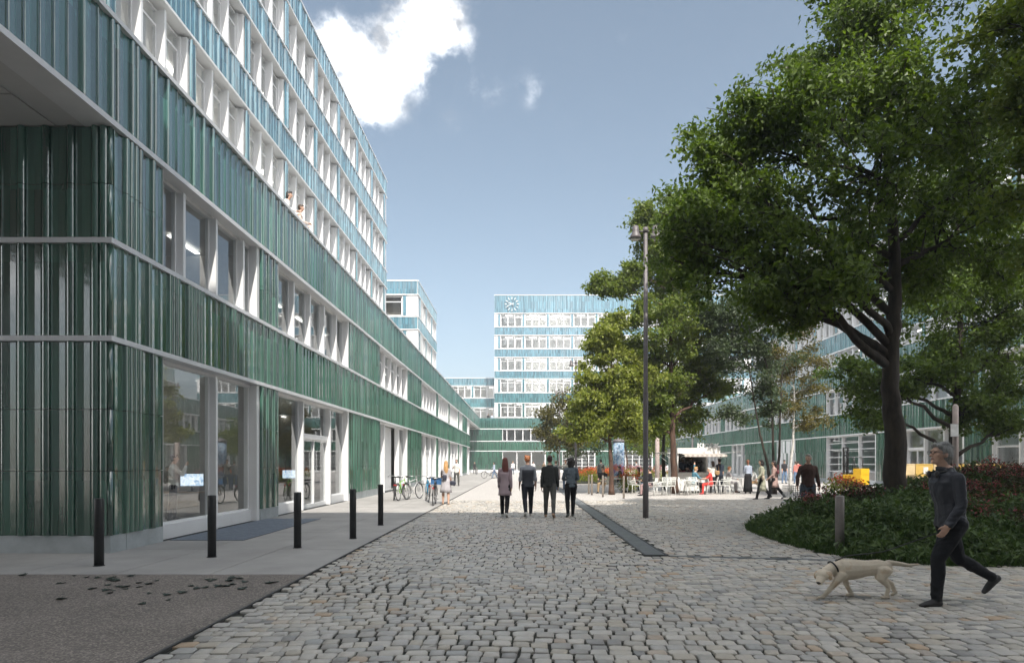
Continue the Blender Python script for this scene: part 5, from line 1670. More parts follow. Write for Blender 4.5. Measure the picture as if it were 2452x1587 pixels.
car = thing('parked_car', 'white car parked far back behind the kiosk', 'car', (21.9, 88.0, 0), R(90))
prof = [(-2.05, .35), (-2.1, .75), (-1.95, .95), (-1.3, 1.02), (-.75, 1.42), (.6, 1.46), (1.35, 1.05), (1.95, .95), (2.1, .7), (2.05, .35)]
m = MB(); W_ = .86
V = [(-W_ * (1 if z_ < 1.1 else .80), y_, z_) for y_, z_ in prof] + [(W_ * (1 if z_ < 1.1 else .80), y_, z_) for y_, z_ in prof]
n = len(prof)
m.add(V, [tuple(range(n)), tuple(range(2 * n - 1, n - 1, -1))] + [(i, n + i, n + (i + 1) % n, (i + 1) % n) for i in range(n)], False)
m.obj('body', mat('car_white', (.75, .75, .75), .25, var=.02), car)
m = MB()
for s in (-1, 1): m.add([(s * .865, -1.15, 1.06), (s * .865, 1.2, 1.06), (s * .72, .55, 1.40), (s * .72, -.70, 1.37)], [(0, 1, 2, 3)], False)
m.obj('side_window', mat('car_glass', (.03, .035, .04), .1), car)
for s in (-1, 1):
    for yq in (-1.3, 1.3):
        m = MB(); m.torus(.24, .09, 20, 8, (s * .80, yq, .33)); w_ = m.obj('wheel', M_RUBBER, car)
        m = MB()
        for q in range(5):
            a = 2 * math.pi * q / 5; m.tube([(s * .87, yq, .33), (s * .87, yq + .18 * math.cos(a), .33 + .18 * math.sin(a))], .028, 5)
        m.torus(.19, .02, 18, 5, (s * .86, yq, .33)); m.obj('rim', M_CHROME, w_)
for s in (-1, 1):
    m = MB(); m.ellipsoid((s * .62, 2.06, .72), (.14, .05, .08)); m.obj('headlight', mat('lamp_lens', (.7, .68, .62), .3), car)

# ------------------------------------------------------------------ desks and screens seen through the shop windows
def desk(label, x, y, rz=0.0, screen=True):
    root = thing('desk', label, 'desk', (x, y, .03), rz, 'desks inside the ground floor')
    m = MB(); m.box(-.7, .7, -.35, .35, .70, .735); m.obj('top', mat('desk_wood', (.35, .25, .17), .5), root)
    for sx in (-1, 1):
        for sy in (-1, 1):
            m = MB(); m.box(sx * .62 - .025, sx * .62 + .025, sy * .28 - .025, sy * .28 + .025, 0, .70); m.obj('leg', M_BLACK, root)
def monitor(label, x, y, rz):
    root = thing('monitor', label, 'monitor', (x, y, .765), rz, 'computer screens inside the ground floor')
    m = MB(); m.box(-.30, .30, -.01, .02, .14, .50); m.obj('case', M_BLACK, root)
    m = MB(); m.box(-.285, .285, -.016, -.0105, .155, .485); m.obj('screen', M_SCREEN, root)
    m = MB(); m.box(-.03, .03, .0, .04, .01, .16); m.box(-.12, .12, -.07, .09, .0, .012); m.obj('stand', M_BLACK, root)
for i, (px_, py_, Y) in enumerate(((415, 1122, 17.6), (460, 1136, 17.2), (584, 1128, 21.0), (694, 1135, 26.0))):
    p = px(px_, py_, Y)
    desk(('desk with a pale screen behind the first shop window, left pane', 'second desk behind the first shop window, left pane', 'desk behind the right pane of the first shop window', 'desk behind the window left of the glazed door')[i], p.x, p.y + .1, R(18))
    monitor(('smaller bright screen furthest left behind the first shop window', 'larger bright screen behind the left pane of the first shop window', 'narrow bright screen behind the right pane of the first shop window', 'bright screen behind the window left of the glazed door')[i], p.x, p.y, R(18))
# ================================================================== PEOPLE AND DOG
def cloth(name, col, rough=.85, bump=.35, bs=60.0):
    key = 'cloth_' + name
    if key in MATS: return MATS[key]
    t = NT(key)
    n = t.noise(5.0, 4.0, .6, t.objc)
    t.set(t.b, 'Base Color', t.ramp(n, [(.3, tuple(c * .86 for c in col)), (.7, tuple(min(1, c * 1.12) for c in col))]))
    t.b.inputs['Roughness'].default_value = rough
    t.b.inputs['Specular IOR Level'].default_value = .25
    mp = t.add('ShaderNodeMapping'); mp.inputs['Scale'].default_value = (1, 1, .45); t.l.new(t.objc, mp.inputs[0])
    h = t.math('ADD', t.math('MULTIPLY', t.noise(7.0, 3.0, .5, mp.outputs[0]), 3.0), t.math('MULTIPLY', t.noise(bs, 2.0, .6, t.objc), .15))
    t.bump(h, bump, .02)
    MATS[key] = t.m
    return t.m
def hair_mat(name, col):
    key = 'hair_' + name
    if key in MATS: return MATS[key]
    t = NT(key)
    mp = t.add('ShaderNodeMapping'); mp.inputs['Scale'].default_value = (60, 60, 5); t.l.new(t.objc, mp.inputs[0])
    n = t.noise(1.5, 4.0, .6, mp.outputs[0])
    t.set(t.b, 'Base Color', t.ramp(n, [(.35, tuple(c * .6 for c in col)), (.7, tuple(min(1, c * 1.35) for c in col))]))
    t.b.inputs['Roughness'].default_value = .5
    t.bump(n, .6, .01)
    MATS[key] = t.m
    return t.m
SKIN = {'fair': mat('skin_fair', (.55, .34, .25), .5, var=.08, scale=8, coord='obj'), 'tan': mat('skin_tan', (.42, .24, .16), .5, var=.08, scale=8, coord='obj'), 'brown': mat('skin_brown', (.22, .115, .07), .5, var=.08, scale=8, coord='obj')}

from mathutils import noise as mathutils_noise
class Body:
    """closed tapered lofts that are fused into one continuous surface by a voxel remesh"""
    def __init__(self):
        self.mb = MB(); self.segs = []; self.labels = []
    def loft(self, pts, rad, label, lat=(1, 0, 0), n=12, hem=False):
        pts = [Vector(p) for p in pts]; rad = [(r, r) if isinstance(r, (int, float)) else r for r in rad]
        if label not in self.labels: self.labels.append(label)
        li = self.labels.index(label)
        lat = Vector(lat)
        k = len(pts)
        fr = []
        for i in range(k):
            t = (pts[min(i + 1, k - 1)] - pts[max(i - 1, 0)]).normalized()
            a = lat - t * lat.dot(t)
            if a.length < .05: a = Vector((0, 1, 0)) - t * t.y
            a.normalize(); fr.append((t, a, t.cross(a)))
        for i in range(k - 1):
            self.segs.append((pts[i], pts[i + 1], rad[i], rad[i + 1], fr[i][1], li))
        rings = []
        t0, t1 = fr[0], fr[-1]
        m0 = min(rad[0]); m1 = min(rad[-1])
        if hem: rings.append((pts[0] - t0[0] * .006, t0, .96, rad[0]))
        else: rings.append((pts[0] - t0[0] * m0 * .85, t0, .35, rad[0])); rings.append((pts[0] - t0[0] * m0 * .5, t0, .80, rad[0]))
        for i in range(k): rings.append((pts[i], fr[i], 1.0, rad[i]))
        rings.append((pts[-1] + t1[0] * m1 * .5, t1, .80, rad[-1])); rings.append((pts[-1] + t1[0] * m1 * .85, t1, .35, rad[-1]))
        V, F = [], []
        for c, (t, a, b), s, (ra, rb) in rings:
            for j in range(n):
                q = 2 * math.pi * j / n
                V.append(c + a * (math.cos(q) * ra * s) + b * (math.sin(q) * rb * s))
        m = len(rings)
        for i in range(m - 1):
            for j in range(n):
                F.append((i * n + j, i * n + (j + 1) % n, (i + 1) * n + (j + 1) % n, (i + 1) * n + j))
        F.append(tuple(range(n - 1, -1, -1))); F.append(tuple((m - 1) * n + j for j in range(n)))
        self.mb.add(V, F, True)
    def ball(self, c, r, label, mat=None):
        if label not in self.labels: self.labels.append(label)
        li = self.labels.index(label)
        c = Vector(c)
        r = (r, r, r) if isinstance(r, (int, float)) else r
        n, nv = 14, 10
        V = []
        for i in range(1, nv):
            t = math.pi * i / nv
            for j in range(n):
                q = 2 * math.pi * j / n
                p = Vector((r[0] * math.sin(t) * math.cos(q), r[1] * math.sin(t) * math.sin(q), -r[2] * math.cos(t)))
                V.append(c + (mat @ p if mat is not None else p))
        b0, b1 = len(V), len(V) + 1
        z = Vector((0, 0, r[2])); z = mat @ z if mat is not None else z
        V += [c - z, c + z]
        F = [(i * n + j, i * n + (j + 1) % n, (i + 1) * n + (j + 1) % n, (i + 1) * n + j) for i in range(nv - 2) for j in range(n)]
        F += [(b0, (j + 1) % n, j) for j in range(n)] + [(b1, (nv - 2) * n + j, (nv - 2) * n + (j + 1) % n) for j in range(n)]
        self.mb.add(V, F, True)
        e = Vector((0, 0, 1e-3))
        self.segs.append((c - e, c + e, (r[0], r[1]), (r[0], r[1]), Vector((1, 0, 0)), li))
PENDING = []
def fuse(obj, body, vox, mats_by_label, smooth=3):
    PENDING.append((obj, body, vox, mats_by_label, smooth))
def fuse_all():
    tmp = []
    for obj, body, vox, mbl, sm in PENDING:
        me = bpy.data.meshes.new('tmp'); me.from_pydata(body.mb.v, [], body.mb.f); me.update()
        o = bpy.data.objects.new('tmp', me); COL.objects.link(o)
        r = o.modifiers.new('r', 'REMESH'); r.mode = 'VOXEL'; r.voxel_size = vox; r.use_smooth_shade = True
        s = o.modifiers.new('s', 'SMOOTH'); s.factor = .5; s.iterations = sm
        tmp.append(o)
    bpy.context.view_layer.update()
    dg = bpy.context.evaluated_depsgraph_get()
    for (obj, body, vox, mbl, sm), o in zip(PENDING, tmp):
        me = bpy.data.meshes.new_from_object(o.evaluated_get(dg))
        me.name = obj.name
        n = len(me.polygons)
        c = np.empty(n * 3, np.float32); me.polygons.foreach_get('center', c); c = c.reshape(-1, 3).astype(np.float64)
        best = np.full(n, 1e9); lab = np.zeros(n, np.int32)
        for a, b, ra, rb, lat, li in body.segs:
            a = np.array(a); b = np.array(b); d = b - a; L2 = d @ d + 1e-12
            tu = (c - a) @ d / L2; t = np.clip(tu, 0, 1)
            q = c - (a + t[:, None] * d)
            la = np.array(lat)
            ua = q @ la
            rest2 = np.maximum((q * q).sum(1) - ua * ua, 0)
            rx = ra[0] + (rb[0] - ra[0]) * t; ry = ra[1] + (rb[1] - ra[1]) * t
            v = (np.sqrt((ua / rx) ** 2 + rest2 / ry ** 2) - 1) * np.minimum(rx, ry) + np.abs(tu - t) * math.sqrt(L2) * .9
            k = v < best
            best[k] = v[k]; lab[k] = li
        mats = [mbl[l] for l in body.labels]
        me.materials.clear()
        for m_ in mats: me.materials.append(m_)
        me.polygons.foreach_set('material_index', lab)
        me.polygons.foreach_set('use_smooth', np.ones(n, bool))
        cl_i = [i for i, l in enumerate(body.labels) if l in ('top', 'bottom')]
        if cl_i and vox <= .016:
            amp = .008 if vox < .01 else .006
            mask = np.isin(lab, cl_i)
            nv = len(me.vertices)
            lt_ = np.empty(n, np.int32); me.polygons.foreach_get('loop_total', lt_)
            li_ = np.empty(len(me.loops), np.int32); me.loops.foreach_get('vertex_index', li_)
            vm = np.zeros(nv, bool); vm[li_[np.repeat(mask, lt_)]] = True
            co = np.empty(nv * 3, np.float32); me.vertices.foreach_get('co', co); co = co.reshape(-1, 3)
            nr_ = np.empty(nv * 3, np.float32); me.vertices.foreach_get('normal', nr_); nr_ = nr_.reshape(-1, 3)
            x_, y_, z_ = co[:, 0], co[:, 1], co[:, 2]
            w1 = x_ * 9 + 1.7 * np.sin(z_ * 6 + y_ * 5); w2 = y_ * 10 + 1.5 * np.sin(x_ * 11 - z_ * 4)
            f = np.sin(z_ * 38 + w1 * 2.1 + w2) * .5 + np.sin(z_ * 21 - w1 * 1.6 + w2 * 2.3 + 1) * .6 + np.sin(z_ * 63 + w1 * 4 - w2 * 3) * .3
            f = 1 - np.abs(f) * 1.4
            f *= .55 + .45 * np.sin(z_ * 9 + x_ * 7 + 2 * np.sin(y_ * 9))
            co = co + nr_ * (f * amp * vm)[:, None]
            me.vertices.foreach_set('co', co.astype(np.float32).ravel())
        me.update()
        obj.data = me
        md = o.data
        bpy.data.objects.remove(o); bpy.data.meshes.remove(md)
    PENDING.clear()

def ddir(p, abd, s):
    p, abd = math.radians(p), math.radians(abd)
    return Vector((s * math.sin(abd), math.sin(p) * math.cos(abd), -math.cos(p) * math.cos(abd)))

def fig(label, loc, rotz, H=1.75, top='grey', bottom='navy', shoe='black', skin='fair', hair='brown', style='short', female=False, legL=(4, 4, 2), legR=(-4, 4, 2),
        armL=(2, 7, 12, 0), armR=(2, 7, 12, 0), lean=0, head=(0, 0), sleeves='long', seat=None, vox=.016, coat=None, skirt=None, wide=1.0, group='people on the plaza', footL=0, footR=0,
        bare_legs=False, waist=.0, collar=False, hi=False, place=True):
    s = H / 1.78
    me0 = bpy.data.meshes.new('person')
    ob = bpy.data.objects.new('person', me0); COL.objects.link(ob)
    ob.location = loc; ob.rotation_euler = (0, 0, R(rotz))
    tag(ob, label, 'person', group)
    B = Body()
    W = wide * (0.93 if female else 1.0)
    # legs first to find the pelvis height
    th, sh, an = .435 * s, .425 * s, .085 * s
    low = []
    jl = {}
    for side, lg, ft in ((-1, legL, footL), (1, legR, footR)):
        d1 = ddir(lg[0], lg[2], side); d2 = ddir(lg[0] - lg[1], lg[2] * .5, side)
        k = d1 * th; a = k + d2 * sh
        fp = math.radians(ft)
        fd = Vector((side * .10, math.cos(fp), math.sin(fp))).normalized()
        up = Vector((0, -math.sin(fp), math.cos(fp)))
        jl[side] = (k, a, fd, up)
        toe = a + fd * .20 * s - up * .07 * s; heel = a - fd * .05 * s - up * .075 * s
        low.append(min(toe.z, heel.z) - .012 * s)
    pz = -min(low) if seat is None else seat + .09 * s
    P = Vector((0, 0, pz))
    la = math.radians(lean)
    sp = Vector((0, math.sin(la), math.cos(la)))
    leg_lab = 'skin' if bare_legs else 'bottom'
    inf = .0 if bare_legs else .010
    for side in (-1, 1):
        k, a, fd, up = jl[side]
        h0 = P + Vector((side * .092 * s * W, 0, -.02))
        kk_, aa = h0 + k, h0 + a
        mid1 = h0.lerp(kk_, .45)
        B.loft([h0, mid1, kk_], [(.094 * s * W + inf, .098 * s * W + inf), .083 * s * W + inf, .060 * s + inf], leg_lab)
        cm_ = kk_.lerp(aa, .32) - Vector((0, .012 * s, 0))
        B.loft([kk_, cm_, kk_.lerp(aa, .75), aa - (aa - kk_).normalized() * .0], [.058 * s + inf, .059 * s + inf * .9, .044 * s + inf * 1.1, .038 * s + inf * 1.3], leg_lab)
        B.loft([aa - fd * .035 * s - up * .042 * s, aa + fd * .04 * s - up * .040 * s, aa + fd * .12 * s - up * .055 * s, aa + fd * .175 * s - up * .064 * s],
               [(.038 * s, .040 * s), (.041 * s, .042 * s), (.044 * s, .030 * s), (.034 * s, .020 * s)], 'shoe', (1, 0, 0))
        B.loft([aa, aa - up * .04 * s], [.040 * s, .042 * s], 'shoe' if not bare_legs else 'skin')
    g_ = .012
    T = lambda t, y=0: P + sp * (t * s) + Vector((0, y * s, 0))
    lat = (1, 0, 0)
    if female:
        rings_b = [(-.10, .10, .09), (-.03, .165, .118), (.05, .155, .112)]
        rings_t = [(-.03, .158, .116), (.08, .136, .102), (.18, .118, .092), (.30, .140, .108), (.39, .148, .118), (.47, .135, .092), (.52, .085, .068)]
    else:
        rings_b = [(-.10, .10, .09), (-.02, .158, .116), (.06, .150, .112)]
        rings_t = [(-.05, .158, .118), (.08, .150, .112), (.19, .147, .108), (.31, .165, .122), (.41, .178, .124), (.485, .150, .098), (.53, .088, .070)]
    B.loft([T(t) for t, a, b in rings_b], [(a * s * W + .004, b * s * W + .004) for t, a, b in rings_b], 'bottom', lat)
    B.loft([T(t + waist, (.012 if .2 < t < .45 else 0)) for t, a, b in rings_t], [(a * s * W + g_, b * s * W + g_) for t, a, b in rings_t], 'top', lat, hem=True)
    nb_ = T(.53); hc = nb_ + Vector((0, .030 * s, 0)) + sp * (.175 * s)
    hc += Vector((0, .03 * s * math.sin(la) * 2, 0))
    B.loft([T(.48), nb_, hc - Vector((0, .0, .06 * s))], [.062 * s, .056 * s, .052 * s], 'skin')
    Mh = Euler((R(-head[1]), 0, R(head[0]))).to_matrix()
    hp = lambda x, y, z: hc + Mh @ Vector((x * s, y * s, z * s))
    B.ball(hp(0, -.005, .030), (.074 * s, .094 * s, .088 * s), 'skin', Mh)
    B.loft([hp(0, .022, .02), hp(0, .035, -.035), hp(0, .040, -.078)], [(.066 * s, .066 * s), (.056 * s, .052 * s), (.034 * s, .034 * s)], 'skin', Mh @ Vector((1, 0, 0)))
    nose = [hp(0, .086, .020), hp(0, .104, -.008), hp(0, .108, -.020)]
    B.loft(nose, [.008 * s, .012 * s, .015 * s], 'skin')
    for q in (-1, 1): B.ball(hp(q * .076, -.012, .0), (.010 * s, .020 * s, .032 * s), 'skin', Mh)
    if hi:
        B.loft([hp(-.045, .080, .036), hp(0, .092, .040), hp(.045, .080, .036)], [.010 * s] * 3, 'skin')
        B.loft([hp(-.024, .088, -.052), hp(0, .095, -.050), hp(.024, .088, -.052)], [.006 * s] * 3, 'lip')
        B.ball(hp(0, .070, -.088), (.022 * s, .018 * s, .018 * s), 'skin')
        for q in (-1, 1): B.ball(hp(q * .042, .060, -.012), (.022 * s, .020 * s, .020 * s), 'skin')
    # arms
    sx_ = (.150 if female else .172) * s * W
    joints = {}
    for side, ar in ((-1, armL), (1, armR)):
        S0 = T(.455) + Vector((side * sx_, 0, 0))
        d1 = ddir(ar[0], ar[1], side)
        E = S0 + d1 * .285 * s
        d2 = ddir(ar[0] + ar[2], ar[1] * .4 - ar[3], side)
        Wp = E + d2 * .245 * s
        joints[side] = (S0, E, Wp, d2)
        up_lab = 'top' if sleeves else 'skin'
        lo_lab = 'top' if sleeves == 'long' else 'skin'
        B.loft([T(.45) + Vector((side * sx_ * .55, 0, 0)), S0], [.068 * s + g_ * .6, .056 * s + g_], up_lab)
        B.loft([S0, S0.lerp(E, .5), E], [.055 * s + g_, .050 * s + g_ * .8, .041 * s + (g_ if lo_lab == 'top' else 0)], up_lab)
        if sleeves == 'rolled':
            m_ = E.lerp(Wp, .3); B.loft([E, m_], [.043 * s + g_, .041 * s + g_], 'top'); B.loft([m_, Wp], [.037 * s, .027 * s], 'skin')
        else: B.loft([E, E.lerp(Wp, .35), Wp], [.042 * s + (g_ if lo_lab == 'top' else 0), .041 * s + (g_ * .8 if lo_lab == 'top' else 0), .028 * s + (g_ if lo_lab == 'top' else 0)], lo_lab)
        # hand: palm, four unequal bent fingers, thumb off the side of the palm
        hd = d2.normalized()
        fw = Vector((0, 1, 0)) - hd * hd.y
        if fw.length < .2: fw = Vector((0, 0, 1)) - hd * hd.z
        fw.normalize()
        inn = hd.cross(fw) * 1.0
        if inn.x * side > 0: inn = -inn
        pe = Wp + hd * .085 * s
        B.loft([Wp, Wp + hd * .045 * s, pe], [(.026 * s, .020 * s), (.038 * s, .018 * s), (.037 * s, .015 * s)], 'skin', fw)
        for i, ln in enumerate((.070, .078, .074, .058)):
            b0 = pe + fw * (.027 - i * .018) * s
            k1 = b0 + (hd * .9 + inn * .25).normalized() * ln * .5 * s
            k2 = k1 + (hd * .72 + inn * .7).normalized() * ln * .5 * s
            B.loft([b0 - hd * .012 * s, k1, k2], [.0095 * s, .0088 * s, .0075 * s], 'skin', fw, 8)
        t0_ = Wp + hd * .030 * s + fw * .026 * s
        B.loft([t0_, t0_ + (fw * .75 + hd * .65).normalized() * .034 * s, t0_ + (fw * .5 + hd * .85 + inn * .2).normalized() * .064 * s], [.012 * s, .011 * s, .0085 * s], 'skin', fw, 8)
    bm = {'skin': SKIN[skin], 'top': cloth(*top) if isinstance(top, tuple) else top, 'bottom': cloth(*bottom), 'shoe': mat('shoe_' + shoe[0], shoe[1], .5) if isinstance(shoe, tuple) else M_BLACK,
          'lip': mat('lip', (.40, .20, .16), .5)}
    fuse(ob, B, vox, bm, 2 if hi else 3)
    # hair
    if style:
        Hh = Body()
        if style == 'cap':
            Hh.ball(hp(0, -.012, .052), (.083 * s, .104 * s, .075 * s), 'hair', Mh); Hh.loft([hp(0, .06, .055), hp(0, .15, .045)], [(.066 * s, .012 * s), (.05 * s, .008 * s)], 'hair', Mh @ Vector((1, 0, 0)))
        else:
            Hh.ball(hp(0, -.020, .045), (.083 * s, .094 * s, .088 * s), 'hair', Mh)
            Hh.ball(hp(0, -.045, .005), (.080 * s, .066 * s, .080 * s), 'hair', Mh)
            Hh.loft([hp(-.05, .055, .094), hp(0, .072, .104), hp(.05, .055, .094)], [.024 * s, .026 * s, .024 * s], 'hair')
        if style == 'long':
            Hh.loft([hp(0, -.045, .02), hp(0, -.085, -.10), hp(.01, -.105, -.24), hp(.012, -.110, -.36), hp(.02, -.10, -.43)], [(.088 * s, .062 * s), (.100 * s, .055 * s), (.098 * s, .042 * s), (.070 * s, .030 * s), (.030 * s, .015 * s)], 'hair')
        if style == 'bob':
            Hh.loft([hp(0, -.04, .03), hp(0, -.055, -.08), hp(0, -.055, -.17)], [(.098 * s, .085 * s), (.118 * s, .085 * s), (.085 * s, .05 * s)], 'hair')
            for q in range(9): Hh.ball(hp(.09 * math.sin(q * 2.1), -.05 - .05 * math.cos(q * 1.3), -.10 + .02 * q), .045 * s, 'hair')
        if style == 'mid':
            Hh.loft([hp(0, -.04, .03), hp(0, -.065, -.08), hp(0, -.075, -.20), hp(0, -.07, -.26)], [(.086 * s, .065 * s), (.092 * s, .055 * s), (.075 * s, .036 * s), (.04 * s, .02 * s)], 'hair')
        if style == 'nape':
            Hh.loft([hp(0, -.055, .03), hp(0, -.070, -.03), hp(0, -.062, -.075)], [(.078 * s, .050 * s), (.066 * s, .042 * s), (.05 * s, .026 * s)], 'hair')
            Hh.loft([hp(0, .05, .105), hp(0, -.03, .128), hp(0, -.09, .085)], [(.05 * s, .022 * s), (.066 * s, .024 * s), (.06 * s, .022 * s)], 'hair')
        if style == 'pony':
            Hh.ball(hp(0, -.105, .02), .032 * s, 'hair'); Hh.loft([hp(0, -.115, .02), hp(0, -.135, -.08), hp(0, -.12, -.17)], [.028 * s, .030 * s, .014 * s], 'hair')
        if style == 'bun': Hh.ball(hp(0, -.085, .10), .045 * s, 'hair')
        if style == 'beard':
            Hh.loft([hp(-.062, .02, -.03), hp(-.045, .068, -.075), hp(0, .088, -.088), hp(.045, .068, -.075), hp(.062, .02, -.03)], [.018 * s, .020 * s, .024 * s, .020 * s, .018 * s], 'hair')
        if style == 'wavy':
            rg = random.Random(int(H * 1000))
            for q in range(26):
                a = rg.uniform(-2.6, 2.6); z_ = rg.uniform(-.02, .12)
                Hh.ball(hp(.072 * math.sin(a), -.02 - .085 * math.cos(a) * (1 if abs(a) < 1.9 else .5), z_), (.024 * s, .026 * s, .020 * s), 'hair')
        hob = bpy.data.objects.new('cap' if style == 'cap' else 'hair', bpy.data.meshes.new('hair')); COL.objects.link(hob); hob.parent = ob
        fuse(hob, Hh, min(vox, .014), {'hair': hair}, 2)
    def shell(nm, rings, mt, n=20, fold=0.0):
        V, F = [], []
        k = len(rings)
        for i, (c, ra, rb) in enumerate(rings):
            for j in range(n):
                q = 2 * math.pi * j / n
                f = 1 + fold * (i / (k - 1)) * math.sin(q * 7 + .5)
                V.append(c + Vector((math.cos(q) * ra * f, math.sin(q) * rb * f, 0)))
        m0 = len(V)
        for i, (c, ra, rb) in enumerate(rings):
            for j in range(n):
                q = 2 * math.pi * j / n
                f = (1 + fold * (i / (k - 1)) * math.sin(q * 7 + .5)) * .95
                V.append(c + Vector((math.cos(q) * ra * f, math.sin(q) * rb * f, 0)))
        for i in range(k - 1):
            for j in range(n):
                F.append((i * n + j, i * n + (j + 1) % n, (i + 1) * n + (j + 1) % n, (i + 1) * n + j))
                F.append((m0 + i * n + (j + 1) % n, m0 + i * n + j, m0 + (i + 1) * n + j, m0 + (i + 1) * n + (j + 1) % n))
        for j in range(n):
            F.append(((k - 1) * n + j, (k - 1) * n + (j + 1) % n, m0 + (k - 1) * n + (j + 1) % n, m0 + (k - 1) * n + j))
            F.append(((j + 1) % n, j, m0 + j, m0 + (j + 1) % n))
        m = MB(); m.add(V, F, True)
        return m.obj(nm, mt, ob)
    if coat:
        ct, ln, fl = coat
        rg = [(T(t), (a * s * W + .020), (b * s * W + .026)) for t, a, b in reversed(rings_t) if t < .45]
        if fl < 0: rg = [(c, a * 1.06, b * 1.06) for c, a, b in rg]
        b0 = T(-.05)
        for q in (.33, .66, 1.0): rg.append((b0 - Vector((0, 0, ln * q)), (.165 + abs(fl) * q) * s * W + .02, (.13 + abs(fl) * q) * s * W + .02))
        shell('coat', rg, cloth(*ct), fold=.025)
    if skirt:
        ct, ln, fl = skirt
        b0 = T(.10)
        rg = [(b0 - Vector((0, 0, ln * q)), ((.145 if q < .05 else .165 + fl * q) * s * W) + .016, ((.110 if q < .05 else .13 + fl * q) * s * W) + .016) for q in (0, .22, .5, .75, 1.0)]
        shell('skirt', rg, cloth(*ct), n=28, fold=.07)
    if collar:
        m = MB(); n = 18; V = []
        for i, (r_, z_) in enumerate(((.078, .0), (.082, .05), (.074, .055), (.068, .005))):
            for j in range(n):
                q = 2 * math.pi * j / n
                V.append(T(.515) + Vector((r_ * s * math.cos(q), r_ * s * 1.05 * math.sin(q) + .012, z_ * s + .012 * math.sin(q))))
        m.add(V, [(i * n + j, i * n + (j + 1) % n, (i + 1) % 4 * n + (j + 1) % n, (i + 1) % 4 * n + j) for i in range(4) for j in range(n)], True)
        m.obj('collar', bm['top'], ob)
    ob_j = {k_: tuple(v) for k_, v in joints.items()}
    return ob, ob_j, hp

def wpt(ob, v):
    c, s_ = math.cos(ob.rotation_euler.z), math.sin(ob.rotation_euler.z)
    return Vector((ob.location.x + v.x * c - v.y * s_, ob.location.y + v.x * s_ + v.y * c, ob.location.z + v.z))

def bag(name, label, loc, rotz, size, material, strap=None):
    root = thing(name, label, 'bag', loc, rotz)
    w, d, h = size
    m = MB(); m.ellipsoid((0, 0, 0), (w / 2, d / 2, h / 2), 14, 10)
    m.v = [(max(-w * .42, min(w * .42, x)), max(-d * .40, min(d * .40, y)), max(-h * .42, min(h * .40, z))) for x, y, z in m.v]
    m.obj('body', material, root)
    if strap:
        m = MB(); m.tube([(-w * .35, 0, h * .3), (-w * .2, 0, h * .3 + strap), (w * .2, 0, h * .3 + strap), (w * .35, 0, h * .3)], .010, 6); m.obj('strap', material, root)
    m = MB(); m.box(-w * .38, w * .38, -d * .42, -d * .40, h * .02, h * .06); m.obj('flap_edge', M_BLACK, root)
    return root

HB, HD, HR, HG, HGR = hair_mat('brown', (.07, .040, .022)), hair_mat('dark', (.018, .013, .012)), hair_mat('red', (.16, .045, .035)), hair_mat('blond', (.50, .28, .11)), hair_mat('grey', (.30, .30, .29))
HGI = hair_mat('ginger', (.36, .13, .045))
BLKS = ('black', (.02, .02, .022)); WHT = ('white', (.55, .54, .52)); BRN = ('brown', (.12, .06, .035)); TANS = ('tan', (.38, .24, .15))

# ---- the man with the dog
man, mj, mhp = fig('grey haired man with glasses in a dark jacket walking a pale dog', (4.75, 6.88, 0), 90, H=1.83, top=('jacket', (.040, .043, .053), .55, .6, 90), bottom=('black_jeans', (.012, .013, .016), .8), shoe=('boot', (.022, .020, .020)),
          skin='fair', hair=HGR, style='nape', legL=(29, 27, 1), legR=(-21, 40, 1), footR=-44, armL=(-2, 8, 34, 6), armR=(-22, 6, 22, 4), lean=6, head=(0, -6), vox=.0085, collar=True, hi=True, group=None, wide=1.04)
m = MB()
gx = []
for q in (-1, 1):
    pts = [mhp(q * .034 + .025 * math.cos(a), .106, .018 + .020 * math.sin(a)) for a in [2 * math.pi * i / 14 for i in range(15)]]
    m.tube(pts, .0022, 5)
    m.tube([mhp(q * .058, .104, .022), mhp(q * .080, .06, .022), mhp(q * .082, -.02, .016)], .0022, 5)
m.tube([mhp(-.010, .108, .020), mhp(.010, .108, .020)], .0022, 5)
gl_ = thing('glasses', 'thin dark framed glasses worn by the man walking the dog', 'glasses', tuple(man.location), R(90))
m.obj('frame', M_BLACK, gl_)
for q in (-1, 1):
    m = MB(); m.ellipsoid(mhp(q * .034, .085, .018), (.007, .007, .006)); m.obj('eye', mat('eye_dark', (.03, .025, .02), .2), man)
hpn = thing('headphones', 'black headphones hanging round the neck of the man with the dog', 'headphones', tuple(man.location), R(90))
nk = mhp(0, -.02, -.175)
m = MB(); m.tube([nk + Vector((.085 * math.cos(a), .085 * math.sin(a) + .01, -.02 * math.sin(a))) for a in [math.radians(q) for q in range(-230, 51, 20)]], .011, 8); m.obj('band', M_BLACK, hpn)
for q in (-1, 1):
    m = MB(); m.ellipsoid(nk + Vector((q * .065, .085, -.03)), (.028, .022, .040)); m.obj('earcup', M_BLACK, hpn)

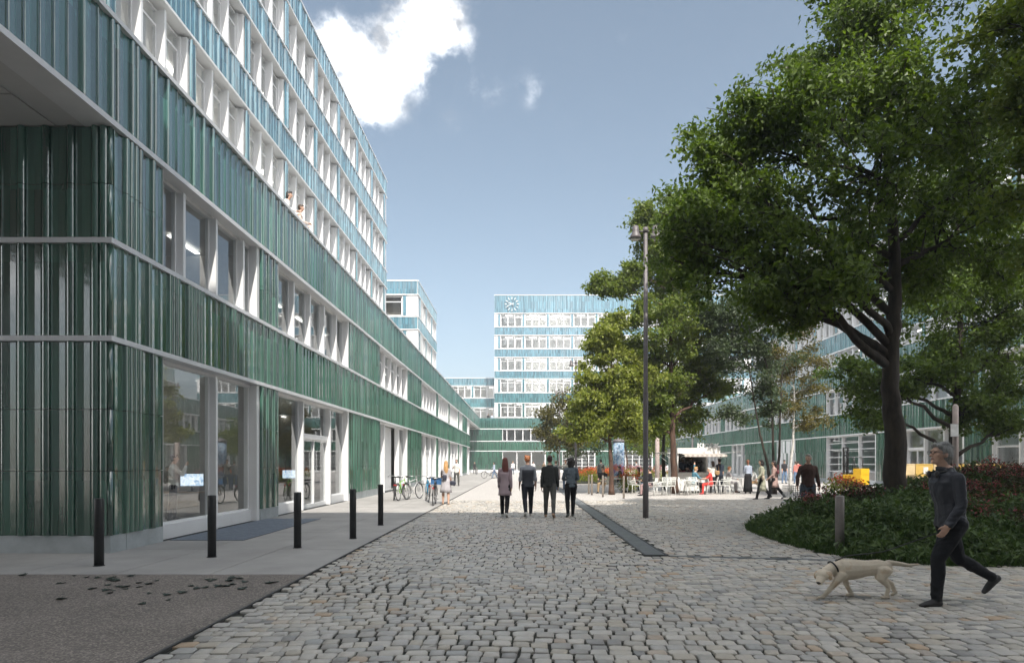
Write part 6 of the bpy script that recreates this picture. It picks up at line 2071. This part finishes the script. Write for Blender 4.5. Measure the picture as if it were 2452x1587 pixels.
# ---- the dog
dogo = bpy.data.objects.new('dog', bpy.data.meshes.new('dog')); COL.objects.link(dogo)
dogo.location = (3.92, 7.17, 0); dogo.scale = (1.05, 1.16, 1.0); dogo.rotation_euler = (0, 0, R(90))
tag(dogo, 'pale cream dog walking with lowered head on a lead', 'dog')
D = Body()
D.loft([(0, .255, .315), (0, .20, .325), (0, .08, .325), (0, -.06, .340), (0, -.17, .350), (0, -.25, .355)], [(.070, .090), (.092, .125), (.092, .118), (.078, .090), (.082, .090), (.060, .065)], 'fur')
D.loft([(0, .20, .365), (-.02, .30, .345), (-.045, .37, .305)], [(.062, .075), (.055, .062), (.052, .055)], 'fur')
hd_ = Vector((-.065, .415, .275)); hdir = Vector((-.62, .55, -.56)).normalized()
D.ball(hd_, (.072, .070, .064), 'fur')
D.loft([hd_ + hdir * .03 + Vector((0, 0, .004)), hd_ + hdir * .085 - Vector((0, 0, .006)), hd_ + hdir * .118 - Vector((0, 0, .008))], [(.050, .043), (.039, .034), (.032, .028)], 'fur', (.66, .75, 0))
D.ball(hd_ + hdir * .140 + Vector((0, 0, .006)), (.016, .016, .013), 'nose')
sd2 = Vector((.66, .75, 0)).normalized()
for q in (-1, 1):
    e0 = hd_ + sd2 * q * .060 + Vector((.012, -.012, .030))
    D.loft([e0, e0 + sd2 * q * .016 + Vector((0, 0, -.035)), e0 + sd2 * q * .014 + Vector((-.006, .004, -.078))], [(.026, .012), (.034, .011), (.018, .009)], 'ear', (hdir.x, hdir.y, 0))
def dleg(pts, rad): D.loft(pts, rad, 'fur')
dleg([(-.060, .215, .28), (-.066, .285, .190), (-.066, .355, .095), (-.066, .405, .030)], [(.042, .055), .032, .023, .020]); D.loft([(-.066, .405, .024), (-.066, .455, .018)], [(.024, .020), (.022, .014)], 'fur')
dleg([(.060, .195, .28), (.062, .135, .190), (.062, .105, .100), (.062, .070, .034)], [(.042, .055), .031, .022, .019]); D.loft([(.062, .065, .026), (.062, .118, .018)], [(.024, .020), (.022, .014)], 'fur')
dleg([(-.058, -.195, .33), (-.066, -.165, .225), (-.066, -.235, .135), (-.066, -.215, .040)], [(.050, .085), (.038, .048), .023, .019]); D.loft([(-.066, -.225, .026), (-.066, -.165, .018)], [(.024, .020), (.022, .014)], 'fur')
dleg([(.058, -.205, .33), (.064, -.215, .225), (.064, -.330, .150), (.064, -.365, .055)], [(.050, .080), (.038, .046), .023, .019]); D.loft([(.064, -.372, .048), (.064, -.335, .018)], [(.023, .018), (.021, .013)], 'fur')
D.loft([(0, -.265, .405), (0, -.36, .392), (.0, -.47, .372), (0, -.57, .385)], [.030, .027, .020, .009], 'fur')
def dog_fur():
    t = NT('cream_fur')
    n = t.noise(6.0, 3.0, .6, t.objc)
    t.set(t.b, 'Base Color', t.ramp(n, [(.36, (.66, .58, .46)), (.58, (.72, .64, .52)), (.74, (.60, .44, .28))]))
    t.b.inputs['Roughness'].default_value = .8
    mp = t.add('ShaderNodeMapping'); mp.inputs['Scale'].default_value = (90, 25, 90); t.l.new(t.objc, mp.inputs[0])
    t.bump(t.noise(1.5, 3.0, .6, mp.outputs[0]), .45, .006)
    return t.m
fuse(dogo, D, .0075, {'fur': dog_fur(), 'ear': mat('ear_fur', (.52, .36, .22), .8, coord='obj'), 'nose': mat('dog_nose', (.03, .02, .02), .35)}, 2)
for q in (-1, 1):
    m = MB(); m.ellipsoid(hd_ + sd2 * q * .032 + hdir * .056 + Vector((0, 0, .030)), (.0095, .0095, .0095)); m.obj('eye', mat('eye_dark', (.03, .025, .02), .2), dogo)
cl_o = thing('dog_lead', 'black collar and lead running from the dog back to the walking man', 'dog lead', tuple(dogo.location), R(90))
m = MB()
cc, ca = Vector((-.012, .285, .350)), Vector((-.15, .9, -.40)).normalized()
a_ = Vector((1, 0, 0)) - ca * ca.x; a_.normalize(); b_2 = ca.cross(a_)
m.tube([cc + a_ * .066 * math.cos(q) + b_2 * .074 * math.sin(q) for q in [2 * math.pi * i / 20 for i in range(21)]], .009, 6); m.obj('collar', M_BLACK, cl_o)
hand = wpt(man, mj[1][2] + mj[1][3] * .08)
cl_o.scale = dogo.scale
hl = Vector(((hand.y - 7.17) / 1.05, -(hand.x - 3.92) / 1.16, hand.z))
st_ = cc + Vector((0, -.02, .076))
m = MB(); m.tube([st_, st_ + Vector((.01, -.12, .055)), st_.lerp(hl, .45) + Vector((0, 0, -.05)), st_.lerp(hl, .8) + Vector((0, 0, -.02)), hl], .0065, 6); m.obj('strap', M_BLACK, cl_o)

# ---- the four walkers seen from behind
GV = 17.9
gx = lambda p: (p - 1248) / 1490 * GV
fig('woman with very long reddish hair in a pink coat, leftmost walker', (gx(1209), GV, 0), -6, H=1.71, top=('pink_wool', (.42, .33, .36), .9), bottom=('black_leggings', (.014, .014, .016), .8), shoe=WHT, hair=HR, style='long', female=True,
    legL=(14, 6, 1), legR=(-13, 16, 0), footR=-22, armL=(6, 8, 14, 0), armR=(-6, 8, 10, 0), vox=.012, coat=(('pink_wool', (.42, .33, .36), .9), .24, .035), group='four friends walking away', head=(8, 0))
def vest():
    t = NT('knit_vest')
    sep = t.add('ShaderNodeSeparateXYZ'); t.l.new(t.objc, sep.inputs[0])
    n = t.noise(7.0, 3.0, .6, t.objc)
    t.set(t.b, 'Base Color', t.ramp(t.math('ADD', sep.outputs['Z'], t.math('MULTIPLY', n, .06)), [(0, (.045, .05, .06)), (.5, (.05, .055, .065)), (1.0, (.06, .066, .078))]))
    t.b.inputs['Roughness'].default_value = .95
    return t.m
o2, j2, h2 = fig('ginger man in a grey knitted vest over a pale shirt, second of the four walkers', (gx(1264), GV + .25, 0), 9, H=1.78, top=('pale_shirt', (.36, .38, .42), .85), bottom=('navy_trousers', (.022, .025, .034), .85), shoe=WHT, hair=HGI, style='wavy',
    legL=(-14, 18, 2), legR=(14, 6, 2), footL=-24, armL=(4, 9, 14, 0), armR=(-4, 10, 12, 0), vox=.012, sleeves='rolled', group='four friends walking away', head=(-28, 0),
    coat=(('vest_wool', (.060, .066, .078), .95), .03, .0))
fig('dark haired man in a charcoal jumper and grey trousers, third of the four walkers', (gx(1316), GV - .1, 0), -7, H=1.77, top=('charcoal_jumper', (.042, .045, .044), .95), bottom=('grey_trousers', (.095, .095, .09), .85), shoe=TANS, hair=hair_mat('dark_red', (.055, .02, .016)), style='short',
    legL=(12, 5, 3), legR=(-13, 17, 3), footR=-22, armL=(-5, 9, 10, 0), armR=(4, 9, 14, 0), vox=.012, group='four friends walking away')
fig('woman with a dark bob in a slate jumper, rightmost of the four walkers', (gx(1367), GV, 0), 8, H=1.70, top=('slate_jumper', (.12, .15, .175), .95), bottom=('black_leggings', (.014, .014, .016), .8), shoe=('green_boot', (.06, .075, .07)), hair=HD, style='bob', female=True,
    legL=(-9, 13, 4), legR=(10, 6, -1), footL=-18, armL=(8, 16, 75, 40), armR=(8, 16, 75, 40), vox=.012, group='four friends walking away', waist=-.02, wide=1.08)

# ---- left side: woman with the bicycle, man in white, people further back
w3, j3, h3 = fig('woman with long blond hair in a striped dress holding a bicycle', (-2.83, 23.4, 0), 4, H=1.63, top=('striped_cotton', (.42, .40, .42), .9), bottom=('striped_cotton', (.42, .40, .42), .9), shoe=TANS, hair=HG, style='long', female=True, sleeves='short', bare_legs=True,
    legL=(3, 3, 3), legR=(-4, 8, 2), footR=-6, armL=(42, 12, 10, 6), armR=(2, 10, 10, 0), vox=.014, skirt=(('striped_cotton', (.42, .40, .42), .9), .52, .07))
bag('handbag', 'dark shoulder bag hanging at the hip of the woman in the striped dress', (-2.56, 23.35, .80), 0, (.26, .12, .20), mat('bag_navy', (.03, .035, .06), .6), .35)
bag('backpack', 'dark straps of a small rucksack worn by the woman in the striped dress', (-2.86, 23.22, 1.02), R(4), (.20, .10, .22), mat('bag_navy', (.03, .035, .06), .6))
fig('bearded man in a white T-shirt with a hand at his chin', (-4.38, 42.2, 0), 170, H=1.80, top=('white_cotton', (.66, .67, .64), .9), bottom=('olive_trousers', (.085, .085, .075), .85), shoe=BLKS, hair=HD, style='beard', sleeves='short',
    armR=(30, 8, 105, 30), armL=(2, 8, 10, 0), vox=.016, legL=(2, 2, 5), legR=(0, 0, 5))
fig('person in a long dark coat in the shade at the passage corner', (-6.75, 90, 0), 200, H=1.74, top=('dark_coat', (.03, .03, .03), .9), bottom=('dark_trousers', (.03, .03, .035), .9), hair=HD, style='short', vox=.03, coat=(('dark_coat', (.03, .03, .03), .9), .30, .02))
fig('woman in a pale blouse and jeans wheeling a bicycle far down the plaza', (-2.72, 62.8, 0), 78, H=1.66, top=('pale_blue', (.40, .45, .55), .9), bottom=('blue_jeans', (.12, .19, .30), .9), hair=HD, style='mid', female=True, armR=(40, 8, 10, 0), legL=(14, 4, 2), legR=(-12, 16, 2), footR=-20, vox=.022)
fig('far figure in a white shirt in front of the glazed entrance', (-1.1, 82, 0), 175, H=1.78, top=('white_shirt', (.68, .68, .66), .9), bottom=('slate_jeans', (.10, .13, .17), .9), hair=HG, style='short', vox=.03)
fig('far figure in a white top between the two middle walkers', (1.45, 74, 0), 160, H=1.72, top=('white_shirt', (.68, .68, .66), .9), bottom=('slate_jeans', (.10, .13, .17), .9), hair=HB, style='short', vox=.03)
fig('far figure with dark hair beside the charcoal jumper of the third walker', (2.55, 70, 0), 185, H=1.70, top=('brown_shirt', (.16, .12, .08), .9), bottom=('dark_trousers', (.03, .03, .035), .9), hair=HB, style='mid', female=True, vox=.03)
fig('man in a light jacket stretching one arm out to his companion', (2.62, 36.6, 0), 155, H=1.77, top=('light_grey_jacket', (.34, .33, .30), .9), bottom=('blue_jeans', (.05, .08, .14), .9), hair=HD, skin='tan', style='short', armL=(70, 60, 10, 0), armR=(60, 50, 20, 10), vox=.018, legL=(4, 4, 5), legR=(-4, 4, 5))
fig('companion in a grey top hidden behind the third walker', (2.02, 36.2, 0), -20, H=1.70, top=('grey_marl', (.20, .21, .21), .9), bottom=('blue_jeans', (.05, .08, .14), .9), hair=HB, style='wavy', armR=(60, 30, 10, 0), vox=.018)
# on the terrace and in the windows
for t, x, y, rz, tp, hr, st2, fm in (('dark haired woman leaning out over the terrace parapet of the blue block', -7.52, 19.75, -80, ('white_shirt', (.68, .68, .66), .9), HD, 'mid', True), ('man in a pale shirt leaning beside her on the terrace parapet', -7.52, 20.8, -75, ('cream_shirt', (.62, .52, .46), .9), HB, 'short', False),
                                     ('dark clad guest at the far end of the roof terrace', -7.62, 72.0, -60, ('dark_coat', (.03, .03, .03), .9), HD, 'short', False), ('guest in a white shirt at the far end of the roof terrace', -7.6, 76.0, -50, ('white_shirt', (.68, .68, .66), .9), HD, 'short', False)):
    fig(t, (x, y, 8.48 if y < 30 else 8.2), rz, H=1.70 if fm else 1.72, top=tp, bottom=('dark_trousers', (.03, .03, .035), .9), hair=hr, style=st2, female=fm, lean=10, armL=(18, 12, 60, 20), armR=(18, 12, 60, 20), vox=.016 if y < 30 else .03, group='people on the roof terrace')
fig('person in black at the parapet in front of the link block', (-5.6, 105.7, 8.2), 180, H=1.75, top=('dark_coat', (.03, .03, .03), .9), bottom=('dark_trousers', (.03, .03, .035), .9), hair=HD, style='short', vox=.03, group='people on the roof terrace')
fig('person in pale blue at the parapet in front of the link block', (-4.95, 105.8, 8.2), 170, H=1.68, top=('pale_blue', (.40, .45, .55), .9), bottom=('dark_trousers', (.03, .03, .035), .9), hair=HB, style='short', vox=.03, group='people on the roof terrace')
p_ = px(415, 1105, 16.6)
fig('man in a white shirt on the phone behind the first shop window', (p_.x, p_.y, .03), -60, H=1.76, top=('white_shirt', (.68, .68, .66), .9), bottom=('dark_trousers', (.03, .03, .035), .9), hair=HB, style='short', armR=(50, 15, 110, 10), vox=.018, group='people indoors')

# ---- cafe guests
SIT = dict(legL=(84, 82, 6), legR=(86, 88, 6), seat=.46)
fig('seated person in a dark top and beige trousers left of the lit tree trunk', (4.25, 31.95, 0), 150, H=1.70, top=('dark_top', (.035, .035, .04), .9), bottom=('beige_trousers', (.36, .26, .16), .9), hair=HD, style='short', armL=(30, 8, 50, 20), armR=(30, 8, 50, 20), lean=10, head=(0, -20), sleeves='short', vox=.017, **SIT)
fig('man standing with a grey rucksack behind the steel bollards', (5.0, 39, 0), 20, H=1.80, top=('grey_marl', (.20, .21, .21), .9), bottom=('navy_trousers', (.022, .025, .034), .85), hair=HD, style='short', vox=.018)
bag('backpack', 'grey rucksack on the back of the man behind the steel bollards', (5.05, 38.82, 1.28), R(20), (.32, .20, .46), mat('rucksack_grey', (.30, .28, .24), .8))
fig('seated man in a dark green T-shirt just right of the lit tree trunk', (5.72, 35.7, 0), 88, H=1.78, top=('dark_green_tee', (.04, .055, .055), .9), bottom=('navy_trousers', (.022, .025, .034), .85), shoe=WHT, hair=HD, style='short', armL=(35, 8, 40, 15), armR=(35, 8, 40, 15), lean=6, sleeves='short', vox=.018, **SIT)
fig('seated guest in an orange top left of the lamp post', (6.78, 35.9, 0), 80, H=1.68, top=('orange_top', (.50, .20, .05), .9), bottom=('dark_trousers', (.03, .03, .035), .9), hair=HD, style='mid', female=True, vox=.018, armL=(35, 8, 40, 15), armR=(35, 8, 40, 15), **SIT)
fig('guest in a black jacket seated right next to the lamp post', (7.15, 35.6, 0), 95, H=1.72, top=('dark_coat', (.03, .03, .03), .9), bottom=('slate_jeans', (.10, .13, .17), .9), hair=HD, style='short', vox=.018, armL=(35, 8, 40, 15), armR=(35, 8, 40, 15), **SIT)
fig('woman in a sleeveless black top sitting just right of the lamp post', (6.55, 31.6, 0), 60, H=1.68, top=('black_top', (.02, .02, .022), .9), bottom=('slate_jeans', (.10, .13, .17), .9), hair=HGR, style='short', female=True, sleeves=None, vox=.017, armL=(30, 8, 40, 10), armR=(30, 8, 40, 10), **SIT)
fig('woman in a black jacket and pink trousers seated in the front row', (6.10, 29.3, 0), 62, H=1.70, top=('black_jacket', (.022, .022, .026), .85), bottom=('pink_trousers', (.36, .24, .24), .9), shoe=BLKS, hair=HD, style='bun', female=True, vox=.016, armL=(28, 8, 60, 25), armR=(28, 8, 60, 25), lean=4, **SIT)
fig('figure with a shoulder bag far back under the trees', (10.2, 55, 0), 60, H=1.75, top=('white_black', (.4, .4, .4), .9), bottom=('dark_trousers', (.03, .03, .035), .9), hair=HD, style='short', vox=.025)
fig('man in a blue jumper waving from his cafe chair', (8.58, 31.0, 0), -80, H=1.76, top=('teal_jumper', (.10, .24, .32), .9), bottom=('dark_trousers', (.03, .03, .035), .9), hair=HG, style='short', armL=(150, 25, 25, 0), armR=(40, 8, 40, 15), vox=.017, lean=8, **SIT)
fig('person in a red dress seated before the kiosk counter', (9.40, 30.8, 0), 82, H=1.68, top=('red_dress', (.62, .07, .06), .85), bottom=('red_dress', (.62, .07, .06), .85), shoe=('red_shoe', (.4, .05, .05)), hair=hair_mat('white', (.62, .58, .52)), style='short', female=True, sleeves='short', armL=(45, 8, 40, 15), armR=(45, 8, 40, 15), vox=.017, lean=6, **SIT)
fig('woman in a white top queueing at the kiosk with a tan bag', (9.86, 32.0, 0), 10, H=1.66, top=('white_cotton', (.66, .67, .64), .9), bottom=('black_skirt', (.02, .02, .022), .9), hair=HB, style='mid', female=True, sleeves='short', vox=.017)
bag('handbag', 'tan shoulder bag between the two people queueing at the kiosk', (10.05, 31.9, 1.05), 0, (.28, .12, .28), mat('bag_tan', (.36, .22, .10), .6), .3)
fig('man in a navy T-shirt queueing at the kiosk', (10.24, 32.1, 0), 15, H=1.78, top=('navy_tee', (.03, .04, .06), .9), bottom=('navy_trousers', (.022, .025, .034), .85), hair=HD, style='short', sleeves='short', vox=.017)
for t, x in (('kiosk vendor on the left in a navy shirt and wine red apron', 8.55), ('kiosk vendor on the right in a navy shirt and wine red apron', 9.02)):
    fig(t, (x, 33.1, .16), 180, H=1.70, top=('navy_tee', (.03, .04, .06), .9), bottom=('wine_apron', (.22, .03, .06), .9), hair=HB, style='cap', sleeves='short', vox=.017, armL=(30, 8, 40, 10), armR=(30, 8, 40, 10),
        skirt=(('wine_apron', (.22, .03, .06), .9), .55, .0), group='kiosk vendors')
fig('man in a grey suit seated sideways to the right of the kiosk', (10.92, 32.9, 0), -92, H=1.76, top=('grey_suit', (.30, .28, .29), .85), bottom=('grey_suit', (.30, .28, .29), .85), shoe=BRN, hair=HGI, style='short', vox=.017, armL=(30, 8, 45, 10), armR=(30, 8, 45, 10), lean=5, **SIT)
fig('woman in a pale blue blouse and long black skirt standing near the thin trees', (11.55, 31.7, 0), -12, H=1.72, top=('pale_blue', (.40, .45, .55), .9), bottom=('black_skirt', (.02, .02, .022), .9), hair=hair_mat('auburn', (.22, .075, .035)), style='pony', female=True, armL=(20, 10, 70, 20), vox=.016, skirt=(('black_skirt', (.02, .02, .022), .9), .92, .06))
fig('man in a white shirt and tan trousers sitting low near the thin trees', (12.55, 33.2, 0), 80, H=1.72, top=('white_shirt', (.68, .68, .66), .9), bottom=('tan_trousers', (.48, .30, .16), .9), shoe=WHT, skin='brown', hair=HD, style='short', vox=.017, armL=(30, 8, 50, 20), armR=(30, 8, 50, 20), lean=18, **SIT)
fig('woman in a sage green trench coat walking left past the mound', (10.32, 26.7, 0), 78, H=1.73, top=('sage_coat', (.36, .36, .27), .9), bottom=('black_leggings', (.014, .014, .016), .8), shoe=BLKS, hair=HD, style='bob', female=True, legL=(18, 6, 1), legR=(-16, 22, 1), footR=-20, armL=(10, 10, 30, 5), armR=(-6, 10, 20, 0), vox=.015,
    coat=(('sage_coat', (.36, .36, .27), .9), .50, .06))
bag('handbag', 'beige bag carried by the woman in the sage green coat', (10.28, 26.45, .92), R(78), (.30, .12, .24), mat('bag_beige', (.45, .36, .27), .6), .2)
fig('woman in a dusty pink coat walking beside the sage green coat', (10.95, 26.9, 0), 60, H=1.70, top=('dusty_pink', (.42, .29, .26), .9), bottom=('black_leggings', (.014, .014, .016), .8), shoe=BLKS, hair=HD, style='mid', female=True, legL=(20, 6, 1), legR=(-18, 20, 1), footR=-24, armL=(8, 10, 40, 5), armR=(-4, 10, 20, 0), vox=.015,
    coat=(('dusty_pink', (.42, .29, .26), .9), .32, .03))
bag('handbag', 'wine red bag on the back of the woman in the dusty pink coat', (11.02, 26.70, 1.16), R(60), (.26, .12, .22), mat('bag_wine', (.16, .04, .05), .6), .25)
fig('man in a dark cap and jeans by the grey wall panel', (20.0, 47.3, 0), 190, H=1.80, top=('dark_top', (.035, .035, .04), .9), bottom=('blue_jeans2', (.14, .21, .33), .9), hair=HD, style='cap', sleeves='short', vox=.02)
fig('woman in a coral top with a jacket round her waist by the grey wall panel', (20.75, 47.0, 0), 10, H=1.68, top=('coral_top', (.50, .20, .17), .9), bottom=('blue_jeans2', (.14, .21, .33), .9), hair=HB, style='pony', female=True, vox=.02)
fig('person in a red shirt and white trousers right of the coral top', (21.15, 47.5, 0), -15, H=1.72, top=('red_shirt', (.48, .12, .11), .9), bottom=('white_trousers', (.60, .58, .55), .9), hair=HD, style='short', vox=.02)
fig('broad old man in a brown jumper standing behind the planted mound', (8.02, 17.4, 0), 172, H=1.80, top=('brown_jumper', (.085, .050, .042), .95), bottom=('slate_jeans', (.06, .08, .11), .9), hair=hair_mat('pale_grey', (.35, .33, .30)), style='short', wide=1.06, armL=(4, 12, 14, 0), armR=(8, 20, 14, 0), head=(-35, 0), vox=.012, hi=True)
fig('person with dark hair behind the yellow crates', (22.9, 34.6, 0), 110, H=1.76, top=('dark_top', (.035, .035, .04), .9), bottom=('navy_trousers', (.022, .025, .034), .85), hair=HD, skin='tan', style='short', vox=.02)
fuse_all()

def fuzz(name, src, labels_keep, n, length, width, flow, material, parent, seed=1):
    """short strands laid over a fused surface, following the flow direction"""
    me = src.data
    g3 = np.random.default_rng(seed)
    nf = len(me.polygons)
    c = np.empty(nf * 3, np.float32); me.polygons.foreach_get('center', c); c = c.reshape(-1, 3)
    nn = np.empty(nf * 3, np.float32); me.polygons.foreach_get('normal', nn); nn = nn.reshape(-1, 3)
    mi = np.empty(nf, np.int32); me.polygons.foreach_get('material_index', mi)
    ok = np.nonzero(np.isin(mi, labels_keep))[0]
    p = g3.choice(ok, n)
    P = c[p] + g3.normal(0, .004, (n, 3)); N = nn[p]
    F = np.array(flow) + g3.normal(0, .28, (n, 3)); F = F - N * (F * N).sum(1, keepdims=True) * .92
    F /= np.linalg.norm(F, axis=1, keepdims=True) + 1e-9
    Sd = np.cross(F, N); Sd /= np.linalg.norm(Sd, axis=1, keepdims=True) + 1e-9
    Ln = (length * g3.uniform(.6, 1.3, n))[:, None]
    v = np.stack([P - Sd * width - N * .001, P + Sd * width - N * .001, P + F * Ln + N * Ln * .22], 1).reshape(-1, 3)
    i = np.arange(n) * 3
    o = link(name, raw_mesh(name, v, np.stack([i, i + 1, i + 2], 1), 3, material), parent)
    o['kind'] = 'stuff'
    return o
fur_l = [i for i, m_ in enumerate(dogo.data.materials) if 'fur' in m_.name]
fuzz('fur', dogo, fur_l, 14000, .017, .0012, (0, -1, -.35), dogo.data.materials[0], dogo)
mh_ = [c_ for c_ in man.children if c_.name.startswith('hair')][0]
fuzz('hair_strands', mh_, [0], 5000, .032, .0010, (0, -1, -.5), HGR, man)

# ------------------------------------------------------------------ thin summer haze
hz = MB(); hz.box(-270, 270, -130, 430, -1.4, 36.0)
hm = bpy.data.materials.new('haze_air'); hm.use_nodes = True
hn = hm.node_tree.nodes; hn.clear()
ho = hn.new('ShaderNodeOutputMaterial'); hv = hn.new('ShaderNodeVolumePrincipled')
hv.inputs['Color'].default_value = (.92, .95, 1.0, 1); hv.inputs['Density'].default_value = .0013; hv.inputs['Anisotropy'].default_value = .2
hm.node_tree.links.new(hv.outputs[0], ho.inputs['Volume'])
tag(hz.obj('haze', hm), kind='stuff')
